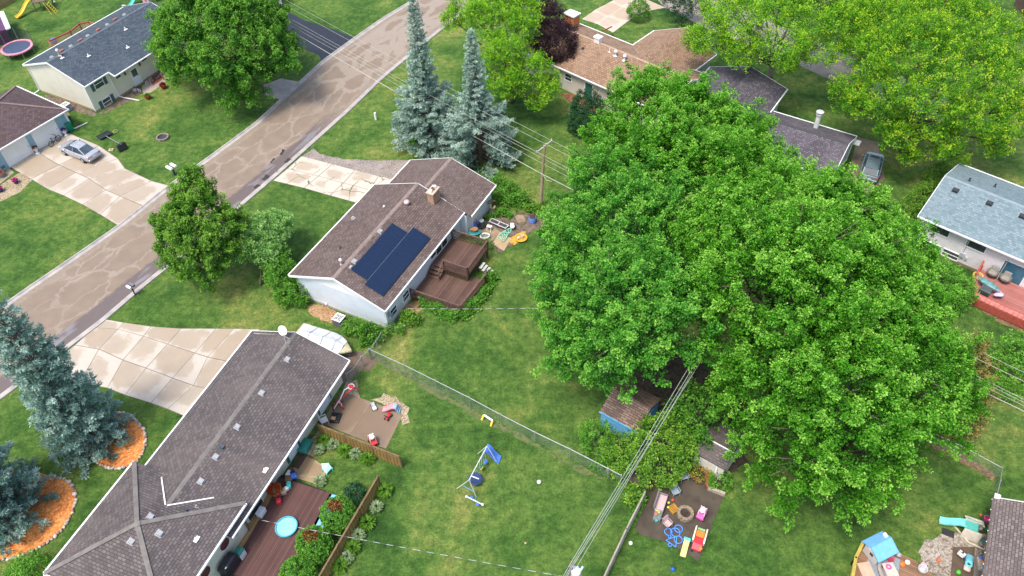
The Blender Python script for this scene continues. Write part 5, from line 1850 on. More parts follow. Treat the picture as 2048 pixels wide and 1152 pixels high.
LM_BUSH = leaf_mat('bush_leaf', (0.044, 0.150, 0.017), (0.106, 0.286, 0.031), (0.237, 0.455, 0.072))
LM_DARKBUSH = leaf_mat('dark_bush_leaf', (0.012, 0.058, 0.024), (0.028, 0.100, 0.042), (0.065, 0.160, 0.062))
LM_OLIVE = leaf_mat('olive_leaf', (0.040, 0.125, 0.012), (0.125, 0.300, 0.028), (0.35, 0.54, 0.080))
LM_HOSTA = leaf_mat('hosta_leaf', (0.06, 0.16, 0.016), (0.130, 0.290, 0.030), (0.250, 0.420, 0.070))
LM_HOSTA_W = leaf_mat('variegated_leaf', (0.13, 0.24, 0.09), (0.32, 0.42, 0.24), (0.60, 0.65, 0.46))
LM_SPRUCE = leaf_mat('blue_spruce_needle', (0.050, 0.112, 0.090), (0.175, 0.310, 0.262), (0.45, 0.60, 0.53), 0.15)
LM_SPRUCE2 = leaf_mat('grey_spruce_needle', (0.080, 0.155, 0.120), (0.24, 0.365, 0.305), (0.50, 0.63, 0.55), 0.15)
LM_CEDAR = leaf_mat('cedar_leaf', (0.040, 0.150, 0.018), (0.105, 0.300, 0.030), (0.24, 0.48, 0.06), 0.25)
LM_RUST = leaf_mat('dead_cedar', (0.07, 0.030, 0.012), (0.20, 0.085, 0.030), (0.42, 0.23, 0.07), 0.1)
LM_BROWNING = leaf_mat('browning_cedar', (0.070, 0.105, 0.020), (0.200, 0.190, 0.050), (0.38, 0.26, 0.085), 0.2)
LM_GOLD = leaf_mat('gold_leaf', (0.14, 0.10, 0.02), (0.30, 0.22, 0.04), (0.50, 0.38, 0.09), 0.2)
LM_RED = leaf_mat('red_leaf', (0.06, 0.015, 0.012), (0.16, 0.03, 0.025), (0.30, 0.07, 0.05), 0.2)

# ---- the big maples over the back yards
MG = 'maples over the back yards'
tree('maple_tree', 'cool green maple left of the mass, nearest the utility pole', 'maple tree',
 [(1210, 385, 8, 3.4), (1272, 440, 8.5, 4.2), (1150, 475, 6, 2.8), (1335, 420, 8, 3.4), (1205, 520, 7, 4.0), (1290, 355, 7.5, 3), (1165, 420, 6, 2.2), (1190, 345, 7, 2.0)], LM_MAPLE2, group=MG, plume=(0.56, (1.4, 2.9), (0.34, 0.66), 26, 0.5, 15, (0.25, 0.55), 0.17), leaf=0.18, basetint=0.06, zmin=-0.35, trunk_r=0.32, up=0.55, out=0.75, tip=0.34)
tree('maple_tree', 'maple with drooping skirts between the lawn and the blue shed', 'maple tree',
 [(1160, 600, 7, 3.4), (1250, 600, 9, 4.6), (1165, 695, 5.5, 3.0), (1260, 700, 7.5, 4.2), (1345, 650, 8.5, 3.8), (1212, 745, 4.5, 1.5), (1325, 690, 6, 1.8), (1135, 540, 5, 2.2), (1140, 655, 4.5, 2.0)], LM_MAPLE2, group=MG, plume=(0.56, (1.4, 2.9), (0.34, 0.66), 26, 0.5, 15, (0.25, 0.55), 0.17), leaf=0.18, basetint=0.06, zmin=-0.35, up=0.6, out=0.7, tip=0.34)
tree('maple_tree', 'bright plumed maple rising in front of the tan roof', 'maple tree',
 [(1290, 222, 8, 3.4), (1380, 240, 9, 3.8), (1452, 275, 8.5, 3.4), (1232, 295, 7, 2.8), (1335, 320, 9.5, 4.6), (1430, 355, 9, 4.2), (1255, 205, 6.5, 2.2), (1500, 330, 7, 2.6), (1318, 195, 7.5, 2.4), (1490, 280, 7, 2.2)], LM_MAPLE, group=MG, plume=(0.56, (1.4, 2.9), (0.34, 0.66), 26, 0.5, 15, (0.25, 0.55), 0.17), leaf=0.18, basetint=0.06, zmin=-0.35, up=0.95, out=0.5, tip=0.34)
tree('maple_tree', 'tallest maple of the mass, in front of the car and the hedge', 'maple tree',
 [(1560, 415, 9, 3.6), (1640, 450, 10, 4.2), (1722, 458, 9, 2.8), (1480, 470, 10, 4.6), (1580, 540, 12, 5.6), (1700, 545, 11, 4.8), (1785, 530, 8.5, 3.0), (1480, 600, 10, 4.4), (1800, 625, 8.5, 3.6), (1620, 640, 11, 5), (1730, 660, 9.5, 4.2), (1525, 370, 8, 2.6), (1610, 390, 8, 2.2), (1420, 430, 8, 3), (1405, 525, 9, 3.2), (1425, 610, 8, 2.9)], LM_MAPLE, group=MG, plume=(0.56, (1.4, 2.9), (0.34, 0.66), 26, 0.5, 15, (0.25, 0.55), 0.17), leaf=0.18, basetint=0.06, zmin=-0.35, up=0.9, out=0.5, trunk_r=0.4, tip=0.34)
tree('maple_tree', 'spreading maple reaching down over the lower right lawn', 'maple tree',
 [(1560, 750, 8, 3.8), (1660, 770, 9, 4.8), (1780, 740, 8, 4.2), (1865, 745, 6.5, 3.0), (1905, 785, 5.5, 1.8), (1700, 860, 7.5, 4.0), (1800, 850, 6.5, 3.2), (1600, 860, 6.5, 3.4), (1575, 945, 4.5, 1.8), (1665, 935, 5.2, 2.4), (1745, 935, 4.6, 1.8), (1505, 770, 6, 2.4), (1520, 860, 5, 1.8), (1850, 830, 5.5, 2.2), (1790, 915, 4.4, 1.4), (1620, 985, 4, 1.2), (1700, 985, 4, 1.2)], LM_MAPLE, group=MG, plume=(0.56, (1.4, 3.1), (0.34, 0.66), 26, 1.2, 15, (0.25, 0.55), 0.17), leaf=0.18, basetint=0.06, zmin=-0.35, up=0.3, out=0.9, droop=0.5, trunk_r=0.4, tip=0.34)
# ---- street trees and others
tree('maple_tree', 'dense green maple in front of the cream house', 'maple tree',
 [(400, 55, 8, 4.2), (480, 60, 8, 4.4), (540, 110, 6, 2.8), (375, 115, 5.5, 3.0), (455, 135, 5.5, 3.8), (350, 60, 6.5, 2.6), (430, 0, 9, 4.2), (520, 40, 7, 3.2), (478, 190, 2.5, 1.3), (505, 150, 4, 2.8), (548, 75, 5, 2), (345, 110, 4.5, 1.8)], LM_DEEP, leaf=0.22, plume=(0.75, (1.2, 2.6), (0.4, 0.75), 20, 1.0, 13, (0.25, 0.55), 0.2), basetint=0.10, up=0.35, out=0.8, rad=0.42, tip=0.42, trunk_r=0.3)
tree('linden_tree', 'egg-shaped street tree beside the kerb and the mailboxes', 'linden tree',
 [(388, 372, 8.2, 1.6), (394, 415, 7, 2.7), (402, 475, 5.4, 3.5), (352, 448, 5.2, 2.0), (446, 455, 5.2, 2.3), (404, 525, 3.4, 2.9), (346, 480, 4.2, 1.5), (456, 500, 3.6, 1.8), (365, 510, 3.4, 2.0)], LM_LINDEN, base=(412, 566), leaf=0.17, plume=(1.3, (0.7, 1.4), (0.25, 0.45), 18, 0.8, 14, (0.2, 0.4), 0.15), basetint=0.12, L=(0.5, 0.95), rad=0.28, up=0.55, out=0.8, trunk_r=0.16, tip=0.45, z0=0.8)
tree('crab_apple', 'small silvery tree next to the egg-shaped street tree', 'crab apple tree',
 [(520, 462, 3.6, 1.6), (492, 488, 3.3, 1.8), (553, 452, 3.3, 1.5), (535, 500, 2.6, 1.5), (470, 505, 2.4, 1.1), (568, 440, 2.6, 0.8)], LM_SILVER, base=(522, 570), leaf=0.15, per_m2=13, leaves=26, gap=-0.3, L=(0.4, 0.8), rad=0.25, up=0.4, out=0.8, trunk_r=0.1, z0=0.8)
tree('lilac_bush', 'big leafy bush against the left end of the ranch house', 'bush',
 [(560, 545, 1.6, 1.5), (590, 580, 1.2, 1.2), (548, 510, 1.9, 1.3), (600, 596, 0.8, 0.7), (570, 590, 0.9, 0.9)], LM_BUSH, leaf=0.22, per_m2=7, leaves=18, L=(0.4, 0.7), rad=0.25, trunk_r=0.06, z0=0.3, tip=0.4)
YG = 'yellow-green locust trees'
tree('locust_tree', 'yellow-green locust beside the purple tree and the spruces', 'locust tree',
 [(940, 15, 9, 2.6), (1000, 10, 9, 3.2), (975, 50, 8.5, 3.0), (1030, 60, 8, 3.0), (1010, 115, 6.5, 3.0), (1060, 150, 5.5, 2.4), (1090, 185, 4, 1.6), (1010, 170, 4.5, 2.2), (1040, 20, 8, 2.4), (905, 40, 7.5, 1.6), (1068, 210, 2.8, 1.0), (1105, 165, 4, 1.2)], LM_YELLOW, group=YG, leaf=0.18, per_m2=4.0, leaves=28, sub=5, L=(0.6, 1.2), rad=0.34, up=0.25, out=0.85, gap=0.35, droop=0.6)
tree('locust_tree', 'yellow-green locust with leaning bare trunk behind the grey roof', 'locust tree',
 [(1420, 75, 7.5, 2.6), (1480, 50, 9, 3.4), (1550, 30, 10, 4.0), (1630, 30, 10, 3.8), (1690, 60, 8.5, 3.0), (1560, 90, 8.5, 3.0), (1640, 100, 7.5, 2.6), (1480, 105, 7, 2.4), (1400, 95, 6, 1.6), (1520, -10, 10, 3.6), (1620, -20, 10, 3.6), (1440, 15, 9, 2.6), (1580, 130, 6, 1.4)], LM_YELLOW, group=YG, base=(1540, 178), leaf=0.18, per_m2=4.0, leaves=28, sub=5, L=(0.6, 1.2), rad=0.34, up=0.25, out=0.85, gap=0.35, droop=0.6, barkm=BARK_PALE, z0=3.5)
tree('locust_tree', 'largest locust, filling the top right corner above the hedge', 'locust tree',
 [(1800, 60, 10, 3.8), (1880, 40, 10, 4.0), (1960, 80, 10, 4.0), (1740, 110, 8.5, 3.0), (1820, 130, 10, 4.2), (1920, 150, 10, 4.4), (2010, 160, 9, 3.6), (1700, 180, 6.5, 2.2), (1760, 200, 7.5, 3.2), (1850, 220, 8, 3.8), (1960, 230, 7.5, 3.4), (1800, 270, 5.5, 2.4), (1890, 290, 5, 2.0), (1700, 215, 5, 1.6), (1990, 290, 4.5, 1.6), (1750, 30, 9, 2.8), (1860, 0, 10, 3), (2040, 230, 7, 3), (1820, 310, 4, 1.2), (1920, 320, 3.6, 1.0)], leaf_mat('locust_leaf_green', (0.040, 0.155, 0.010), (0.125, 0.350, 0.018), (0.46, 0.62, 0.035)), group=YG, leaf=0.18, per_m2=3.9, leaves=28, sub=5, L=(0.6, 1.2), rad=0.34, up=0.25, out=0.85, gap=0.35, droop=0.6, jitter=0.24)
tree('green_tree', 'dark green tree between the two locusts at the top', 'tree', [(1735, 30, 6, 2.6), (1760, -10, 7, 3), (1725, 70, 4.5, 2.0), (1745, 100, 3.5, 1.6)], LM_DEEP, per_m2=3.5, leaves=22, leaf=0.2, up=0.3, out=0.8)
tree('plum_tree', 'dark purple plum tree at the end of the tan roof', 'plum tree',
 [(1098, 40, 5.5, 2.1), (1112, 82, 4.6, 2.4), (1085, 75, 4.6, 2.0), (1130, 105, 3.4, 1.7), (1092, 112, 3.2, 1.6), (1095, 10, 5.5, 1.4), (1135, 65, 4, 1.3)], LM_PURPLE, leaf=0.18, per_m2=6, leaves=24, L=(0.5, 0.9), rad=0.3, up=0.3, out=0.8, trunk_r=0.14, tip=0.4)
tree('juniper_bush', 'dark cone-shaped bush by the wall of the tan house', 'bush', [(1172, 205, 2.8, 1.5), (1172, 232, 1.7, 1.9), (1190, 220, 1.8, 1.4), (1160, 250, 0.9, 1.3), (1188, 250, 0.9, 1.3)], LM_DARKBUSH, leaf=0.16, per_m2=9, leaves=22, L=(0.3, 0.6), rad=0.2, trunk_r=0.1, z0=0.3)
tree('round_bush', 'clipped ball-shaped bush beside the tan slab driveway', 'bush', [(1277, 20, 1.3, 1.35)], LM_BUSH, leaf=0.15, per_m2=16, leaves=20, L=(0.25, 0.4), rad=0.18, thick=0.2, gap=0, trunk_r=0.08, z0=0.3)
tree('dark_cedar', 'dark green cedar clump at the top edge beside the round bush', 'cedar', [(1345, 5, 2.4, 1.5), (1370, 15, 2.0, 1.6), (1395, 10, 2.4, 1.4), (1360, 35, 1.0, 1.2)], LM_DARKBUSH, leaf=0.16, per_m2=8, leaves=20, L=(0.3, 0.7), rad=0.2, trunk_r=0.1, z0=0.4)
tree('hedge', 'long light green hedge between the car and the blue roof', 'hedge', [(1885 - 9.4 * i, 336 + 10.8 * i, 0.75, 0.8 + 0.06 * (i % 3)) for i in range(11)], LM_HOSTA, leaf=0.15, per_m2=9, leaves=18, L=(0.3, 0.6), rad=0.2, trunk=True, trunk_r=0.03, z0=0.2, gap=0.1)
tree('round_bush', 'wide green bush at the left end of the red deck', 'bush', [(1892, 560, 1.6, 1.6), (1915, 580, 1.3, 1.5), (1880, 590, 1.2, 1.2), (1905, 610, 0.8, 1.0), (1870, 545, 1.8, 1.0)], LM_CEDAR, leaf=0.16, per_m2=9, leaves=20, L=(0.3, 0.6), rad=0.22, trunk_r=0.06, z0=0.3)
tree('cedar_tree', 'browning cedar with rusty branch tips beside the spreading maple', 'cedar', [(1950, 695, 6.5, 1.0), (1945, 735, 5, 1.4), (1935, 780, 3.6, 1.7), (1920, 825, 2.2, 1.9), (1950, 770, 3.6, 1.2), (1895, 850, 1.4, 1.3)], LM_BROWNING, leaf=0.17, per_m2=6, leaves=24, L=(0.5, 1.0), rad=0.2, up=0.2, out=0.9, trunk_r=0.15, jitter=0.3)
tree('round_bush', 'green bush cut off by the right edge below the red deck', 'bush', [(2020, 710, 1.6, 1.5), (2040, 745, 1.4, 1.7), (2015, 770, 0.9, 1.2), (2050, 690, 1.4, 1.2)], LM_CEDAR, leaf=0.17, per_m2=8, leaves=20, L=(0.4, 0.7), rad=0.24, trunk_r=0.07, z0=0.3)
# ---- spruces
SG = 'blue spruces'
spruce('blue_spruce', 'blue spruce in the mulch ring with the full stone edge', (186, 880), 16.9, 2.8, LM_SPRUCE, SG, tiers=34, seed=4, droop=0.42, taper=0.7)
spruce('blue_spruce', 'blue spruce at the left edge, in the larger mulch bed', (2, 1030), 14.5, 3.5, LM_SPRUCE, SG, tiers=34, seed=9, droop=0.3, taper=0.7)
spruce('blue_spruce', 'slender spruce with a spire top beside the street', (862, 286), 16.6, 3.5, LM_SPRUCE2, SG, tiers=44, seed=12, droop=0.2, dens=1.1, prof=lambda f: (1 - f) ** 0.75 * (1.0 if f < 0.34 else 0.54))
spruce('blue_spruce', 'spruce with a bare dead patch in its lower limbs by the wires', (962, 322), 14.6, 3.9, LM_SPRUCE2, SG, tiers=38, seed=21, droop=0.25, dens=1.1, bare=[(-1.5, 0.5, 1.0, 4.6)], prof=lambda f: (1 - f) ** 0.85 * (1.0 if f < 0.36 else 0.56))
# ---- shrubs round the ranch house
tree('leafy_bush', 'round bush right of the air conditioner', 'bush', [(705, 652, 0.8, 0.8), (722, 655, 0.7, 0.6)], LM_BUSH, leaf=0.2, per_m2=11, leaves=14, L=(0.3, 0.5), rad=0.2, trunk_r=0.04, z0=0.2)
tree('leafy_bush', 'dark broad bush at the near corner of the ranch house', 'bush', [(738, 664, 0.8, 0.85), (756, 668, 0.7, 0.7), (735, 682, 0.4, 0.6)], LM_DEEP, leaf=0.2, per_m2=11, leaves=14, L=(0.3, 0.5), rad=0.2, trunk_r=0.04, z0=0.2)
tree('leafy_bush', 'bush under the first window on the yard side', 'bush', [(792, 660, 0.5, 0.65), (780, 655, 0.4, 0.4)], LM_BUSH, leaf=0.2, per_m2=11, leaves=14, L=(0.3, 0.5), rad=0.2, trunk_r=0.04, z0=0.2)
tree('leafy_bush', 'light green bush left of the lower deck', 'bush', [(818, 636, 0.5, 0.7), (832, 640, 0.4, 0.5)], LM_HOSTA, leaf=0.22, per_m2=10, leaves=14, L=(0.3, 0.5), rad=0.2, trunk_r=0.04, z0=0.2)
creeper('vine_bed', 'leafy vines hugging the near side of the lower deck', 'vines', [(842, 606), (868, 616), (890, 628), (915, 640)], 0.6, 0.95, LM_BUSH, 650, leaf=0.2)
creeper('vine_bed', 'leafy vines along the outer side of the decks', 'vines', [(920, 640), (945, 612), (965, 590), (985, 555)], 0.75, 1.0, LM_BUSH, 650, leaf=0.2)
creeper('vine_bed', 'thin vines climbing the far rail of the upper deck', 'vines', [(948, 492), (975, 492), (985, 500)], 0.35, 1.9, LM_BUSH, 150, leaf=0.16)
creeper('undergrowth', 'tangle of weeds behind the garage end of the ranch house', 'undergrowth', [(978, 372), (1000, 372), (1030, 392), (1052, 412), (1000, 405), (975, 400)], 1.0, 1.6, LM_BUSH, 330, leaf=0.2)
creeper('undergrowth', 'leafy weeds around the foot of the utility pole', 'undergrowth', [(1050, 425), (1068, 418), (1085, 425), (1098, 420)], 0.7, 1.1, LM_HOSTA, 330, leaf=0.2)
creeper('undergrowth', 'green weeds between the barrels and the planter boxes', 'undergrowth', [(972, 440), (985, 432), (1012, 428), (1022, 436)], 0.5, 0.8, LM_BUSH, 260, leaf=0.2)
tree('leafy_bush', 'low green shrub at the foot of the spire-topped spruce', 'bush', [(835, 282, 0.8, 1.0), (850, 285, 0.6, 0.8)], LM_BUSH, leaf=0.2, per_m2=9, leaves=14, L=(0.3, 0.5), rad=0.2, trunk_r=0.04, z0=0.2)
tree('red_shrub', 'small dark red shrub at the lawn edge of the maples', 'shrub', [(1082, 575, 0.4, 0.45), (1090, 578, 0.3, 0.3)], LM_RED, leaf=0.15, per_m2=14, leaves=12, L=(0.2, 0.4), rad=0.15, trunk_r=0.02, z0=0.1)
# ---- around the sheds and the fire pit
tree('olive_bush', 'large olive green bush under the wires beside the patio', 'bush', [(1312, 880, 2.2, 1.9), (1346, 896, 2.2, 1.8), (1318, 932, 1.6, 1.6), (1340, 870, 2.4, 1.5), (1350, 928, 1.4, 1.0), (1295, 905, 1.6, 1.2), (1324, 950, 1.2, 1.0)], LM_OLIVE, leaf=0.17, per_m2=8, leaves=20, L=(0.4, 0.7), rad=0.24, trunk_r=0.1, z0=0.5)
tree('olive_bush', 'olive bush in front of the blue shed wall', 'bush', [(1238, 887, 1.6, 1.15), (1252, 912, 1.3, 1.1), (1240, 930, 0.8, 0.9), (1230, 914, 1.0, 0.9)], LM_OLIVE, leaf=0.17, per_m2=8, leaves=20, L=(0.4, 0.7), rad=0.24, trunk_r=0.08, z0=0.4)
tree('fern_bush', 'bright green feathery bush left of the blue shed', 'bush', [(1194, 868, 1.3, 1.15), (1190, 902, 0.9, 1.0), (1210, 897, 1.0, 1.0), (1195, 924, 0.4, 0.6)], LM_CEDAR, leaf=0.2, per_m2=8, leaves=18, L=(0.4, 0.8), rad=0.22, trunk_r=0.06, z0=0.3, width=0.35)
tree('young_maple', 'thicket of young maples between the two sheds', 'tree', [(1392, 815, 3.0, 1.7), (1400, 855, 2.6, 1.5), (1362, 832, 2.4, 1.3), (1380, 875, 1.6, 1.1), (1430, 800, 3, 1.4)], LM_DEEP, per_m2=6, leaves=22, leaf=0.2, L=(0.5, 0.9), rad=0.3, trunk_r=0.08, z0=0.6)
creeper('undergrowth', 'straggling growth along the corner of the chain link fence', 'undergrowth', [(1218, 945), (1240, 965), (1275, 1000)], 0.55, 0.8, LM_OLIVE, 220, leaf=0.16)
tree('olive_bush', 'small bush on the corner post of the pale fence', 'bush', [(1272, 985, 0.9, 0.7), (1262, 1000, 0.5, 0.5)], LM_OLIVE, leaf=0.16, per_m2=9, leaves=16, L=(0.3, 0.5), rad=0.2, trunk_r=0.04, z0=0.2)
creeper('undergrowth', 'weeds along the pale fence beside the patio', 'undergrowth', [(1290, 1000), (1270, 1030), (1262, 1055)], 0.3, 0.45, LM_BUSH, 200, leaf=0.14)
tree('gold_shrub', 'yellow-leaved shrub left of the planter bed by the grey shed', 'shrub', [(1392, 940, 0.6, 0.6), (1405, 950, 0.5, 0.55), (1415, 940, 0.5, 0.5)], LM_GOLD, leaf=0.13, per_m2=12, leaves=14, L=(0.2, 0.4), rad=0.16, trunk_r=0.03, z0=0.15)
tree('teal_shrub', 'blue-green shrub at the corner of the grey shed', 'shrub', [(1385, 918, 0.7, 0.6), (1398, 926, 0.5, 0.5)], LM_DARKBUSH, leaf=0.14, per_m2=12, leaves=14, L=(0.2, 0.4), rad=0.16, trunk_r=0.03, z0=0.15)
tree('leafy_bush', 'round leafy plant filling the timber planter bed', 'bush', [(1440, 958, 0.6, 0.75), (1448, 968, 0.4, 0.5), (1432, 968, 0.4, 0.5)], LM_BUSH, leaf=0.17, per_m2=12, leaves=14, L=(0.2, 0.4), rad=0.16, trunk_r=0.03, z0=0.15)
tree('round_bush', 'green bush at the bottom left below the larger mulch bed', 'bush', [(60, 1142, 0.9, 1.3), (85, 1140, 0.7, 0.8), (35, 1150, 0.7, 0.9)], LM_CEDAR, leaf=0.13, per_m2=14, leaves=18, L=(0.25, 0.45), rad=0.18, trunk_r=0.05, z0=0.2)
# ---- round cedars beside the deck, with browned tops

def topped_cedar(label, px, z, r, brown=True):
 o = tree('round_cedar', label, 'cedar', [(px[0], px[1], z, r)], LM_CEDAR, leaf=0.10, per_m2=42, leaves=16, L=(0.14, 0.26), rad=0.10, thick=0.12, gap=-0.6, up=0.25, out=0.9, basetint=0.1, tip=0.6, trunk_r=0.08, z0=0.3, group='round cedars beside the plank fence', flat=1.15, zmin=-0.8)
 if brown:
  n = 900
  a, rr = rng.uniform(0, 2 * PI, n), r * 0.38 * np.sqrt(rng.random(n))
  pos = np.stack([np.cos(a) * rr, np.sin(a) * rr * .8, z + r * 1.08 + rng.uniform(-0.15, 0.16, n) - 0.12 * (rr / r)], 1)
  ln = 0.17 * rng.uniform(.7, 1.3, n)
  leaf_object('browned_top', LM_RUST, pos, rdir(n) + np.array([0, 0, .3]), rdir(n) + np.array([0, 0, .8]), ln, ln * 0.5, 0.45 + rng.normal(0, 0.28, n), o)
 return o

topped_cedar('round cedar with orange dead top, farthest up the plank fence', (677, 1030), 1.0, 1.18)
topped_cedar('round cedar with brown dead top, the middle one of its row', (629, 1090), 1.0, 1.18)
topped_cedar('low green cedar cut off by the bottom edge beside the deck', (598, 1150), 0.8, 1.15, False)
tree('leafy_bush', 'blue-green loose bush between the orange-topped cedar and the fence end', 'bush', [(712, 985, 0.6, 0.7), (700, 978, 0.4, 0.5), (722, 995, 0.5, 0.5)], LM_DARKBUSH, leaf=0.17, per_m2=11, leaves=14, L=(0.25, 0.45), rad=0.18, trunk_r=0.03, z0=0.15)
# ---- hostas
HG, HW = 'green hostas along the plank fences', 'white-edged hostas along the plank fences'
for i, (x, y, k, lab) in enumerate([(650, 886, 0, 'hosta at the house end of the upper plank fence'), (668, 893, 1, 'white-edged hosta second from the house on the upper fence'), (691, 906, 0, 'hosta in the middle of the upper plank fence row'),
         (712, 912, 1, 'white-edged hosta in the middle of the upper fence row'), (736, 922, 0, 'large hosta at the lawn end of the upper fence row'), (640, 904, 1, 'small white-edged plant beside the tan patio slabs'),
         (641, 967, 1, 'cream-white plant at the corner of the tan patio'), (770, 985, 0, 'hosta by the upper end post of the lower plank fence'), (754, 1018, 1, 'whitish hosta nearest the fence top of the lower row'),
         (735, 1050, 0, 'broad green hosta midway down the lower plank fence'), (718, 1074, 1, 'white-edged hosta where the wire crosses the fence'), (706, 1100, 0, 'green hosta below the wire on the lower fence'),
         (697, 1118, 1, 'last whitish hosta of the lower fence row'), (682, 1134, 0, 'green hosta at the bottom edge of the lower fence')]):
 r = 0.62 if k == 0 else 0.52
 if i in (5,):
  r = 0.42
 rosette('hosta', lab, 'hosta', (x, y), r, 0.5, LM_HOSTA_W if k else LM_HOSTA, 190, HW if k else HG, 0.30 if k == 0 else 0.24, 0.36)
# ------------------------------------------------------------------ poles, wires, fences, decks, cars
WOODP = pm('pole_wood', (0.36, 0.275, 0.18), (0.26, 0.195, 0.125), 4, 0.85, 0.4)
RUBBER = pm('black_rubber', (0.018, 0.018, 0.02), (0.028, 0.028, 0.03), 5, 0.7)
WIREM = pm('pale_wire', (0.50, 0.48, 0.40), (0.40, 0.38, 0.32), 2, 0.6)
WIREG = pm('aluminium_wire', (0.38, 0.41, 0.36), (0.30, 0.33, 0.29), 2, 0.45)

def wire(label, a, b, sag=0.4, r=0.018, mat=WIREM, name='power_line', group=None, dash=False):
 a, b = Vector(a), Vector(b)
 n = 17
 pts = [a.lerp(b, i / (n - 1)) - Vector((0, 0, sag * 4 * (i / (n - 1)) * (1 - i / (n - 1)))) for i in range(n)]
 mb = MB()
 mb.tube([p - a for p in pts], r, 6)
 if dash:
  L = (b - a).length
  m = int(L / 0.9)
  for k in range(m):
   t0, t1 = (k + 0.2) / m, (k + 0.72) / m
   f = lambda t: a.lerp(b, t) - Vector((0, 0, sag * 4 * t * (1 - t))) - a
   mb.m = 1
   mb.tube([f(t0), f(t1)], r * 1.35, 6)
 o = mb.build(name, [mat, dash] if dash else mat)
 o.location = a
 return tag(o, label, 'wire', group)

def utility_poles():
 b, t = P(1081, 411), P(1089, 291, 7.0)
 u = thing('utility_pole', 'wooden utility pole with a short crossarm, left of the maples', 'utility pole', b)
 mb = MB()
 mb.tube([(0, 0, -0.1), (t - b) * 0.5, t - b], 0.17, 12, 0.12)
 mb.build('pole', WOODP, u)
 c1, c2 = P(1074, 305, 6.75) - b, P(1103, 282, 6.75) - b
 mb = MB()
 mb.bar(c1, c2, 0.11, 0.13)
 mb.build('crossarm', pm('crossarm_grey', (0.42, 0.38, 0.36), (0.34, 0.30, 0.29), 4, 0.8), u)
 for p in (c1, c1.lerp(c2, 0.62), c2):
  mb = MB()
  mb.lathe([(0.03, 0), (0.06, 0.06), (0.045, 0.1), (0.06, 0.15), (0.02, 0.2)], p + Vector((0, 0, .06)), 10)
  mb.build('insulator', pm('insulator_grey', (0.45, 0.46, 0.52), None, 4, 0.3), u)
 mb = MB()
 mb.tube([P(1085, 348, 4.2) - b, P(1092, 360, 3.95) - b, P(1104, 363, 3.95) - b], 0.02, 5)
 mb.build('cable_loop', WIREM, u)
 WG = 'wires from the wooden pole'
 specs = [('outermost upper wire on the far end of the crossarm', (1103, 281), 6.95, (576, 0), 6.6, (2048, 743), 6.9),
   ('upper wire on the middle of the crossarm', (1093, 289), 6.95, (559, 2), 6.6, (2048, 761), 6.9),
   ('upper wire on the near end of the crossarm', (1074, 304), 6.95, (552, 19), 6.6, (2048, 797), 6.9),
   ('first of the two middle wires below the crossarm', (1088, 318), 5.5, (544, 21), 5.4, (2048, 803), 5.6),
   ('second of the two middle wires below the crossarm', (1087, 328), 5.0, (536, 23), 5.0, (2048, 810), 5.2)]
 for lab, m, zm, l, zl, r, zr in specs:
  A, M = P(*l, zl), P(*m, zm)
  A = M + (A - M) * 1.25
  wire(lab + ', running over the street', M, A, 0.25, 0.011, group=WG)
  B = P(*r, zr)
  B = M + (B - M) * 1.12
  wire(lab + ', running into the maples', M, B, 0.2, 0.013, group=WG)
 M = P(1084, 348, 4.2)
 wire('thick pale cable crossing the street, lowest on the wooden pole', M, M + (P(527, 26, 5.0) - M) * 1.25, 0.35, 0.026, group=WG)
 wire('thick pale cable going from the wooden pole into the maples', M, M + (P(2048, 820, 4.4) - M) * 1.1, 0.3, 0.028, group=WG)
 t = P(1143, 1130, 8.2)
 b = Vector((t.x - 0.03, t.y - 0.05, 0))
 u = thing('utility_pole', 'utility pole with a white transformer can at the bottom edge', 'utility pole', b)
 mb = MB()
 mb.tube([(0, 0, -0.1), (0, 0, 4), (0.02, 0.02, 8.2)], 0.17, 12, 0.12)
 mb.build('pole', pm('pole_brown', (0.24, 0.19, 0.16), (0.17, 0.13, 0.11), 4, 0.85, 0.4), u)
 q = P(1152, 1141, 7.9) - b
 mb = MB()
 mb.lathe([(0.01, -1.0), (0.25, -0.98), (0.27, -0.9), (0.27, -0.08), (0.24, -0.02), (0.01, 0.03)], (q.x, q.y, q.z), 20)
 tr = mb.build('transformer', pm('transformer_paint', (0.70, 0.74, 0.80), (0.62, 0.66, 0.72), 3, 0.35), u)
 mb = MB()
 for s in (-1, 1):
  mb.lathe([(0.03, 0), (0.06, 0.08), (0.04, 0.13), (0.06, 0.2), (0.02, 0.26)], (q.x + 0.1 * s, q.y + 0.12, q.z), 8)
 mb.bar((q.x + 0.2, q.y, q.z - 0.3), (q.x + 0.42, q.y + 0.25, q.z - 0.1), 0.1, 0.2)
 mb.build('bushing', pm('bushing_blue', (0.45, 0.58, 0.70), None, 3, 0.3), tr)
 mb = MB()
 mb.bar((-0.25, -0.1, 8.05), (0.2, 0.2, 8.05), 0.1, 0.1)
 mb.build('bracket', DARK, u)
 WG2 = 'wires from the bottom pole'
 far = P(1492, 560, 7.4)
 for k, (lab, dx, dz) in enumerate((('leftmost wire of the close bundle', -0.09, 0.0), ('middle wire of the close bundle', 0.0, -0.05), ('right wire of the close bundle', 0.09, 0.02))):
  a = t + Vector((dx, dx * -0.3, dz))
  wire(lab + ' rising from the bottom pole into the maples', a, far + Vector((dx * 3.4, dx * -1.2, dz)), 0.1, 0.017, WIREG, group=WG2)
  wire(lab + ' leaving the bottom pole past the frame edge', a, a + Vector((-2.2, -3.4, 0)), 0.02, 0.017, WIREG, group=WG2)
 wire('single wire apart to the right, from the transformer into the maples', P(1155, 1131, 7.8), P(1490, 565, 6.4), 0.1, 0.014, WIREG, group=WG2)
 wh = pm('spacer_white', (0.52, 0.54, 0.52), None, 3, 0.5)
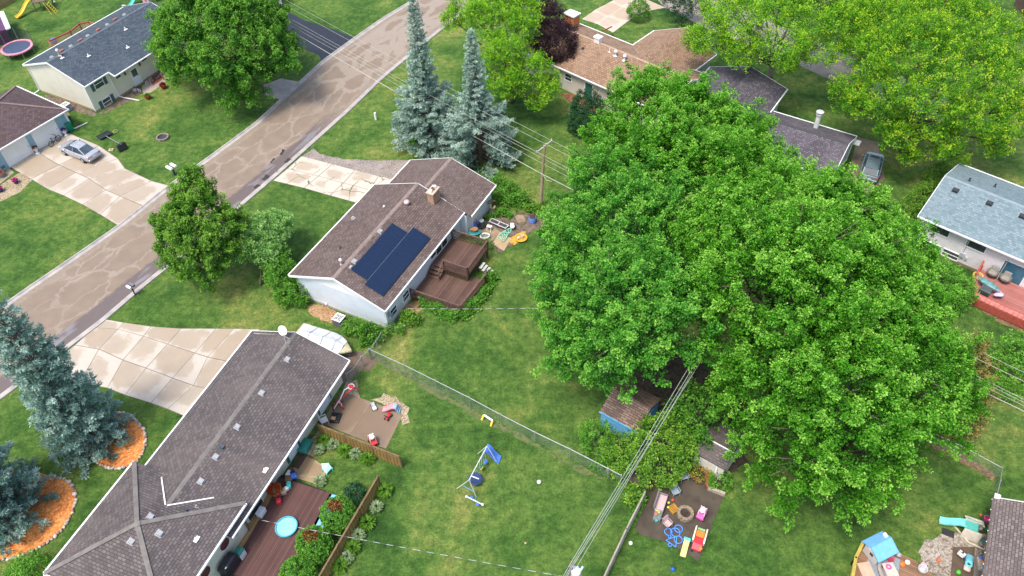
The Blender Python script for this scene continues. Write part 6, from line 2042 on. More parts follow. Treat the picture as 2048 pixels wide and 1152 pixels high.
 wire('dashed service wire from the long house to the bottom pole', P(521, 1040, 2.6), P(1143, 1156, 7.0), 0.12, 0.009, pm('dark_wire', (0.12, 0.12, 0.13), None, 3, 0.5), 'service_wire', dash=wh)
 wire('thin dashed service wire from the ranch house to the maples', P(812, 617, 2.55), P(1230, 612, 6.2), 0.15, 0.010, pm('dark_wire', (1, 1, 1)), 'service_wire', dash=WIREM)

def mesh_mat(name, c=(0.5, 0.53, 0.52), cover=0.30):
 """woven wire: diamond lattice, the holes let the light through"""
 m, nt, b = nodes_of(name)
 uvn = nt.nodes.new('ShaderNodeUVMap')
 sx = nt.nodes.new('ShaderNodeSeparateXYZ')
 nt.links.new(uvn.outputs[0], sx.inputs[0])
 k = 1 / 0.09
 d1 = math_(nt, 'FRACT', math_(nt, 'MULTIPLY', math_(nt, 'ADD', sx.outputs[0], sx.outputs[1]), k))
 d2 = math_(nt, 'FRACT', math_(nt, 'MULTIPLY', math_(nt, 'SUBTRACT', sx.outputs[0], sx.outputs[1]), k))
 w = cover / 2
 a = math_(nt, 'LESS_THAN', d1, w)
 bb = math_(nt, 'LESS_THAN', d2, w)
 al = math_(nt, 'MAXIMUM', a, bb)
 b.inputs['Base Color'].default_value = rgb(c)
 b.inputs['Metallic'].default_value = 0.3
 b.inputs['Roughness'].default_value = 0.5
 nt.links.new(al, b.inputs['Alpha'])
 return m

MESHW = mesh_mat('chain_link_mesh', (0.36, 0.39, 0.38), 0.17)

def chain_fence(label, tops, h=1.2, posts=True, group=None, gate=None, name='chain_link_fence'):
 """fence through the given photo points of its top rail"""
 W = [P(x, y, h) for x, y in tops]
 o = W[0].copy()
 o.z = 0
 f = thing(name, label, 'fence', o, 0, group)
 L = [w - o for w in W]
 mb = MB()
 mb.tube(L, 0.028, 8)
 mb.build('top_rail', GALV, f)
 for p in L:
  mb = MB()
  mb.cyl((p.x, p.y, -0.05), 0.035, h + 0.12, 9)
  mb.ell((p.x, p.y, h + 0.08), 0.045, 0.045, 0.05, 8, 4)
  mb.build('post', GALV, f)
 mb = MB()
 d = 0
 for a, b in zip(L, L[1:]):
  l = (b - a).length
  mb.poly([(a.x, a.y, 0.04), (b.x, b.y, 0.04), (b.x, b.y, h), (a.x, a.y, h)], [(d, 0), (d + l, 0), (d + l, h), (d, h)])
  d += l
 mb.build('wire_mesh', MESHW, f)
 return f

def plank_fence(label, bases, h, mat, capm, name='plank_fence', board=0.14, posts=2.4, cap=0.12, group=None):
 W = [P(x, y, 0) for x, y in bases]
 o = W[0].copy()
 f = thing(name, label, 'fence', o, 0, group)
 mb = MB()
 for a, b in zip(W, W[1:]):
  a, b = a - o, b - o
  d = (b - a)
  l = d.length
  d.normalize()
  s = Vector((-d.y, d.x, 0))
  n = int(l / board)
  for i in range(n):
   p = a + d * ((i + 0.5) * l / n)
   hh = h + random.uniform(-0.03, 0.0)
   mb.box((p.x + s.x * (0.02 if i % 2 else -0.02), p.y + s.y * (0.02 if i % 2 else -0.02), hh / 2), (l / n * 0.93, 0.022, hh), math.atan2(d.y, d.x))
 mb.build('boards', mat, f)
 mb = MB()
 for a, b in zip(W, W[1:]):
  a, b = a - o, b - o
  for z in (0.3, h - 0.25):
   mb.bar(a + Vector((0, 0, z)), b + Vector((0, 0, z)), 0.09, 0.05)
  if cap:
   mb.bar(a + Vector((0, 0, h + 0.02)), b + Vector((0, 0, h + 0.02)), cap, 0.035)
 mb.build('rails', capm, f)
 for a, b in zip(W, W[1:]):
  a, b = a - o, b - o
  n = max(1, round((b - a).length / posts))
  for i in range(n + 1):
   p = a.lerp(b, i / n)
   mb = MB()
   mb.rbox((p.x, p.y, (h + 0.12) / 2), (0.11, 0.11, h + 0.12), 0.015, math.atan2((b - a).y, (b - a).x))
   mb.build('post', capm, f)
 return f

def fences():
 chain_fence('long chain link fence between the two back lawns', [(738, 698), (808, 730), (870, 761), (938, 795), (1001, 829), (1069, 864), (1140, 898), (1218, 938), (1243, 951)])
 chain_fence('short chain link run from the fence corner to the ranch house', [(740, 699), (752, 682), (762, 666)])
 chain_fence('chain link gate standing open beside the damp soil path', [(737, 700), (722, 714), (707, 737), (692, 748)], name='chain_link_gate')
 chain_fence('chain link fence past the spreading maple at the right', [(1845, 856), (1875, 870), (1937, 899), (2005, 936), (2001, 962), (1994, 990)], h=1.25)
 chain_fence('short chain link stretch beside the utility pole', [(1094, 424), (1115, 412), (1137, 401)], h=1.1)
 wood = planks_obj('fence_boards', (0.29, 0.185, 0.048), (0.19, 0.115, 0.030))
 cap = pm('fence_cap', (0.20, 0.125, 0.06), (0.13, 0.08, 0.04), 3, 0.8, 0.3)
 plank_fence('upper plank fence from the long house into the yard', [(643, 871), (804, 935)], 1.45, wood, cap, group=None)
 plank_fence('lower plank fence beside the round cedars and the deck', [(762, 974), (640, 1185)], 1.45, wood, cap, group=None)
 grey = planks_obj('weathered_boards', (0.40, 0.36, 0.30), (0.28, 0.25, 0.20))
 plank_fence('pale weathered fence left of the fire pit patio', [(1287, 1002), (1250, 1075), (1205, 1172)], 1.15, grey, pm('weathered_cap', (0.36, 0.33, 0.27), (0.26, 0.235, 0.19), 3, 0.85, 0.3), cap=0.1)
 plank_fence('tan board fence in the top left corner', [(-60, 38), (0, 19), (36, -2), (70, -24)], 1.5, planks_obj('tan_boards', (0.36, 0.24, 0.11), (0.26, 0.17, 0.075)), cap)

def planks_obj(name, c1, c2):
 m, nt, b = nodes_of(name)
 tc = nt.nodes.new('ShaderNodeTexCoord')
 vec = tc.outputs['Object']
 g = nt.nodes.new('ShaderNodeNewGeometry')
 f = math_(nt, 'ADD', math_(nt, 'MULTIPLY', g.outputs['Random Per Island'], 0.6), math_(nt, 'MULTIPLY', noise(nt, mapping(nt, vec, (6, 6, 0.8)), 2.0, 4.0), 0.4))
 nt.links.new(mixc(nt, f, c1, c2), b.inputs['Base Color'])
 b.inputs['Roughness'].default_value = 0.8
 return m

# ------------------------------------------------------------------ decks
DECK_RED = planks('stained_deck_boards', (0.061, 0.029, 0.020), (0.148, 0.081, 0.058), (0.014, 0.008, 0.006), 0.14)
DECK_DARK = planks('maroon_deck_boards', (0.061, 0.023, 0.019), (0.119, 0.052, 0.042), (0.013, 0.006, 0.006), 0.14)
DECK_BRICK = planks('red_deck_boards', (0.27, 0.088, 0.070), (0.42, 0.175, 0.145), (0.09, 0.022, 0.018), 0.14)
DECK_WET = planks('wet_deck_boards', (0.15, 0.075, 0.04), (0.30, 0.17, 0.095), (0.04, 0.02, 0.012), 0.14)
RAILM = pm('stained_rail', (0.140, 0.081, 0.059), (0.095, 0.052, 0.038), 4, 0.75, 0.3)
RAILR = pm('red_rail', (0.40, 0.085, 0.06), (0.30, 0.06, 0.045), 4, 0.6, 0.2)

def deck_floor(mb, pts, z, along, th=0.12):
 """pts: local 2-D outline; boards run along the given direction"""
 a = Vector((along[0], along[1], 0)).normalized()
 s = Vector((-a.y, a.x, 0))
 P3 = [Vector((p[0], p[1], z)) for p in pts]
 ar = sum(P3[i].x * P3[(i + 1) % len(P3)].y - P3[(i + 1) % len(P3)].x * P3[i].y for i in range(len(P3)))
 if ar < 0:
  P3 = P3[::-1]
 mb.poly(P3, [(p.dot(a) + 100, p.dot(s) + 100) for p in P3])
 low = [p - Vector((0, 0, th)) for p in P3]
 mb.poly(low[::-1], [(0, 0)] * len(low))
 for i in range(len(P3)):
  j = (i + 1) % len(P3)
  l = (P3[j] - P3[i]).length
  mb.poly([low[i], low[j], P3[j], P3[i]], [(0, 0.03), (l, 0.03), (l, 0.1), (0, 0.1)])

def railing(parent, a, b, z, h, mat, step=0.14, name='railing', top=0.13, infill=None):
 a, b = Vector((a[0], a[1], z)), Vector((b[0], b[1], z))
 d = b - a
 l = d.length
 mb = MB()
 up = Vector((0, 0, 1))
 mb.bar(a + up * h, b + up * h, top, 0.04)
 mb.bar(a + up * (h - 0.1), b + up * (h - 0.1), 0.04, 0.09)
 mb.bar(a + up * 0.1, b + up * 0.1, 0.04, 0.09)
 n = max(2, int(l / step))
 if infill is None:
  for i in range(1, n):
   p = a.lerp(b, i / n)
   mb.bar(p + up * 0.05, p + up * (h - 0.05), 0.04, 0.04)
 for p in (a, b):
  mb.bar(p - up * 0.2, p + up * (h + 0.04), 0.1, 0.1)
 r = mb.build(name, mat, parent)
 if infill is not None:
  m = MB()
  m.poly([a + up * 0.12, b + up * 0.12, b + up * (h - 0.1), a + up * (h - 0.1)], [(0, 0), (l, 0), (l, h), (0, h)])
  m.build('lattice', infill, r)
 return r

def decks():
 fr = FR1
 d = thing('two_level_deck', 'weathered two-level brown wooden deck behind the ranch house', 'deck', fr.o, fr.az)
 uz, lz = 1.1, 0.45
 mb = MB()
 deck_floor(mb, [(7.5, 0.35), (11.15, 0.35), (11.25, -3.3), (7.5, -3.3)], uz, (1, 0))
 mb.build('upper_floor', DECK_RED, d)
 mb = MB()
 deck_floor(mb, [(3.95, 0.35), (7.5, 0.35), (7.5, -3.3), (8.2, -3.3), (8.1, -4.6), (4.05, -4.5)], lz, (1, 0))
 mb.build('lower_floor', DECK_RED, d)
 railing(d, (11.2, 0.3), (11.25, -3.25), uz, 1.0, RAILM)
 railing(d, (11.25, -3.3), (7.5, -3.35), uz, 1.0, RAILM)
 railing(d, (7.5, -3.35), (7.5, -0.95), uz, 1.0, RAILM)
 railing(d, (3.95, 0.3), (4.05, -4.45), lz, 0.9, RAILM)
 railing(d, (4.05, -4.5), (8.05, -4.7), lz, 0.9, RAILM)
 railing(d, (8.05, -4.7), (8.9, -4.35), lz - 0.15, 0.75, RAILM)
 mb = MB()
 for k in range(3):
  z = uz - 0.2 * (k + 1) + 0.04
  mb.bx(7.45 - 0.3 * (k + 1), 7.45 - 0.3 * k, -0.9, 0.3, z - 0.05, z)
 mb.bar((7.45, -0.92, uz - 0.1), (6.55, -0.92, lz), 0.05, 0.2)
 mb.bar((7.45, 0.32, uz - 0.1), (6.55, 0.32, lz), 0.05, 0.2)
 mb.bar((7.5, -0.95, uz + 0.95), (6.6, -0.95, lz + 0.9), 0.08, 0.05)
 mb.bar((6.6, -0.95, lz), (6.6, -0.95, lz + 0.9), 0.09, 0.09)
 mb.build('stairs', RAILM, d)
 for x, y, z in ((11.2, -3.2, uz), (9.3, -3.25, uz), (7.6, -3.2, uz), (4.15, -4.4, lz), (6.1, -4.4, lz), (8.0, -4.5, lz), (11.1, 0, uz), (4.1, 0.1, lz)):
  mb = MB()
  mb.bx(x - 0.07, x + 0.07, y - 0.07, y + 0.07, -0.05, z - 0.13)
  mb.build('footing', RAILM, d)
 mb = MB()
 for i in range(17):
  y = -3.2 + i * 0.15
  mb.bx(7.46, 7.485, y, y + 0.06, lz + 0.02, uz - 0.14)
 mb.build('skirt_boards', RAILM, d)
 mb = MB()
 for k in range(4):
  mb.bx(9.1, 9.9, -3.75 - 0.25 * k, -3.5 - 0.25 * k, 0.72 - 0.2 * k, 0.76 - 0.2 * k)
 mb.build('garden_steps', pm('pale_steps', (0.5, 0.5, 0.47), None, 3, 0.7), d)
 fr = FR2
 d = thing('plank_deck', 'broad maroon plank deck with a paddling pool on it', 'deck', fr.o, fr.az)
 mb = MB()
 deck_floor(mb, [(9.35, -1.13), (9.2, 3.1), (16.5, 3.6), (16.5, -0.88), (13.42, -0.88), (13.42, -1.13)], 0.3, (1, 0.02), 0.3)
 mb.build('floor', DECK_DARK, d)
 mb = MB()
 deck_floor(mb, [(10.8, -1.13), (10.8, -0.75), (13.42, -0.55), (16.5, -0.5), (16.5, -0.88), (13.42, -0.88), (13.42, -1.13)], 0.305, (1, 0), 0.05)
 mb.build('wall_board', planks('new_boards', (0.34, 0.20, 0.075), (0.42, 0.26, 0.11), (0.1, 0.05, 0.02), 0.2), d)
 mb = MB()
 mb.bx(9.14, 9.3, -1.1, 2.4, 0.0, 0.24)
 mb.build('edge_step', DECK_DARK, d)
 fr = FR7
 d = thing('red_deck', 'bright red deck with built-in bench below the blue-grey roof', 'deck', fr.o, fr.az)
 mb = MB()
 deck_floor(mb, [(6.1, 0.42), (16.0, 0.42), (16.0, -3.1), (6.5, -3.1), (6.1, -0.5)], 0.5, (1, 0), 0.16)
 mb.build('floor', DECK_BRICK, d)
 mb = MB()
 for i in range(26):
  x = 6.7 + i * 0.36
  mb.bx(x, x + 0.33, -3.65, -3.1, 0.84, 0.88)
 b = mb.build('bench_seat', pm('bench_red', (0.42, 0.13, 0.105), (0.52, 0.2, 0.165), 2, 0.7), d)
 mb = MB()
 mb.bx(6.6, 16.0, -3.72, -3.66, 0.1, 0.83)
 mb.bx(6.6, 16.0, -3.09, -3.02, 0.8, 0.9)
 for i in range(7):
  mb.bx(6.7 + i * 1.5, 6.8 + i * 1.5, -3.6, -3.5, 0, 0.8)
 mb.build('bench_frame', RAILR, d)
 railing(d, (6.1, 0.3), (6.15, -1.6), 0.5, 0.95, RAILR, 0.13)
 d = thing('balcony_deck', 'small deck with red railing behind the cream house', 'deck', FR3.o, FR3.az)
 L3 = [FR3.loc(x, y, 2.0) for x, y in ((103, 93), (97, 82), (140, 62), (158, 47), (177, 43), (188, 47))]
 back = [(L3[-1].x, 10.05), (L3[0].x, 10.05)]
 mb = MB()
 deck_floor(mb, [(p.x, p.y) for p in L3] + back, 1.05, (1, 0))
 mb.build('floor', planks('balcony_boards', (0.30, 0.2, 0.15), (0.4, 0.3, 0.22), (0.08, 0.05, 0.04), 0.14), d)
 lat = mesh_mat('rail_lattice', (0.55, 0.42, 0.30), 0.6)
 for a, b in zip(L3, L3[1:]):
  n = 2 if (b - a).length > 3 else 1
  for k in range(n):
   railing(d, a.lerp(b, k / n), a.lerp(b, (k + 1) / n), 1.05, 0.95, RAILR, infill=lat)
 for p in L3:
  mb = MB()
  mb.bx(p.x - 0.06, p.x + 0.06, p.y - 0.06, p.y + 0.06, 0, 0.95)
  mb.build('footing', RAILR, d)
 q = FR3.loc(108, 83, 1.4)
 ball('large blue exercise ball on the red-railed balcony deck', FR3.M @ Vector((q.x, q.y, 0)), 0.42, (0.05, 0.13, 0.36), z=1.06)
 o = P(1720, 1140)
 d = thing('corner_deck', 'low wooden deck with yellow-green rail and a blue-roofed playhouse', 'deck', o)
 pl = [P(x, y, 0.4) - o for x, y in ((1728, 1084), (1760, 1072), (1776, 1096), (1832, 1122), (1895, 1175), (1850, 1215), (1690, 1215), (1705, 1150))]
 al = P(1840, 1125) - P(1780, 1097)
 mb = MB()
 deck_floor(mb, [(p.x, p.y) for p in pl], 0.4, (al.x, al.y), 0.3)
 mb.build('floor', DECK_WET, d)
 yw = pm('yellow_rail', (0.42, 0.33, 0.065), (0.33, 0.245, 0.05), 3, 0.7, 0.3)
 pts = [P(x, y, 1.25) - o for x, y in ((1700, 1185), (1712, 1115), (1726, 1085), (1766, 1072), (1773, 1078))]
 for a, b in zip(pts, pts[1:]):
  railing(d, (a.x, a.y), (b.x, b.y), 0.4, 0.85, yw, top=0.2)

def ball(label, p, r, c, z=0.0, name='ball', group=None, rough=0.35):
 key = 'ball_%d_%d_%d' % tuple(int(x * 255) for x in c)
 mb = MB()
 mb.ell((0, 0, r), r, r, r, 16, 10)
 o = mb.build(name, pm(key, c, tuple(x * .9 for x in c), 3, rough), smooth=True)
 o.location = (p[0], p[1], z)
 return tag(o, label, 'ball', group)

# ------------------------------------------------------------------ cars

def loft_car(mb, st):
 """st: list of (x, half width, z low, z shoulder, z top, top half width)"""
 rings = []
 for x, w, zl, zs, zt, tw in st:
  h = [(w * 0.9, zl), (w, zl + (zs - zl) * .35), (w, zs), (tw + (w - tw) * .35, zt - (zt - zs) * .12), (tw * .6, zt)]
  rings.append([(x, y, z) for y, z in h] + [(x, -y, z) for y, z in h[::-1]])
 mb.loft(rings)

def car(name, label, cat, loc, az, paint, L=4.8, W=1.82, H=1.45, kind='sedan', group=None):
 c = thing(name, label, cat, loc, az, group)
 h = W / 2
 if kind == 'sedan':
  body = [(-2.40, h * .74, .42, .62, .70, h * .62), (-2.33, h * .86, .30, .72, .93, h * .74), (-1.9, h * .97, .24, .80, 1.02, h * .80), (-1.2, h, .22, .84, 1.00, h * .84), (0, h, .2, .84, .98, h * .86), (1.0, h, .22, .82, .96, h * .84), (1.7, h * .97, .24, .74, .86, h * .78), (2.2, h * .86, .28, .62, .74, h * .66), (2.38, h * .70, .36, .52, .62, h * .5)]
  cab = [(-1.80, h * .80, .98, h * .72, 1.00), (-1.05, h * .84, .98, h * .64, 1.40), (-.2, h * .86, .97, h * .66, H), (.35, h * .86, .95, h * .64, 1.42), (1.28, h * .80, .93, h * .72, .97)]
  roof = [(-1.02, h * .62, 1.41), (-.2, h * .645, H + .012), (.36, h * .62, 1.43)]
 else:
  body = [(-2.2, h * .80, .42, .66, .78, h * .66), (-2.14, h * .90, .32, .80, 1.0, h * .78), (-1.7, h * .98, .26, .90, 1.08, h * .84), (-.9, h, .24, .92, 1.06, h * .86), (0, h, .24, .90, 1.04, h * .87), (1.0, h, .24, .86, 1.02, h * .85), (1.6, h * .97, .26, .78, .95, h * .80), (2.05, h * .88, .3, .66, .82, h * .68), (2.22, h * .72, .36, .54, .66, h * .5)]
  cab = [(-2.05, h * .78, 1.0, h * .68, 1.06), (-1.62, h * .84, 1.04, h * .66, 1.52), (-.4, h * .87, 1.03, h * .70, H), (.45, h * .86, 1.02, h * .66, 1.56), (1.25, h * .80, 1.0, h * .70, 1.04)]
  roof = [(-1.65, h * .66, 1.54), (-.4, h * .69, H + .012), (.44, h * .64, 1.575)]
 k = L / 4.78 if kind == 'sedan' else L / 4.42
 mb = MB()
 loft_car(mb, [(x * k, *r) for x, *r in body])
 b = mb.build('body', paint, c, smooth=False, bevel=0.04)
 sub = b.modifiers.new('sub', 'SUBSURF')
 sub.levels = sub.render_levels = 1
 for p in b.data.polygons:
  p.use_smooth = True
 mb = MB()
 mb.loft([[(x * k, w, z0), (x * k, tw, zt), (x * k, -tw, zt), (x * k, -w, z0)] for x, w, z0, tw, zt in cab])
 g = mb.build('cabin_glass', pm('car_glass', (0.035, 0.05, 0.065), (0.06, 0.085, 0.10), 1, 0.1, spec=0.6), c)
 mb = MB()
 R0 = [[(x * k, w, z - 0.03), (x * k, w * .75, z + .012), (x * k, -w * .75, z + .012), (x * k, -w, z - 0.03)] for x, w, z in roof]
 mb.loft(R0)
 for s in (-1, 1):
  mb.bar((cab[0][0] * k, s * cab[0][3], cab[0][4] + .005), (roof[0][0] * k, s * roof[0][1] * .98, roof[0][2]), .09, .04)
  mb.bar((cab[-1][0] * k, s * cab[-1][3], cab[-1][4] + .005), (roof[-1][0] * k, s * roof[-1][1] * .98, roof[-1][2]), .07, .04)
  mb.bar((-.15 * k, s * cab[2][1], .99), (-.2 * k, s * cab[2][3] * 1.02, H - .05), .08, .03)
  if kind != 'sedan':
   mb.bar((-1.25 * k, s * cab[1][1] * 1.01, 1.03), (-1.2 * k, s * cab[1][3] * 1.04, 1.5), .12, .03)
 mb.build('roof', paint, c)
 mb = MB()
 mb.bx(.0, .32, -h * .42, h * .42, H - 0.004, H + .02)
 mb.build('sunroof', pm('sunroof_glass', (0.30, 0.31, 0.33), (0.2, 0.21, 0.23), 2, .15) if kind == 'sedan' else DARK, c)
 for sx, sy in ((1.42, 1), (1.42, -1), (-1.38, 1), (-1.38, -1)):
  w = MB()
  T = Matrix.Translation((sx * k, sy * (h - .1), .32)) @ Matrix.Rotation(-PI / 2 * sy, 4, 'X')
  w.T = T
  w.lathe([(.17, -.10), (.30, -.10), (.325, -.06), (.325, .07), (.30, .11), (.19, .11)], (0, 0, 0), 20)
  wo = w.build('wheel', RUBBER, c)
  w = MB()
  w.T = T
  w.lathe([(.02, .112), (.19, .112), (.195, .09)], (0, 0, 0), 20)
  w.build('rim', pm('alloy', (.5, .5, .51), (.4, .4, .41), 5, .35, metal=.6), wo)
 for s in (-1, 1):
  mb = MB()
  mb.rbox((body[1][0] * k + .03, s * h * .66, .78 if kind == 'sedan' else .86), (.12, .36, .17), .03)
  mb.build('tail_light', pm('tail_red', (.42, .015, .03), (.32, .012, .02), 4, .2), c)
  mb = MB()
  mb.rbox((body[-2][0] * k - .0, s * h * .62, .66), (.16, .32, .14), .04)
  mb.build('headlight', pm('lamp_clear', (.62, .66, .7), None, 3, .15), c)
  mb = MB()
  mb.rbox((.92 * k, s * (h + .06), .98), (.12, .2, .14), .03)
  mb.build('side_mirror', paint, c)
 mb = MB()
 mb.rbox((body[0][0] * k + .02, 0, .56), (.1, W * .86, .2), .04)
 mb.build('rear_bumper', paint, c)
 mb = MB()
 mb.bx((body[0][0] - .005) * k - 0.03, (body[0][0]) * k, -.25, .25, .66, .77)
 mb.build('licence_plate', pm('plate', (.6, .62, .64), None, 3, .4), c)
 return c

def vehicles():
 silver = pm('silver_paint', (0.42, 0.43, 0.46), (0.38, 0.39, 0.42), 2, 0.26, metal=0.35, coat=0.6)
 f, r = P(133.3, 309.2), P(171.5, 325)
 d = (f - r).normalized()
 m = (f + r) / 2 + Vector((d.y, -d.x, 0)) * 0.72
 car('sedan', 'silver sedan parked on the driveway by the blue garage', 'car', (m.x, m.y, 0.03), math.atan2(d.y, d.x), silver, L=4.95, W=1.86)
 blue = pm('steel_blue_paint', (0.16, 0.22, 0.25), (0.14, 0.195, 0.22), 2, 0.26, metal=0.3, coat=0.6)
 f, r = P(1746, 320), P(1733, 366)
 d = (f - r).normalized()
 m = (f + r) / 2
 car('hatchback', 'steel blue hatchback parked at the end of the dark grey roof', 'car', (m.x, m.y, 0.03), math.atan2(d.y, d.x), blue, L=4.5, W=1.9, H=1.6, kind='suv')
 a, b = P(592, 668, 0.9), P(703, 702, 0.9)
 d = b - a
 L = d.length
 o = thing('covered_boat', 'cream boat under a sagging white tarpaulin beside the long house', 'boat', ((a.x + b.x) / 2, (a.y + b.y) / 2, 0), math.atan2(d.y, d.x))
 cream = pm('boat_cream', (0.62, 0.56, 0.36), (0.55, 0.49, 0.30), 2, 0.35)
 mb = MB()
 rings = []
 for t in np.linspace(0, 1, 9):
  x = -L / 2 + L * t
  w = 1.0 * (1 - max(0, (t - 0.55) / 0.45) ** 2.2) + 0.04
  zb = 0.45 + 0.3 * max(0, t - 0.6) / 0.4
  rings.append([(x, -w, 1.05), (x, -w * .9, .8), (x, -w * .3, zb), (x, w * .3, zb), (x, w * .9, .8), (x, w, 1.05)])
 mb.loft(rings)
 mb.build('hull', cream, o, smooth=True)
 mb = MB()
 rings = []
 hs = [1.12, 1.5, 1.62, 1.5, 1.55, 1.68, 1.5, 1.2]
 for t, hz in zip(np.linspace(0.02, 0.86, 8), hs):
  x = -L / 2 + L * t
  w = 1.1 * (1 - max(0, (t - 0.55) / 0.45) ** 2.2) + 0.03
  sg = 0.1 * math.sin(t * 19)
  rings.append([(x, -w, .78 + sg * .5), (x, -w * .98, 1.08), (x, -w * .45, (hz + 1.1) / 2 - .05), (x, 0, hz), (x, w * .45, (hz + 1.1) / 2 - .05), (x, w * .98, 1.08), (x, w, .78 - sg * .5)])
 mb.loft(rings, close=False, caps=False)
 tp = mb.build('tarpaulin', pm('tarp', (0.58, 0.60, 0.63), (0.46, 0.48, 0.51), 1.2, 0.45, 0.3), o)
 mb = MB()
 for t in (0.28, 0.52, 0.74):
  x = -L / 2 + L * t
  mb.tube([(x, -1.12, .8), (x, -1.09, 1.1), (x, -.45, 1.36), (x, 0, 1.66), (x, .45, 1.36), (x, 1.09, 1.1), (x, 1.12, .8)], 0.02, 5)
 mb.build('strap', pm('strap_grey', (0.22, 0.23, 0.25), None, 3, 0.7), tp)
 mb = MB()
 mb.bar((-L / 2 + .3, -.6, .38), (L / 2 - .2, 0, .38), .1, .1)
 mb.bar((-L / 2 + .3, .6, .38), (L / 2 - .2, 0, .38), .1, .1)
 mb.bar((-1, -1, .36), (-1, 1, .36), .1, .1)
 tr = mb.build('trailer', GALV, o)
 for s in (-1, 1):
  w = MB()
  w.T = Matrix.Translation((-1, s * 1.0, .3)) @ Matrix.Rotation(PI / 2, 4, 'X')
  w.lathe([(.1, -.1), (.28, -.1), (.3, 0), (.28, .1), (.1, .1)], (0, 0, 0), 16)
  w.build('wheel', RUBBER, tr)

utility_poles()
fences()
decks()
vehicles()
# ------------------------------------------------------------------ small things
def C(name, c, c2=None, rough=0.4, **k):
 return pm(name, c, c2, 3.0, rough, **k)

RED = C('toy_red', (0.58, 0.03, 0.045))
PINK = C('toy_pink', (0.78, 0.10, 0.34))
PALEPINK = C('toy_pale_pink', (0.78, 0.45, 0.55))
YEL = C('toy_yellow', (0.82, 0.56, 0.06))
TEAL = C('toy_teal', (0.09, 0.50, 0.42))
AQUA = C('toy_aqua', (0.20, 0.62, 0.60))
BLU = C('toy_blue', (0.06, 0.18, 0.62))
SKYB = C('toy_sky_blue', (0.22, 0.52, 0.82))
NAVY = C('toy_navy', (0.02, 0.045, 0.13))
BEIGE = C('toy_beige', (0.56, 0.46, 0.38))
BROWNP = C('brown_plastic', (0.17, 0.10, 0.06))
GREENP = C('green_plastic', (0.02, 0.16, 0.11))
ORANGE = C('toy_orange', (0.78, 0.22, 0.04))
GREYP = C('grey_plastic', (0.30, 0.31, 0.33))
BLACKP = C('black_plastic', (0.02, 0.022, 0.025))

def T(name, label, cat, px, rz=0.0, z=0.0, group=None, to=None):
 """thing standing at a photo pixel; 'to' is a second pixel its x axis points at"""
 p = P(px[0], px[1], z)
 if to:
  rz = az_px(px, to, z)
 return thing(name, label, cat, (p.x, p.y, z), rz, group)

def part(parent, name, mat, fn, smooth=False, bevel=0.0):
 mb = MB()
 fn(mb)
 return mb.build(name, mat, parent, smooth, bevel)

def ring_stones():
 """each border stone is its own thing; three shapes, copied round the rings"""
 grey = pm('field_stone', (0.45, 0.40, 0.34), (0.28, 0.25, 0.22), 6, 0.85, 0.4)
 red = pm('red_stone', (0.36, 0.20, 0.16), (0.28, 0.15, 0.12), 6, 0.85, 0.4)
 pale = pm('pale_stone', (0.60, 0.55, 0.47), (0.48, 0.43, 0.37), 6, 0.85, 0.4)
 mes = []
 for m in (grey, red, pale):
  mb = MB()
  mb.ell((0, 0, 0.06), 0.14, 0.10, 0.10, 9, 5, 0.16)
  o = mb.build('border_stone', m, smooth=True)
  mes.append(o.data)
  bpy.data.objects.remove(o)

 def place(pts, label, group):
  pts = [P(*p) for p in pts]
  n = int(sum((b - a).length for a, b in zip(pts, pts[1:])) / 0.25)
  for i, q in enumerate(resample(pts, n)):
   o = bpy.data.objects.new('border_stone', mes[random.choice((0, 0, 1, 2))])
   COL.objects.link(o)
   s = random.uniform(0.8, 1.35)
   o.location = (q.x + random.uniform(-.04, .04), q.y + random.uniform(-.04, .04), 0.01)
   o.scale = (s, s * random.uniform(.8, 1.2), s)
   o.rotation_euler = (0, 0, random.uniform(0, 6.28))
   tag(o, label, 'stone', group)
 place([(232 + 60 * math.cos(a), 882 + 56 * math.sin(a)) for a in np.linspace(-1.9, 2.75, 40)], 'rounded stone set in the border of the round orange mulch ring', 'stones round the mulch ring')
 place([(104, 952), (138, 962), (150, 980), (152, 1000), (145, 1026), (130, 1053), (105, 1080), (72, 1100), (38, 1115), (0, 1121)], 'rounded stone set in the border of the larger orange mulch bed', 'stones round the mulch bed')

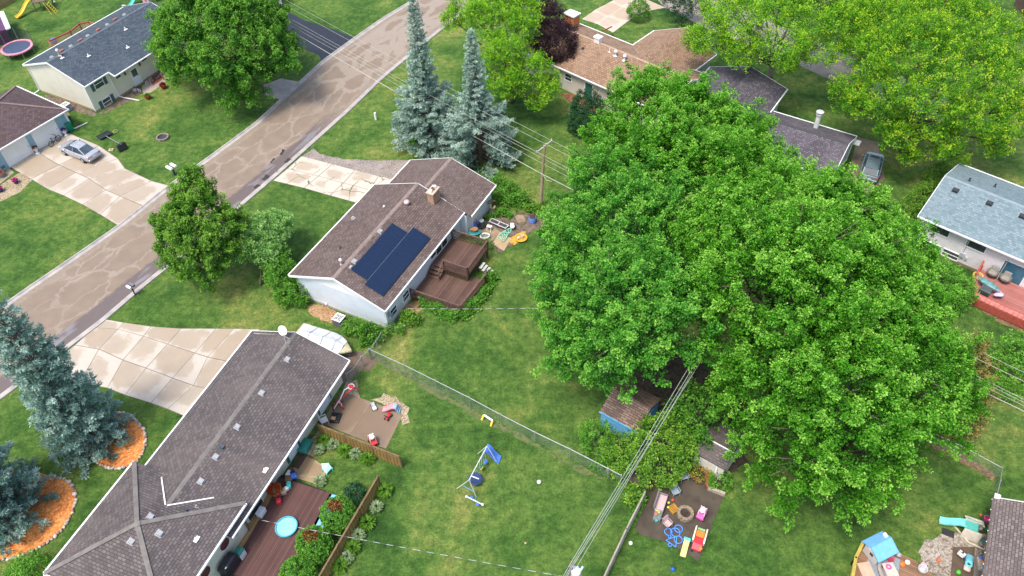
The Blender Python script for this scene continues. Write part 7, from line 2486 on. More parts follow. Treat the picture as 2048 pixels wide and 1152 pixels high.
def bicycle(label, px, to, frame, tyre, s=1.0, z=0.02, group='bicycles by the houses'):
 o = T('bicycle', label, 'bicycle', px, z=z, to=to, group=group)
 r = 0.33 * s
 wb = 0.52 * s
 for x in (-wb, wb):
  mb = MB()
  mb.T = Matrix.Translation((x, 0, r)) @ Matrix.Rotation(PI / 2, 4, 'X')
  mb.ring((0, 0, 0), r - .03, 0.035 * max(s, .8), 22, 6)
  w = mb.build('wheel', tyre, o)
  mb = MB()
  mb.T = Matrix.Translation((x, 0, r)) @ Matrix.Rotation(PI / 2, 4, 'X')
  for k in range(8):
   a = PI * k / 8
   mb.bar((-math.cos(a) * r * .9, -math.sin(a) * r * .9, 0), (math.cos(a) * r * .9, math.sin(a) * r * .9, 0), .008)
  mb.build('spokes', GALV, w)
 part(o, 'frame', frame, lambda m: [m.tube(q, 0.026, 6) for q in ([(-wb, 0, r), (-.12 * s, 0, r * .85), (.36 * s, 0, .68 * s), (-.22 * s, 0, .66 * s), (-.12 * s, 0, r * .85)], [(-wb, 0, r), (-.22 * s, 0, .66 * s), (-.26 * s, 0, .82 * s)], [(wb, 0, r), (.36 * s, 0, .68 * s), (.32 * s, 0, .9 * s)])])
 part(o, 'saddle', BLACKP, lambda m: m.rbox((-.27 * s, 0, .85 * s), (.26 * s, .14 * s, .07), .03))
 part(o, 'handlebar', BLACKP, lambda m: m.tube([(.22 * s, -.28 * s, .95 * s), (.32 * s, -.1 * s, .93 * s), (.32 * s, .1 * s, .93 * s), (.22 * s, .28 * s, .95 * s)], .022, 6))
 return o

def wheelie_bin(label, px, rz, c, lid):
 o = T('wheelie_bin', label, 'bin', px, rz, group='wheelie bins by the blue garage')
 part(o, 'body', c, lambda m: m.loft([[(-.24, -.26, .05), (.24, -.26, .05), (.24, .26, .05), (-.24, .26, .05)], [(-.29, -.32, 1.0), (.29, -.32, 1.0), (.29, .32, 1.0), (-.29, .32, 1.0)]]), bevel=.03)
 part(o, 'lid', lid, lambda m: m.rbox((0, 0, 1.05), (.66, .72, .1), .04))
 for s in (-1, 1):
  part(o, 'wheel', RUBBER, lambda m: (setattr(m, 'T', Matrix.Translation((-.25, s * .25, .12)) @ Matrix.Rotation(PI / 2, 4, 'X')), m.cyl((0, 0, -.03), .12, .06, 14)))
 part(o, 'handle', c, lambda m: m.bar((-.36, -.25, .98), (-.36, .25, .98), .05))

def planter(label, px, pot, flower, z=0.0, r=.28, urn=False, group='flower pots'):
 o = T('flower_pot', label, 'planter', px, z=z, group=group)
 prof = [(r * .55, 0), (r * .9, r * 1.0), (r, r * 1.3), (r * .88, r * 1.3), (r * .8, r * 1.1)] if not urn else [(r * .8, 0), (r * .8, .08), (r * .35, .16), (r * .4, .3), (r * .95, .62), (r, .7), (r * .85, .7)]
 part(o, 'pot', pot, lambda m: m.lathe(prof, n=18), smooth=False)
 n = 130
 a = rdir(n)
 a[:, 2] = np.abs(a[:, 2])
 h = prof[-1][1]
 pos = a * np.array([r * .9, r * .9, r * .8]) * rng.uniform(.5, 1, n)[:, None] + np.array([0, 0, h])
 leaf_object('flowers', flower, pos, a + rdir(n) * .5, rdir(n) + np.array([0, 0, 1.0]), np.full(n, r * .4), np.full(n, r * .34), .5 + rng.normal(0, .3, n), o)
 return o

def chair(label, px, to, frame, seat, s=1.0, z=0.02, group=None, lounge=False):
 o = T('garden_chair', label, 'chair', px, z=z, to=to, group=group)
 part(o, 'seat', seat, lambda m: m.rbox((0, 0, .42 * s), (.52 * s, .52 * s, .05), .02))
 part(o, 'backrest', seat, lambda m: m.rbox((-.28 * s, 0, .7 * s), (.05, .52 * s, .56 * s), .02, ry=-.22))
 for x in (-.24, .24):
  for y in (-.26, .26):
   part(o, 'leg', frame, lambda m: m.bar((x * s, y * s, 0), (x * s * .95, y * s, .62 * s if x > 0 else .95 * s), .04 * s))
 for y in (-.27, .27):
  part(o, 'armrest', frame, lambda m: m.rbox((-.01, y * s, .63 * s), (.54 * s, .07, .04), .015))
 return o

def coupe(label, px, to, low, top, z=0.02):
 o = T('toy_coupe', label, 'toy car', px, z=z, to=to)
 part(o, 'body', low, lambda m: m.loft([[(-.38, y, .12), (-.40, y, .4), (.1, y, .42), (.40, y, .36), (.38, y, .12)] for y in (-.24, -.22, .22, .24)]), bevel=.03)
 part(o, 'roof', top, lambda m: m.loft([[(x + .02, .2 * math.cos(t) * k, .78 + h) for t in np.linspace(0, 2 * PI, 12)[:-1] for x in [.26 * math.sin(t) * k - .06]] for k, h in ((.9, -.03), (1, .0), (.9, .06), (.45, .09))]))
 for x in (-.3, .12):
  for y in (-.2, .2):
   part(o, 'pillar', top, lambda m: m.bar((x, y, .38), (x * .8 - .02, y * .9, .78), .07))
 for x in (-.26, .26):
  for y in (-.26, .26):
   part(o, 'wheel', BLACKP, lambda m: (setattr(m, 'T', Matrix.Translation((x, y, .11)) @ Matrix.Rotation(PI / 2, 4, 'X')), m.cyl((0, 0, -.04), .11, .08, 14)))
 part(o, 'seat', BLACKP, lambda m: m.rbox((-.1, 0, .36), (.26, .26, .08), .03))

def slide_shape(m, x0, z0, x1, z1, w, th=.04, n=9, lip=.1):
 """chute from (x0,z0) down to (x1,z1) with raised sides"""
 f = lambda t: (x0 + (x1 - x0) * t, z0 + (z1 - z0) * (t - .12 * math.sin(2 * PI * t)))
 rings = []
 for t in np.linspace(0, 1, n):
  x, z = f(t)
  rings.append([(x, -w / 2, z + lip), (x, -w / 2 + .05, z + lip), (x, -w / 2 + .07, z), (x, w / 2 - .07, z), (x, w / 2 - .05, z + lip), (x, w / 2, z + lip), (x, w / 2, z - th), (x, -w / 2, z - th)])
 m.loft(rings)

def barrel(label, px, c, h=.9, r=.29, top=None, group='barrels and tubs behind the garage end'):
 o = T('barrel', label, 'barrel', px, group=group)
 part(o, 'body', c, lambda m: m.lathe([(r * .9, 0), (r, .12), (r * 1.03, h * .33), (r, h * .36), (r * 1.03, h * .66), (r, h * .7), (r * .96, h), (r * .86, h), (r * .85, h - .05)], n=20))
 if top:
  part(o, 'lid', top, lambda m: m.lathe([(r * .84, h - .04), (r * .84, h + .05), (r * .2, h + .1)], n=20))
 return o

def ac_unit(label, px, c, rz=0):
 o = T('air_conditioner', label, 'air conditioner', px, rz, group='air conditioning units')
 part(o, 'cabinet', c, lambda m: (m.bx(-.4, .4, -.4, .4, .03, .8), [m.bx(-.41, .41, -.41, .41, .1 + .07 * k, .12 + .07 * k) for k in range(9)]))
 part(o, 'grille', WHITEP, lambda m: (m.ring((0, 0, .82), .3, .03, 20), m.ring((0, 0, .82), .17, .015, 16), m.bx(-.42, .42, -.42, -.34, .8, .84), m.bx(-.42, .42, .34, .42, .8, .84), m.bx(-.42, -.34, -.34, .34, .8, .84), m.bx(.34, .42, -.34, .34, .8, .84), m.bar((-.3, 0, .83), (.3, 0, .83), .03), m.bar((0, -.3, .83), (0, .3, .83), .03)))
 part(o, 'fan', DARK, lambda m: m.cyl((0, 0, .805), .28, .012, 20))

def front_yards():
 bicycle('dark bicycle standing before the right garage door', (112, 287), (122, 279), C('frame_black', (.05, .05, .06)), RUBBER)
 bicycle('small white bicycle by the white front door', (275, 184), (287, 185), C('frame_white', (.72, .66, .72)), C('tyre_white', (.75, .68, .72)), .62)
 bicycle('purple-white bicycle at the near end of the red pavers', (299, 166), (306, 160), C('frame_purple', (.3, .2, .4)), C('tyre_white', (1, 1, 1)), .7, .03)
 bicycle('dark bicycle in the middle of the red pavers', (313, 161), (320, 156), C('frame_black', (1, 1, 1)), RUBBER, .85, .03)
 bicycle('pink bicycle at the far end of the red pavers', (321, 155), (329, 150), C('frame_pink', (.8, .35, .45)), C('tyre_pink', (.8, .5, .58)), .7, .03)
 z = az_px((140, 262), (150, 258))
 wheelie_bin('wheelie bin with a yellow lid, nearer the garage', (141, 246), z, GREENP, C('bin_yellow', (.72, .52, .10)))
 wheelie_bin('all-green wheelie bin in front of the yellow-lidded one', (143, 261), z, C('bin_green', (.0, .20, .11)), C('bin_green', (1, 1, 1)))
 ac_unit('grey air conditioner beside the cream house wall', (136, 221), C('ac_grey', (.26, .33, .38)), FR3.az)
 ac_unit('dark air conditioner with a white rim below the ranch house wall', (681, 648), C('ac_dark', (.12, .115, .13)), FR1.az)
 white = C('urn_white', (.72, .70, .66))
 lp, lr, lo = leaf_mat('purple_flower', (.03, .02, .12), (.07, .03, .25), (.16, .08, .4)), leaf_mat('dark_red_flower', (.05, .04, .01), (.16, .05, .03), (.3, .1, .07)), leaf_mat('orange_flower', (.08, .12, .02), (.6, .12, .04), (.8, .25, .1))
 lk = leaf_mat('magenta_flower', (.2, .05, .1), (.72, .05, .36), (.85, .2, .5))
 planter('white urn with purple flowers at the garage corner', (133, 271), white, lp, urn=True)
 planter('white urn with dark red plant between the garage doors', (76, 307), white, lr, urn=True)
 planter('navy pot of bright magenta flowers on the pale chips', (33, 366), NAVY, lk, r=.32)
 planter('pot of orange flowers beside the garage wall', (5, 354), C('pot_grey', (.2, .24, .28)), lo, r=.36)
 planter('dark pot of pink flowers at the left edge', (2, 383), NAVY, lk, r=.34)
 glz = C('glazed_red', (.30, .02, .04), None, .15, spec=.8)
 planter('glossy dark red pot on the grass near the white bicycle', (297, 198), glz, LM_DEEP, r=.36)
 planter('glossy dark red pot on the grass below the red pavers', (328, 177), glz, LM_RED, r=.38)
 o = T('basketball_hoop', 'toppled black basketball hoop lying on the lawn by the sedan', 'basketball hoop', (247, 300), to=(214, 276))
 Lh = dist_px((247, 300), (214, 276))
 part(o, 'base', BLACKP, lambda m: m.rbox((0, 0, .42), (.32, 1.0, .84), .08, ry=.25), bevel=0)
 part(o, 'pole', GALV, lambda m: m.tube([(-.1, 0, .8), (-Lh * -.5, 0, .45), (Lh, 0, .25)], .04, 8))
 part(o, 'backboard', BLACKP, lambda m: [m.bx(Lh - .05 + a, Lh - .05 + b, c_, d_, .2, .26) for a, b, c_, d_ in ((0, .1, -.75, .75), (.8, .9, -.75, .75), (.1, .8, -.75, -.65), (.1, .8, .65, .75))] + [m.bx(Lh + .05, Lh + .75, -.65, .65, .22, .235)])
 part(o, 'rim', C('rim_tan', (.45, .30, .12)), lambda m: m.ring((Lh + .1, -1.15, .22), .24, .03, 18))
 o = T('fire_ring', 'low round ring of stones on the front lawn', 'fire ring', (326, 277))
 part(o, 'ring', pm('ring_stone', (.26, .21, .17), (.18, .14, .12), 4, .9, .5), lambda m: [m.box((.58 * math.cos(a), .58 * math.sin(a), .13), (.16, .34, .26), a) for a in np.linspace(0, 2 * PI, 11)[:-1]])
 part(o, 'ash', DARK, lambda m: m.cyl((0, 0, .0), .5, .12, 16))
 def box(m, x):
  m.loft([[(y, x + w, z) for w, z in ((-.1, 0), (.1, 0), (.1, .14), (.06, .21), (-.06, .21), (-.1, .14))] for y in (-.27, .27)])
 o = T('mailbox_pair', 'two white mailboxes side by side on one post at the kerb', 'mailbox', (350, 350), rz=az_px((340, 360), (370, 340)))
 o.scale = (1.5, 1.5, 0.95)
 for x in (-.17, .17):
  part(o, 'mailbox', WHITEP, lambda m: (setattr(m, 'T', Matrix.Translation((0, 0, 1.05)) @ Matrix.Rotation(PI / 2, 4, 'Z')), box(m, x)))
 part(o, 'post', DARK, lambda m: (m.bx(-.05, .05, -.05, .05, 0, 1.0), m.bx(-.3, .3, -.06, .06, .96, 1.05)))
 o = T('mailbox', 'white and dark mailboxes leaning on a post by the wet kerb', 'mailbox', (271, 590), rz=az_px((250, 600), (280, 576)))
 for x, mt in ((-.17, C('mailbox_grey', (.16, .18, .22))), (.17, WHITEP)):
  part(o, 'box', mt, lambda m: (setattr(m, 'T', Matrix.Translation((0, 0, 1.05)) @ Matrix.Rotation(PI / 2, 4, 'Z')), box(m, x)))
 part(o, 'post', DARK, lambda m: (m.bx(-.05, .05, -.05, .05, 0, 1.0), m.bx(-.28, .28, -.06, .06, .96, 1.05)))
 o = T('marker_post', 'short white marker post alone on the lawn by the spruces', 'post', (752, 239))
 part(o, 'pipe', WHITEP, lambda m: m.lathe([(.12, 0), (.12, .8), (.10, .86), (.02, .88)], n=14))
 o = T('paver_block', 'pale block with a round hole on the drive edge', 'block', (223, 301))
 part(o, 'slab', C('block_tan', (.5, .38, .24)), lambda m: m.rbox((0, 0, .08), (.5, .4, .16), .03))
 part(o, 'hole', DARK, lambda m: m.cyl((0, 0, .15), .1, .014, 14))

def top_left_yard():
 c0, c1 = P(1, 99, .85), P(66, 90, .85)
 r = (c1 - c0).length / 2
 o = thing('trampoline', 'round trampoline with a pink rim and dark net', 'trampoline', ((c0.x + c1.x) / 2, (c0.y + c1.y) / 2, 0))
 part(o, 'mat', C('mat_blue', (.055, .075, .13)), lambda m: m.lathe([(r * .84, .82), (r * .84, .84), (.02, .82)], n=40))
 part(o, 'rim_pad', C('rim_pink', (.66, .30, .36), (.55, .16, .22)), lambda m: m.lathe([(r * .84, .84), (r * .84, .9), (r, .9), (r, .76), (r * .97, .76)], n=40, caps=False))
 net = mesh_mat('net_mesh', (.02, .045, .035), .62)
 part(o, 'net', net, lambda m: [m.poly([(r * math.cos(a) * 1.02, r * math.sin(a) * 1.02, .9), (r * math.cos(b) * 1.02, r * math.sin(b) * 1.02, .9), (r * math.cos(b) * 1.06, r * math.sin(b) * 1.06, 2.35 - .25 * abs(math.sin(b * 4))), (r * math.cos(a) * 1.06, r * math.sin(a) * 1.06, 2.35 - .25 * abs(math.sin(a * 4)))], [(a * r, 0), (b * r, 0), (b * r, 1.4), (a * r, 1.4)]) for a, b in zip(np.linspace(.2, 3.5, 22), np.linspace(.2, 3.5, 22)[1:])])
 for k in range(7):
  a = 2 * PI * k / 7
  part(o, 'leg', GALV, lambda m: m.tube([(r * .98 * math.cos(a), r * .98 * math.sin(a), .8), (r * .98 * math.cos(a), r * .98 * math.sin(a), 0)], .035, 7))
 for k in range(5):
  a = .2 + 3.3 * k / 4
  part(o, 'net_post', GALV, lambda m: m.tube([(r * 1.02 * math.cos(a), r * 1.02 * math.sin(a), .6), (r * 1.07 * math.cos(a), r * 1.07 * math.sin(a), 2.4)], .03, 7))
 o = T('play_tower', 'wooden play tower with long yellow slide and ladder at the top edge', 'play set', (80, 12))
 u = P(33, 35, .25) - Vector(o.location)
 v = P(64, -4, 1.5) - Vector(o.location)
 d = Vector((u.x - v.x, u.y - v.y, 0))
 A = Matrix.Translation((v.x, v.y, 0)) @ Matrix.Rotation(math.atan2(d.y, d.x), 4, 'Z')
 part(o, 'slide', C('slide_yellow', (.80, .50, .06), (.72, .42, .05)), lambda m: (setattr(m, 'T', A), slide_shape(m, 0, 1.5, d.length, .22, .62, lip=.14)))
 a, b = P(94, 5, 1.4) - Vector(o.location), P(114, 25, 0) - Vector(o.location)
 w = Vector((b.y - a.y, a.x - b.x, 0)).normalized() * -.28
 ym = C('ladder_yellow', (.62, .48, .05))
 part(o, 'ladder', ym, lambda m: ([m.bar(a + w * s, b + w * s, .06, .08) for s in (-1, 1)], [m.bar(a.lerp(b, t) - w, a.lerp(b, t) + w, .06, .05) for t in np.linspace(.1, .95, 6)]))
 a2, b2 = P(86, 6, 1.4) - Vector(o.location), P(104, 30, 0) - Vector(o.location)
 part(o, 'grab_rail', ym, lambda m: m.bar(a2, b2, .05, .05))
 wd = pm('tower_wood', (.17, .115, .075), (.11, .075, .05), 4, .8, .3)
 hx = P(80, 0, 1.4) - Vector(o.location)
 part(o, 'platform', wd, lambda m: (m.box((hx.x, hx.y + .3, 1.4), (2.0, 1.8, .1), .2), [m.box((hx.x + sx * .9, hx.y + .3 + sy * .8, 1.1), (.1, .1, 2.2)) for sx in (-1, 1) for sy in (-1, 1)], m.box((hx.x, hx.y + 1.1, 1.9), (1.9, .06, .5), .2)))
 o = T('cubby_house', 'white-roofed pink cubby house at the left edge above the trampoline', 'playhouse', (2, 62))
 p = [P(x, y, 1.8) - Vector(o.location) for x, y in ((-2, 26), (8, 24), (22, 57), (13, 61))]
 part(o, 'roof', WHITEP, lambda m: m.loft([[(q.x, q.y, 1.8) for q in p], [(q.x, q.y, 1.95) for q in p]]))
 q0, q1 = p[0], p[3]
 part(o, 'wall', C('cubby_purple', (.10, .03, .09)), lambda m: m.loft([[(q0.x - 1.9, q0.y - .6, 0), (q0.x + .2, q0.y, 0), (q1.x - .2, q1.y + .2, 0), (q1.x - 2.2, q1.y - .5, 0)], [(q0.x - 1.9, q0.y - .6, 1.8), (q0.x + .2, q0.y, 1.8), (q1.x - .2, q1.y + .2, 1.8), (q1.x - 2.2, q1.y - .5, 1.8)]]))
 for k in (.25, .7):
  s = q0.lerp(q1, k)
  part(o, 'window', PALEPINK, lambda m: m.box((s.x - .75, s.y - .85, 1.85), (.8, 1.1, .2), .3))
 o = T('play_gym', 'plastic play gym in teal and pale pink behind the dark slate roof', 'play set', (290, 6))
 part(o, 'slide', TEAL, lambda m: (setattr(m, 'T', Matrix.Translation((-.6, .6, 0)) @ Matrix.Rotation(R(235), 4, 'Z')), slide_shape(m, 0, 1.2, 2.0, .2, .6)))
 part(o, 'side_panel', PALEPINK, lambda m: (m.rbox((.1, -.2, .7), (.35, .9, 1.4), .1, .5), m.rbox((.75, -.5, .6), (.35, .9, 1.2), .1, .5)))
 part(o, 'roof', AQUA, lambda m: (m.rbox((1.3, .2, 1.3), (1.0, 1.0, .12), .04, .5, .4), m.rbox((1.0, .9, 1.5), (1.0, 1.0, .12), .04, .5, -.4)))
 part(o, 'post', GREYP, lambda m: [m.bar((1.1 + x, .4 + y, 0), (1.1 + x, .4 + y, 1.3), .09) for x in (-.4, .4) for y in (-.4, .4)])
 for i, (x, y, c) in enumerate(((123, 1, (.75, .72, .2)), (110, 6, (.75, .7, .4)))):
  ball('pale yellow ball on the grass %s' % ('at the top edge by the ladder' if i == 0 else 'between the ladder and the cream house'), P(x, y), .16, c)

def junk_corner():
 barrel('blue barrel with a board on top against the garage end wall', (949, 456), BLU, .95, .32, C('lid_tan', (.4, .3, .22)))
 barrel('dark grey barrel with pale lid next to the blue one', (964, 456), C('barrel_grey', (.05, .065, .065)), .9, .28, C('lid_grey', (.35, .42, .42)))
 barrel('bright blue tub with a dark rim standing alone by the bushes', (1065, 444), C('tub_blue', (.12, .25, .68)), .62, .34, C('rim_dark', (.06, .035, .035)))
 barrel('black bin in the corner between deck and wall', (935, 466), BLACKP, .7, .3)
 o = T('wheelbarrow_table', 'teal table piled with pots beside the upper deck', 'table', (950, 474))
 part(o, 'top', C('table_teal', (.02, .20, .19)), lambda m: m.lathe([(.6, .55), (.6, .66), (.5, .7)], n=18, sy=.75))
 for x in (-.3, .3):
  for y in (-.25, .25):
   part(o, 'leg', DARK, lambda m: m.bar((x, y, 0), (x, y, .55), .06))
 part(o, 'pot', C('terracotta', (.36, .17, .09)), lambda m: (m.lathe([(.16, .7), (.26, .85), (.28, .98), (.22, .98)], (.05, .05, 0), 16), m.lathe([(.1, .7), (.15, .9)], (-.3, .1, 0), 12)))
 o = T('mesh_hoop', 'oval white-rimmed mesh basket beside the deck rail', 'basket', (970, 477))
 part(o, 'rim', WHITEP, lambda m: m.ring((0, 0, .35), .42, .05, 22, 6, .34))
 part(o, 'basket', C('basket_grey', (.22, .25, .24)), lambda m: m.lathe([(.2, .05), (.36, .3), (.34, .32), (.18, .08)], n=18))
 o = T('window_box', 'long white-edged planter trough on the junk patio', 'planter', (998, 452), to=(1012, 458))
 part(o, 'trough', C('trough_dark', (.07, .055, .05)), lambda m: m.bx(-.9, .9, -.22, .22, .05, .32))
 part(o, 'rim', C('rim_white', (.62, .62, .62)), lambda m: (m.bx(-.95, .95, -.27, -.21, .3, .36), m.bx(-.95, .95, .21, .27, .3, .36), m.bx(-.95, -.89, -.21, .21, .3, .36), m.bx(.89, .95, -.21, .21, .3, .36), m.bx(-.03, .03, -.21, .21, .31, .35)))
 o = T('step_stool', 'small white step stool on the junk patio', 'stool', (980, 459), to=(985, 452))
 part(o, 'tread', WHITEP, lambda m: (m.rbox((-.1, 0, .5), (.3, .45, .05), .02), m.rbox((.14, 0, .25), (.22, .45, .05), .02)))
 for x, y in ((-.25, -.2), (-.25, .2), (.25, -.2), (.25, .2)):
  part(o, 'leg', WHITEP, lambda m: m.bar((x, y, 0), (x * .4 - .05, y, .5), .05))
 o = T('garden_hose', 'tangled pale green garden hose on its reel', 'hose', (1022, 462))
 hs = C('hose_green', (.20, .50, .36), (.30, .58, .42))
 part(o, 'coil', hs, lambda m: [m.tube([(math.cos(t * .5 + k) * (.3 + .12 * math.sin(t * .9 + k)) - .25 - .18 * k, math.sin(t * .5 + k) * (.45 + .2 * math.cos(t + k)) - .3 * k, .06 + .05 * k + .03 * math.sin(t)) for t in range(16)], .035, 5) for k in range(4)])
 part(o, 'reel', WHITEP, lambda m: (m.rbox((.15, .35, .35), (.35, .4, .5), .08), m.cyl((.15, .1, .4), .2, .1, 14)))
 o = T('yellow_pot', 'cluster of yellow pots at the edge of the lawn', 'planter', (1042, 478))
 part(o, 'dish', C('pot_yellow', (.62, .34, .03), (.5, .28, .03)), lambda m: m.lathe([(.4, 0), (.55, .12), (.6, .2), (.5, .2), (.42, .1)], n=20))
 part(o, 'pot', C('pot_cream', (.62, .5, .4)), lambda m: (m.lathe([(.12, .12), (.18, .4), (.14, .4), (.1, .2)], (.1, .05, 0), 14), m.lathe([(.1, .12), (.15, .3)], (-.25, -.1, 0), 12)))
 o = T('scrap_pile', 'heap of scrap boards and bits behind the garage end', 'scrap pile', (975, 425))
 part(o, 'boards', pm('old_board', (.30, .22, .14), (.16, .12, .09), 4, .85), lambda m: [m.bar((random.uniform(-1.2, .9), random.uniform(-.8, .8), .1 + .12 * k), (random.uniform(-1.0, 1.2), random.uniform(-.8, .8), .15 + .14 * k), .18, .04) for k in range(9)])
 part(o, 'bin', C('scrap_grey', (.28, .27, .26), (.14, .13, .13)), lambda m: (m.rbox((-.7, .1, .3), (.6, .4, .5), .05, .4), m.rbox((.5, -.3, .2), (.4, .5, .4), .05, .8)))
 o = T('leaning_plank', 'pale plank leaning in the weeds', 'plank', (989, 428))
 part(o, 'plank', C('plank_pale', (.5, .42, .3)), lambda m: m.bar((0, 0, .02), (-.45, .7, .8), .14, .04))

def south_yard():
 o = T('portable_hoop', 'red and white toy basketball hoop on a black wheeled base', 'basketball hoop', (672, 836), rz=az_px((672, 836), (690, 780)))
 part(o, 'base', BLACKP, lambda m: m.loft([[(-.5, -.38, 0), (.45, -.42, 0), (.45, .42, 0), (-.5, .38, 0)], [(-.45, -.33, .16), (.35, -.36, .22), (.35, .36, .22), (-.45, .33, .16)]]), bevel=.04)
 part(o, 'pole', BLACKP, lambda m: m.tube([(-.1, 0, .15), (.05, 0, 1.2), (.1, 0, 1.6)], .045, 8))
 part(o, 'weight', C('box_tan', (.45, .3, .16)), lambda m: m.rbox((-.2, .1, .26), (.3, .34, .14), .02))
 o = T('goal_frame', 'bent white and red plastic goal frame leaning by the door', 'toy goal', (686, 806), rz=FR2.az)
 e = P(700, 773, 1.3) - Vector(o.location)
 M = Matrix.Rotation(-FR2.az, 4, 'Z')
 e = M @ e
 s0 = M @ (P(668, 817, .1) - Vector(o.location))
 part(o, 'hose_frame', WHITEP, lambda m: m.tube([s0, s0.lerp(e, .35) + Vector((0, .15, .35)), s0.lerp(e, .7) + Vector((0, 0, .4)), e], .045, 7))
 part(o, 'brace', RED, lambda m: (m.tube([s0.lerp(e, .4), s0.lerp(e, .75) + Vector((0, .2, .1)), e + Vector((.1, .2, -.1))], .05, 7), m.bar(e + Vector((-.1, -.3, 0)), e + Vector((.1, .35, .05)), .2, .1), m.bar(e + Vector((0, .3, 0)), e + Vector((-.3, .5, -.4)), .06)))
 part(o, 'net', C('net_white', (.7, .66, .66)), lambda m: m.ring((e.x, e.y + .1, e.z + .05), .24, .03, 16))
 o = T('tricycle', 'red tricycle with white stem on the brown patio', 'tricycle', (680, 812), to=(692, 822), z=.02)
 part(o, 'frame', RED, lambda m: (m.tube([(-.3, 0, .25), (.1, 0, .3), (.3, 0, .55)], .045, 7), m.bar((-.3, -.25, .15), (-.3, .25, .15), .05)))
 part(o, 'stem', WHITEP, lambda m: m.tube([(.32, 0, .15), (.3, 0, .6), (.12, 0, .65)], .035, 7))
 part(o, 'saddle', RED, lambda m: m.rbox((-.15, 0, .38), (.28, .24, .08), .03))
 for x, y in ((-.3, .27), (-.3, -.27), (.34, 0)):
  part(o, 'wheel', RED, lambda m: (setattr(m, 'T', Matrix.Translation((x, y, .16)) @ Matrix.Rotation(PI / 2, 4, 'X')), m.cyl((0, 0, -.035), .16, .07, 16)))
 part(o, 'handlebar', BLACKP, lambda m: m.bar((.28, -.24, .62), (.28, .24, .62), .04))
 chair('white plastic chair at the house end of the upper plank fence', (650, 846), (668, 838), WHITEP, WHITEP, 1.0)
 o = T('toy_truck', 'small grey toy truck lying on the brown patio', 'toy truck', (748, 815), to=(752, 824), z=.02)
 part(o, 'bed', C('truck_grey', (.38, .40, .44)), lambda m: (m.rbox((-.14, 0, .12), (.5, .3, .12), .03), m.bx(-.36, .06, -.14, -.11, .18, .24), m.bx(-.36, .06, .11, .14, .18, .24)))
 part(o, 'cab', WHITEP, lambda m: m.rbox((.24, 0, .18), (.24, .3, .26), .05))
 for x in (-.26, .24):
  for y in (-.16, .16):
   part(o, 'wheel', BLACKP, lambda m: (setattr(m, 'T', Matrix.Translation((x, y, .08)) @ Matrix.Rotation(PI / 2, 4, 'X')), m.cyl((0, 0, -.03), .08, .06, 12)))
 o = T('toddler_slide', 'pink toddler slide with blue ladder on the brown patio', 'toy slide', (790, 822), to=(766, 820), z=.02)
 part(o, 'chute', C('slide_pink', (.72, .32, .36)), lambda m: slide_shape(m, -.1, .62, .95, .08, .44, lip=.08))
 part(o, 'ladder', C('ladder_blue', (.28, .42, .62)), lambda m: ([m.bar((-.1, s * .2, .64), (-.45, s * .26, 0), .07, .05) for s in (-1, 1)], [m.bar((-.18 - .1 * k, -.2, .48 - .17 * k), (-.18 - .1 * k, .2, .48 - .17 * k), .08, .04) for k in range(3)], m.rbox((-.1, 0, .64), (.26, .46, .07), .03)))
 o = T('ride_on_toy', 'small red ride-on toy in front of the pink slide', 'ride-on toy', (777, 836), to=(772, 842), z=.02)
 part(o, 'body', RED, lambda m: (m.rbox((0, 0, .24), (.55, .22, .16), .06), m.rbox((-.22, 0, .36), (.1, .24, .22), .04)))
 for x in (-.2, .2):
  for y in (-.15, .15):
   part(o, 'wheel', BLACKP, lambda m: (setattr(m, 'T', Matrix.Translation((x, y, .11)) @ Matrix.Rotation(PI / 2, 4, 'X')), m.cyl((0, 0, -.03), .11, .06, 12)))
 part(o, 'handlebar', BLACKP, lambda m: (m.bar((.2, -.16, .48), (.2, .16, .48), .05), m.bar((.2, 0, .25), (.2, 0, .5), .05)))
 coupe('red toy coupe with a cream roof by the upper plank fence', (747, 886), (752, 896), RED, C('coupe_cream', (.75, .68, .60)))
 o = T('mini_goal', 'small white and yellow play goal on the grass by the chain link', 'toy goal', (977, 842), to=(986, 848))
 part(o, 'crossbar', WHITEP, lambda m: m.bar((-.42, 0, .42), (.42, 0, .42), .12, .1))
 for x in (-.42, .42):
  part(o, 'leg', YEL, lambda m: m.bar((x, 0, .4), (x * 1.05, -.25, .02), .14, .12))
 o = T('swing_set', 'metal swing set with blue slide and four legs in the middle lawn', 'swing set', (955, 960))
 B = Vector(o.location)
 wp = C('swing_pole', (.66, .68, .66))
 top1, top2 = P(974, 892, 1.85) - B, P(938, 960, 1.85) - B
 part(o, 'top_bar', wp, lambda m: m.tube([top1, top2], .034, 8))
 for t, px in ((top1, (955, 908)), (top1, (996, 928)), (top2, (914, 977)), (top2, (952, 993))):
  part(o, 'leg', wp, lambda m: m.tube([t, P(*px) - B], .024, 8))
 part(o, 'cross_brace', C('brace_blue', (.10, .28, .45)), lambda m: m.bar((P(924, 970, .6) - B), (P(947, 983, .6) - B), .05))
 a, b = P(972, 896, 1.25) - B, P(1000, 920, .12) - B
 dd = Vector((b.x - a.x, b.y - a.y, 0))
 part(o, 'slide', C('slide_blue', (.07, .18, .62), (.10, .23, .68)), lambda m: (setattr(m, 'T', Matrix.Translation((a.x, a.y, 0)) @ Matrix.Rotation(math.atan2(dd.y, dd.x), 4, 'Z')), slide_shape(m, 0, 1.25, dd.length, .12, .62, lip=.1), m.bar((0, -.2, 1.1), (-.35, -.22, 0), .05), m.bar((0, .2, 1.1), (-.35, .22, 0), .05)))
 sw = top2 - top1
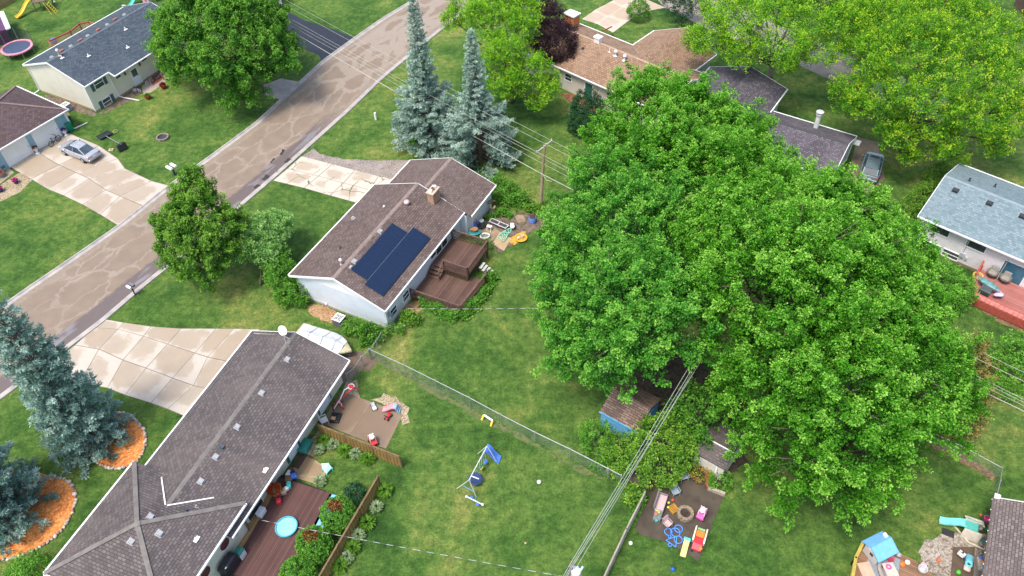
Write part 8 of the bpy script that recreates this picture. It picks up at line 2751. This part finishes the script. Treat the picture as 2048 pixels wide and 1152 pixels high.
 for f, px, mt, k in ((.22, (971, 924), BLU, .2), (.36, (961, 934), GREENP, .25)):
  h = top1 + sw * f
  s = P(*px, .5) - B
  st = part(o, 'swing_seat', mt, lambda m: m.rbox(s, (.34, .24, .16 if k > .2 else .1), .04, .9))
  part(st, 'chain', wp, lambda m: [m.tube([h + sw.normalized() * q, s + sw.normalized() * q + Vector((0, 0, .05))], .014, 5) for q in (-.16, .16)])
  if k > .2:
   part(st, 'lap_bar', YEL, lambda m: m.rbox(s + Vector((.1, -.14, .04)), (.3, .08, .12), .03, .9))
 s = P(951, 958, .45) - B
 di = part(o, 'disc_swing', NAVY, lambda m: m.lathe([(.02, .02), (.40, .03), (.48, .0), (.5, .06), (.45, .1), (.02, .06)], s, 26))
 part(di, 'chain', wp, lambda m: [m.tube([top1 + sw * f, s + Vector((q * .35, q * .3, .08))], .014, 5) for f, q in ((.68, 1), (.9, -1))])
 part(di, 'handle', WHITEP, lambda m: m.bar(s + Vector((-.25, .15, .14)), s + Vector((.25, -.1, .14)), .06))
 g0, g1 = P(933, 993, .5) - B, P(965, 1009, .5) - B
 gl = part(o, 'glider_bar', C('glider_white', (.6, .68, .82)), lambda m: (m.tube([g0, g1], .04, 7), m.ell(g0, .1, .1, .1, 10, 6), m.ell(g1, .1, .1, .1, 10, 6)))
 for f in (.3, .7):
  g = g0.lerp(g1, f)
  part(gl, 'seat', BLU, lambda m: m.rbox(g + Vector((0, .1 if f < .5 else -.1, -.05)), (.26, .22, .06), .03, 1))
 part(gl, 'stem', C('brace_blue', (1, 1, 1)), lambda m: m.tube([P(953, 992, 1.0) - B, P(947, 1004, .2) - B], .03, 6))
 z = .305
 o = T('paddling_pool', 'round light blue paddling pool on the maroon deck', 'paddling pool', (574, 1056), z=z)
 part(o, 'rim', C('pool_rim', (.08, .38, .50)), lambda m: m.lathe([(.72, 0), (.76, .2), (.76, .24), (.68, .24), (.66, .1)], n=34))
 part(o, 'water', pm('pool_water', (.22, .56, .72), (.26, .62, .76), 1.5, .08, spec=.7), lambda m: m.cyl((0, 0, .06), .68, .1, 34))
 o = T('pool_float', 'large light blue inflatable lying behind the round cedars', 'inflatable', (650, 1020), z=.02)
 p = [P(x, y, .3) - Vector(o.location) for x, y in ((660, 986), (684, 992), (640, 1068), (622, 1058))]
 part(o, 'mattress', C('float_blue', (.20, .50, .74)), lambda m: m.loft([[(q.x, q.y, 0) for q in p], [(q.x * 1.02, q.y * 1.02, .15) for q in p], [(q.x * .96, q.y * .96, .28) for q in p]]))
 o = T('cooler_box', 'white box against the sliding door of the long house', 'cooler', (524, 1028), z=z, rz=FR2.az)
 part(o, 'box', WHITEP, lambda m: m.rbox((0, 0, .22), (.62, .42, .4), .03))
 part(o, 'lid', C('lid_white', (.78, .78, .80)), lambda m: m.rbox((0, 0, .45), (.66, .46, .07), .02))
 o = T('covered_grill', 'barbecue under a black cover at the bottom edge', 'barbecue', (463, 1136), z=z, rz=FR2.az)
 part(o, 'cover', pm('black_cover', (.012, .013, .018), (.022, .024, .03), 3, .45, .3), lambda m: m.loft([[(x * k, y * k, zz) for x, y in ((-.68, -.32), (-.3, -.36), (.3, -.36), (.68, -.32), (.68, .32), (.3, .36), (-.3, .36), (-.68, .32))] for k, zz in ((1.02, .08), (1.0, .6), (1.04, .85), (.85, 1.05), (.5, 1.12))]), bevel=.03)
 part(o, 'badge', WHITEP, lambda m: m.bx(.35, .5, .2, .28, 1.09, 1.1))
 o = T('smoker_cabinet', 'small white cabinet with a green lid next to the covered barbecue', 'cabinet', (484, 1112), z=z, rz=FR2.az)
 part(o, 'cabinet', C('cabinet_white', (.60, .60, .62)), lambda m: m.rbox((0, .05, .35), (.5, .4, .66), .02))
 part(o, 'lid', C('lid_green', (.02, .15, .13)), lambda m: m.loft([[(-.3, -.28, .68), (.3, -.28, .68), (.3, .26, .68), (-.3, .26, .68)], [(-.26, -.24, .84), (.26, -.24, .84), (.26, .22, .84), (-.26, .22, .84)]]), bevel=.03)
 planter('wooden box of red flowers against the cream wall', (553, 988), pm('crate_wood', (.36, .2, .08), None, 3, .7), leaf_mat('red_flower', (.06, .14, .02), (.5, .05, .02), (.75, .10, .03)), z, .5)
 o = T('toy_heap', 'heap of mixed toys and a blue cloth on the deck corner', 'toys', (575, 972), z=z, rz=FR2.az)
 for k, (mt, nm) in enumerate(((NAVY, 'cloth'), (BLU, 'cloth'), (BROWNP, 'crate'), (TEAL, 'toy'), (WHITEP, 'toy'), (C('toy_tan', (.45, .33, .22)), 'toy'), (C('toy_wine', (.13, .03, .05)), 'crate'), (RED, 'toy'))):
  part(o, nm, mt, lambda m: m.rbox((-1.0 + .32 * k + random.uniform(-.1, .1), random.uniform(-.18, .18), .2), (random.uniform(.3, .5), random.uniform(.25, .45), random.uniform(.2, .42)), .05, random.uniform(0, 3)))
 o = T('highchair', 'white and maroon toy chair by the heap of toys', 'toy chair', (583, 951), rz=FR2.az)
 part(o, 'seat', WHITEP, lambda m: m.rbox((.1, 0, .5), (.45, .4, .08), .03))
 part(o, 'backrest', C('toy_wine', (1, 1, 1)), lambda m: m.rbox((-.15, .1, .62), (.1, .42, .5), .03))
 for x in (-.15, .28):
  for y in (-.17, .17):
   part(o, 'leg', C('toy_wine', (1, 1, 1)), lambda m: m.bar((x, y, 0), (x, y, .48), .05))
 o = T('sandbox', 'dark green lidded tub against the cream wall of the long house', 'storage tub', (612, 896), rz=FR2.az + .1)
 part(o, 'tub', GREENP, lambda m: m.rbox((0, 0, .16), (1.15, .72, .32), .12))
 part(o, 'lid', C('tub_lid', (.03, .23, .17)), lambda m: (m.rbox((0, 0, .36), (1.2, .76, .1), .05), m.ell((0, 0, .38), .5, .28, .12, 16, 6, z0=0)))
 o = T('doormat', 'dark brown doormat before the cream wall door', 'doormat', (599, 921), z=.02, rz=FR2.az)
 part(o, 'mat', pm('coir', (.085, .055, .035), None, 9, .95, .5), lambda m: m.rbox((0, 0, .015), (1.25, .62, .03), .01))
 o = T('play_tent', 'small pale aqua slanted toy roof on the tan patio edge', 'play tent', (652, 943))
 q = [P(x, y, h_) - Vector(o.location) for x, y, h_ in ((643, 928, .5), (657, 927, .62), (664, 936, .3), (653, 949, .1), (645, 938, .35))]
 part(o, 'panel', C('tent_aqua', (.40, .78, .72)), lambda m: m.loft([[tuple(v) for v in q], [(v.x, v.y, v.z + .06) for v in q]]))
 part(o, 'legs', TEAL, lambda m: [m.bar((v.x, v.y, 0), (v.x, v.y, v.z), .1) for v in q])
 ball('white ball on the middle lawn right of the swing set', P(1078, 966), .15, (.75, .75, .75))

def fire_pit_patio():
 z = .02
 o = T('fire_pit', 'round block fire pit in the middle of the stained patio', 'fire pit', (1370, 1030), z=z)
 st = pm('pit_block', (.27, .21, .145), (.17, .13, .09), 5, .9, .5)
 for k, (r_, zz) in enumerate(((.46, .09), (.45, .27))):
  part(o, 'block_ring', st, lambda m: [m.rbox((r_ * math.cos(a), r_ * math.sin(a), zz), (.22, .21, .175), .02, a) for a in np.linspace(0, 2 * PI, 15)[:-1] + k * .19])
 part(o, 'ash_bed', pm('ash', (.03, .018, .016), (.07, .05, .045), 8, .95, .6), lambda m: (m.cyl((0, 0, 0), .36, .1, 22), [m.bar((random.uniform(-.2, .2), random.uniform(-.2, .2), .12), (random.uniform(-.2, .2), random.uniform(-.2, .2), .14), .06) for _ in range(5)]))
 gb = C('chair_blue_grey', (.22, .30, .34))
 chair('blue-grey garden chair nearest the planter bed', (1366, 958), (1371, 968), gb, C('chair_sling', (.26, .31, .34)), 1.0, z, 'blue-grey chairs by the fire pit')
 chair('blue-grey garden chair nearer the fire pit', (1349, 988), (1355, 998), gb, C('chair_sling', (1, 1, 1)), 1.0, z, 'blue-grey chairs by the fire pit')
 chk, nt, b = nodes_of('checked_cloth')
 tc = nt.nodes.new('ShaderNodeTexCoord')
 ck = nd(nt, 'ShaderNodeTexChecker', Scale=9.0)
 ck.inputs['Color1'].default_value = (.62, .34, .33, 1)
 ck.inputs['Color2'].default_value = (.42, .34, .36, 1)
 nt.links.new(tc.outputs['Object'], ck.inputs['Vector'])
 nt.links.new(ck.outputs[0], b.inputs['Base Color'])
 fm = C('bench_grey', (.28, .25, .26))
 rz = az_px((1318, 1025), (1326, 1000))
 o = T('garden_bench', 'grey bench with a checked pink cushion at the patio edge', 'bench', (1321, 1012), rz, z)
 part(o, 'seat', fm, lambda m: m.rbox((0, 0, .38), (1.35, .6, .06), .02))
 part(o, 'cushion', chk, lambda m: m.rbox((0, -.04, .45), (1.25, .5, .1), .04))
 part(o, 'backrest', fm, lambda m: m.rbox((0, .33, .65), (1.35, .06, .55), .02, rx=-.15))
 for x in (-.64, .64):
  part(o, 'armrest', fm, lambda m: m.rbox((x, 0, .58), (.07, .6, .05), .02))
  for y in (-.26, .26):
   part(o, 'leg', fm, lambda m: m.bar((x, y, 0), (x, y, .58), .05))
 o = T('side_table', 'glass side table with small toys, below the bench', 'table', (1314, 1037), rz, z)
 part(o, 'top', C('table_glass', (.16, .19, .19), None, .15), lambda m: m.rbox((0, 0, .4), (.6, .5, .03), .01))
 part(o, 'frame', fm, lambda m: [m.bar((x, y, 0), (x, y, .42), .04) for x in (-.28, .28) for y in (-.22, .22)])
 for i, (x, y, mt, lb) in enumerate(((1313, 1022, C('toy_cream', (.75, .6, .32)), 'cream toy cup'), (1311, 1030, C('toy_salmon', (.75, .25, .2)), 'salmon toy cup'), (1317, 1026, C('toy_lime', (.55, .6, .12)), 'lime toy cup'))):
  u = T('toy_cup', lb + ' on the glass side table', 'toy', (x, y), z=.44 + z, group='toy cups on the side table')
  part(u, 'cup', mt, lambda m: m.lathe([(.07, 0), (.1, .16), (.08, .16), (.06, .03)], n=12))
 o = T('watering_can', 'teal watering can under the side table', 'watering can', (1313, 1041), z=z)
 part(o, 'can', TEAL, lambda m: (m.lathe([(.13, 0), (.14, .24), (.1, .26)], n=14), m.tube([(.1, 0, .08), (.34, 0, .28)], .03, 6), m.tube([(-.12, 0, .05), (-.25, 0, .15), (-.1, 0, .26)], .02, 6)))
 chair('grey chair with a checked cushion between bench and blue rings', (1334, 1052), (1342, 1060), fm, chk, .9, z)
 o = T('ring_toy', 'flat blue tube toy of rings and a triangle on the patio', 'toy', (1347, 1072), z=z)
 B = Vector(o.location)
 hb = C('tube_blue', (.06, .22, .70), (.09, .28, .78))
 for x, y, r_ in ((1336.7, 1063.6, .24), (1351, 1064.5, .30), (1357, 1057.5, .26), (1356.6, 1079.5, .26), (1339.4, 1072.7, .09), (1340, 1089.6, .11)):
  p = P(x, y, .1) - B
  part(o, 'ring', hb, lambda m: m.ring((p.x, p.y, .08), r_, .035, 22))
 tr = [P(x, y, .1) - B for x, y in ((1332, 1080), (1354, 1072), (1351.5, 1094))]
 part(o, 'triangle', hb, lambda m: [m.tube([(a.x, a.y, .08), (b_.x, b_.y, .08)], .035, 7) for a, b_ in zip(tr, tr[1:] + tr[:1])])
 coupe('pink toy coupe with pale pink roof beside the fire pit', (1402, 1032), (1398, 1040), PINK, C('coupe_pale', (.80, .55, .66)), z)
 o = T('toddler_slide', 'yellow toddler slide with teal top at the lower patio edge', 'toy slide', (1372, 1088), to=(1366, 1110), z=z)
 part(o, 'chute', C('slide_gold', (.80, .50, .12), (.82, .58, .22)), lambda m: slide_shape(m, 0, .55, .95, .06, .36, lip=.06))
 part(o, 'top', TEAL, lambda m: (m.rbox((-.08, 0, .55), (.24, .46, .09), .03), [m.bar((-.1, s * .18, .55), (-.3, s * .22, 0), .08, .06) for s in (-1, 1)]))
 o = T('foam_climber', 'red and orange toy climber with cream side rails', 'climbing toy', (1396, 1085), to=(1403, 1060), z=z)
 part(o, 'ramp', RED, lambda m: m.loft([[(x, -.3, .02), (x, .3, .02), (x, .3, h_), (x, -.3, h_)] for x, h_ in ((-.65, .2), (-.3, .42), (.1, .42), (.25, .3))]))
 part(o, 'step', ORANGE, lambda m: m.rbox((.5, 0, .14), (.5, .56, .2), .03))
 for s in (-1, 1):
  part(o, 'side_rail', C('rail_cream', (.72, .62, .46)), lambda m: m.loft([[(x, s * .36 - .05, 0), (x, s * .36 + .05, 0), (x, s * .36 + .05, h_), (x, s * .36 - .05, h_)] for x, h_ in ((-.1, .3), (.2, .45), (.9, .42), (1.0, .3))]))
 part(o, 'shelf', C('shelf_green', (.25, .45, .2)), lambda m: m.rbox((.82, 0, .22), (.14, .5, .3), .03))
 o = T('toy_bucket', 'grey toy trolley with an orange ball at the foot of the climber', 'toy', (1391, 1098), z=z)
 part(o, 'tray', GREYP, lambda m: m.rbox((0, 0, .14), (.5, .28, .1), .03, -.5))
 part(o, 'wheel', BLACKP, lambda m: [m.cyl((x, y, 0), .08, .08, 12) for x, y in ((-.2, .15), (.2, -.2), (-.25, -.1))])
 part(o, 'knob', ORANGE, lambda m: m.ell((.28, -.1, .26), .13, .13, .12, 12, 7))
 o = T('orange_rack', 'orange slatted toy rack left of the fire pit', 'toy rack', (1347, 1019), z=z, rz=.5)
 part(o, 'slats', C('rack_orange', (.52, .26, .04)), lambda m: ([m.bx(-.28, .28, -.26 + .1 * k, -.2 + .1 * k, .1, .14) for k in range(6)], [m.bx(x - .03, x + .03, -.28, .32, .0, .1) for x in (-.25, .25)]))
 ball('red ball on the patio between the chair and the fire pit', P(1345, 1002), .11, (.62, .06, .03), z)
 ball('lime green ball beside the bench', P(1337, 1007), .09, (.55, .60, .05), z)
 ball('small yellow-green ball left of the orange rack', P(1336, 1016), .08, (.62, .68, .06), z)
 ball('blue ball on the grass below the fire pit patio', P(1345, 1140), .15, (.02, .10, .45))
 ball('white ball on the grass left of the patio corner', P(1261, 1088), .14, (.72, .74, .70))
 ball('orange-red ball on the lawn under the spreading maple', P(1769, 971), .15, (.75, .10, .04))
 ball('tiny tan ball on the lawn near the bottom pole', P(1051, 1087), .07, (.6, .4, .2))
 o = T('timber_planter', 'timber-edged planter bed in front of the grey shed', 'planter', (1420, 978))
 B = Vector(o.location)
 tm = pm('grey_timber', (.40, .34, .27), (.30, .25, .19), 3, .85, .3)
 for a, b_ in (((1416, 976), (1450, 989)), ((1411, 944), (1416, 976))):
  part(o, 'timber', tm if a[0] == 1416 else pm('red_timber', (.32, .10, .05), None, 3, .8), lambda m: m.bar(P(*a, .16) - B, P(*b_, .16) - B, .2, .3))
 part(o, 'soil', pm('planter_soil', (.05, .035, .025), None, 6, .95, .5), lambda m: m.loft([[(v.x, v.y, z_) for v in [P(x, y) - B for x, y in ((1414, 948), (1455, 962), (1450, 986), (1418, 974))]] for z_ in (0, .2)]))

def corner_yards():
 z = .405
 o = T('playhouse', 'toy playhouse with a bright blue roof on the corner deck', 'playhouse', (1752, 1108), z=z, rz=az_px((1735, 1122), (1778, 1100)))
 part(o, 'walls', C('house_cream', (.62, .56, .52)), lambda m: m.rbox((0, 0, .5), (1.35, 1.15, 1.0), .06))
 part(o, 'roof', C('roof_blue', (.17, .42, .80), (.14, .37, .74)), lambda m: (slope(m, [(-.8, -.75, .98), (.8, -.75, .98), (.8, .1, 1.42), (-.8, .1, 1.42)], (1, 0, 0), .08), slope(m, [(-.8, .8, 1.0), (.8, .8, 1.0), (.8, .1, 1.42), (-.8, .1, 1.42)], (1, 0, 0), .08)))
 part(o, 'window', DARK, lambda m: m.bx(-.69, -.66, -.2, .05, .55, .8))
 part(o, 'door', C('door_red', (.65, .10, .14)), lambda m: m.rbox((.35, -.72, .42), (.08, .5, .8), .03))
 part(o, 'chimney', WHITEP, lambda m: m.rbox((.6, .4, 1.35), (.2, .3, .2), .03))
 o = T('outdoor_rug', 'grey speckled rug on the corner deck', 'rug', (1770, 1130), z=z)
 p = [P(x, y, z) - Vector(o.location) for x, y in ((1735, 1118), (1772, 1106), (1801, 1120), (1792, 1175), (1728, 1175))]
 part(o, 'rug', pm('speckled_rug', (.15, .19, .22), (.30, .34, .38), 22, .95, .4), lambda m: m.loft([[(q.x, q.y, 0) for q in p], [(q.x, q.y, .012) for q in p]]))
 o = T('picnic_table', 'beige toy picnic table with one curved bench on the rug', 'table', (1776, 1146), z=z + .012)
 part(o, 'top', BEIGE, lambda m: m.rbox((0, 0, .5), (.72, .9, .08), .03, .1))
 part(o, 'bench', C('bench_taupe', (.36, .30, .25)), lambda m: m.loft([[(x - .08, y, .26), (x + .1, y, .26), (x + .1, y, .32), (x - .08, y, .32)] for x, y in ((-.5, -.6), (-.6, -.2), (-.58, .25), (-.42, .6))]))
 part(o, 'legs', BEIGE, lambda m: m.rbox((-.1, 0, .24), (.4, .6, .46), .05))
 o = T('toy_plate', 'bright pink toy ring on the beige table', 'toy', (1777, 1134), z=z + .56)
 part(o, 'ring', PINK, lambda m: m.ring((0, 0, .05), .13, .05, 16))
 o = T('storage_bench', 'tan moulded storage bench along the yellow rail', 'bench', (1730, 1150), z=z, rz=.1)
 part(o, 'box', C('bench_tan', (.50, .30, .19)), lambda m: m.rbox((0, 0, .22), (.75, 1.2, .44), .06))
 part(o, 'lid', C('lid_tan2', (.56, .36, .25)), lambda m: (m.rbox((0, 0, .47), (.8, 1.25, .07), .03), [m.bx(-.3, .3, -.4 + .16 * k, -.34 + .16 * k, .5, .515) for k in range(6)]))
 for lb, x, y, mt, r_ in (('grey cup on the wet deck boards', 1797, 1111, C('cup_grey', (.42, .42, .46)), .15), ('orange-red ball-shaped cup beside the rug', 1804, 1130, ORANGE, .16), ('cream cup on a dark stand on the deck', 1814, 1126, C('cup_cream', (.7, .66, .5)), .16), ('pink cup at the end of the deck', 1846, 1132, PALEPINK, .18), ('pale grey dish under the pink cup', 1844, 1140, C('dish_pale', (.5, .48, .48)), .3)):
  u = T('toy_bowl', lb, 'toy', (x, y), z=z)
  part(u, 'bowl', mt, lambda m: m.lathe([(r_ * .7, 0), (r_, r_ * .5), (r_ * .95, r_ * .9), (r_ * .8, r_ * .9), (r_ * .5, r_ * .2)], n=18))
 ball('orange-red ball on the mixed gravel', P(1876, 1122), .14, (.75, .14, .05))
 o = T('climber_slide', 'beige toy climber with an aqua slide on the mixed gravel', 'climbing toy', (1935, 1062), to=(1895, 1048))
 part(o, 'chute', AQUA, lambda m: slide_shape(m, .3, .75, 1.75, .12, .52, lip=.1))
 part(o, 'side_panel', C('climber_beige', (.62, .55, .47)), lambda m: (m.rbox((-.1, .55, .45), (1.1, .1, .9), .05, rx=.18), m.rbox((-.1, -.35, .5), (1.1, .1, 1.0), .05, rx=-.25)))
 part(o, 'deck', C('deck_teal', (.08, .42, .36)), lambda m: (m.rbox((0, .1, .72), (.8, .8, .08), .03), [m.bx(-.5, .4, -.5 + .01 * k, -.44 + .01 * k, .25 + .2 * k, .35 + .2 * k) for k in range(3)]))
 part(o, 'face_panel', C('climber_pale', (.68, .60, .52)), lambda m: (m.rbox((-.25, -.62, .42), (1.15, .75, .1), .05, rx=.5), [m.bx(-.7, -.3, -.62 - .07 * k, -.59 - .07 * k, .49 - .035 * k, .51 - .035 * k) for k in range(4)]))
 part(o, 'window_hole', DARK, lambda m: (setattr(m, 'T', Matrix.Translation((.1, -.6, .5)) @ Matrix.Rotation(.5, 4, 'X')), m.lathe([(.16, -.02), (.16, .01)], n=16, sy=.8)))
 part(o, 'foot', PALEPINK, lambda m: m.rbox((-.7, -.6, .15), (.2, .5, .3), .05))
 o = T('rubber_mat', 'black rubber mat below the aqua slide', 'mat', (1896, 1066), rz=-.5)
 part(o, 'mat', RUBBER, lambda m: m.rbox((0, 0, .03), (.75, .5, .05), .02))
 o = T('pink_bucket', 'bright pink bucket by the wall of the corner house', 'bucket', (1972, 1041))
 part(o, 'bucket', PINK, lambda m: m.lathe([(.17, 0), (.23, .32), (.2, .32), (.15, .05)], n=18))
 ball('small red-orange toy ball near the pink bucket', P(1960, 1031), .09, (.75, .12, .08))
 o = T('hose_coil', 'teal hose looped against the corner house wall', 'hose', (1968, 1072))
 part(o, 'loop', C('hose_teal', (.03, .28, .24)), lambda m: (m.ring((0, 0, .05), .5, .035, 26), m.ring((.05, .03, .11), .46, .035, 26)))
 o = T('bouncer_seat', 'small white toy seat on the muddy slab', 'toy chair', (1920, 1112), z=.02, rz=.6)
 part(o, 'shell', WHITEP, lambda m: (m.rbox((0, 0, .3), (.4, .42, .1), .05), m.rbox((-.2, 0, .48), (.1, .42, .4), .05)))
 part(o, 'slot', BLACKP, lambda m: m.bx(-.02, .16, -.05, .05, .35, .36))
 for y in (-.16, .16):
  part(o, 'leg', WHITEP, lambda m: m.bar((.15, y, .28), (.38, y * 1.3, .0), .06))
 o = T('toy_walker', 'turquoise ride-on toy with beige tail on the muddy slab', 'ride-on toy', (1934, 1128), z=.02, rz=1.0)
 part(o, 'body', C('walker_blue', (.12, .38, .46)), lambda m: m.rbox((.2, 0, .3), (.6, .42, .4), .1))
 part(o, 'seat', C('seat_aqua', (.18, .58, .66)), lambda m: m.ring((-.22, 0, .42), .16, .07, 18))
 part(o, 'tail', BEIGE, lambda m: m.rbox((-.42, 0, .22), (.42, .4, .3), .1))
 for y in (-.24, .24):
  part(o, 'wheel', NAVY, lambda m: (setattr(m, 'T', Matrix.Translation((.3, y, .14)) @ Matrix.Rotation(PI / 2, 4, 'X')), m.cyl((0, 0, -.04), .14, .08, 14)))
 o = T('toy_crate', 'crate of mixed bright toys on the grey slab', 'crate', (1962, 1130), z=.015)
 part(o, 'crate', BEIGE, lambda m: m.rbox((0, 0, .15), (.55, .8, .3), .03, -.2))
 for k, mt in enumerate((SKYB, TEAL, YEL, RED, BLU)):
  part(o, 'toy', mt, lambda m: m.rbox((random.uniform(-.2, .2), -.3 + .15 * k, .36), (.26, .16, .16), .04, random.uniform(0, 3)))
 ball('green ball at the bottom edge of the muddy slab', P(1915, 1147), .16, (.08, .42, .04), .02)
 z = .505
 o = T('egg_chair_pair', 'pair of grey hanging chairs on one stand on the red deck', 'hanging chair', (1994, 558), z=z, rz=FR7.az)
 gr = C('cushion_grey', (.20, .19, .165), (.15, .145, .125), .8)
 part(o, 'stand', C('stand_grey', (.22, .22, .2)), lambda m: [m.tube(q, .04, 7) for q in ([(-1.0, .5, 0), (-.5, .5, 1.2), (0, .45, 2.0)], [(1.0, .5, 0), (.5, .5, 1.2), (0, .45, 2.0)], [(0, -.5, 0), (0, .1, 1.3), (0, .45, 2.0)])])
 for s in (-1, 1):
  sh = part(o, 'basket', gr, lambda m: m.lathe([(.1, .25), (.38, .32), (.48, .52), (.46, .62), (.36, .5), (.1, .42)], (s * .5, -.05, 0), 18))
  part(sh, 'cushion', C('cushion_pale', (.27, .25, .22), None, .9), lambda m: (m.rbox((s * .5, -.1, .52), (.62, .5, .16), .06), m.rbox((s * .5, .24, .72), (.6, .18, .5), .07, rx=-.2)))
 o = T('closed_parasol', 'closed teal parasol lying across the corner of the red deck', 'parasol', (1968, 575), z=z, to=(1990, 590))
 part(o, 'canopy', C('parasol_teal', (.05, .15, .15), (.14, .30, .30)), lambda m: m.loft([[(x, r_ * math.cos(a), .6 + r_ * .5 * math.sin(a)) for a in np.linspace(0, 2 * PI, 10)[:-1]] for x, r_ in ((-.8, .08), (-.4, .30), (.3, .34), (.8, .28), (1.15, .10))]), smooth=False)
 part(o, 'pole', GALV, lambda m: m.tube([(-1.1, 0, .6), (1.4, 0, .6)], .03, 7))
 part(o, 'base', DARK, lambda m: m.rbox((.2, 0, .12), (.5, .5, .24), .05))
 o = T('grill_box', 'dark square box at the outer corner of the red deck', 'box', (1967, 588), z=z, rz=FR7.az)
 part(o, 'box', C('box_dark', (.045, .06, .055)), lambda m: m.rbox((0, 0, .3), (.8, .7, .6), .06))
 part(o, 'lid', C('box_lid', (.07, .09, .085)), lambda m: m.rbox((0, 0, .63), (.84, .74, .07), .03))
 o = T('purple_cloth', 'crumpled purple and white cloth on the red bench', 'cloth', (1998, 590), z=.885)
 part(o, 'cloth', C('cloth_lilac', (.45, .30, .52), (.62, .52, .66), .9), lambda m: m.ell((0, 0, .03), .42, .22, .13, 14, 6, .25, z0=-.2), smooth=True)
 o = T('straw_bag', 'yellow straw-coloured basket at the head of the red deck', 'basket', (1951, 560), z=.02)
 part(o, 'basket', C('straw', (.62, .38, .10), (.7, .5, .2)), lambda m: m.lathe([(.28, 0), (.42, .4), (.4, .62), (.32, .62), (.26, .3)], n=18))
 o = T('leaning_post', 'long dark red post leaning against the pinkish wall', 'post', (1953, 552))
 e = P(1978, 511, 1.5) - Vector(o.location)
 part(o, 'post', C('post_red', (.27, .04, .045)), lambda m: m.bar((0, 0, .05), (e.x, e.y, 1.9), .13, .1))
 o = T('brown_shed', 'dark brown shed corner at the top right edge', 'shed', (2052, 26))
 part(o, 'wall', pm('shed_brown', (.08, .05, .04), (.12, .08, .06), 2, .8), lambda m: m.bx(-.6, 3, -1, 2, 0, 2))
 part(o, 'roof', SH_MAROON, lambda m: (slope(m, [(-.9, -1.2, 1.95), (3, -1.2, 1.95), (3, .5, 2.7), (-.9, .5, 2.7)], (1, 0, 0)), slope(m, [(-.9, 2.2, 1.95), (3, 2.2, 1.95), (3, .5, 2.7), (-.9, .5, 2.7)], (1, 0, 0))))
 o = T('entry_rail', 'short red-brown handrail beside the tan slab driveway', 'handrail', (1205, 66))
 B = Vector(o.location)
 part(o, 'rail', RAILR, lambda m: (m.bar(P(1205, 62, .9) - B, P(1224, 53, .9) - B, .1, .12), m.bar(P(1224, 66, 0) - B, P(1224, 66, 1.0) - B, .14), m.bar(P(1206, 72, 0) - B, P(1206, 72, .95) - B, .12)))

ring_stones()
front_yards()
top_left_yard()
junk_corner()
south_yard()
fire_pit_patio()
corner_yards()
make_camera()
make_light()
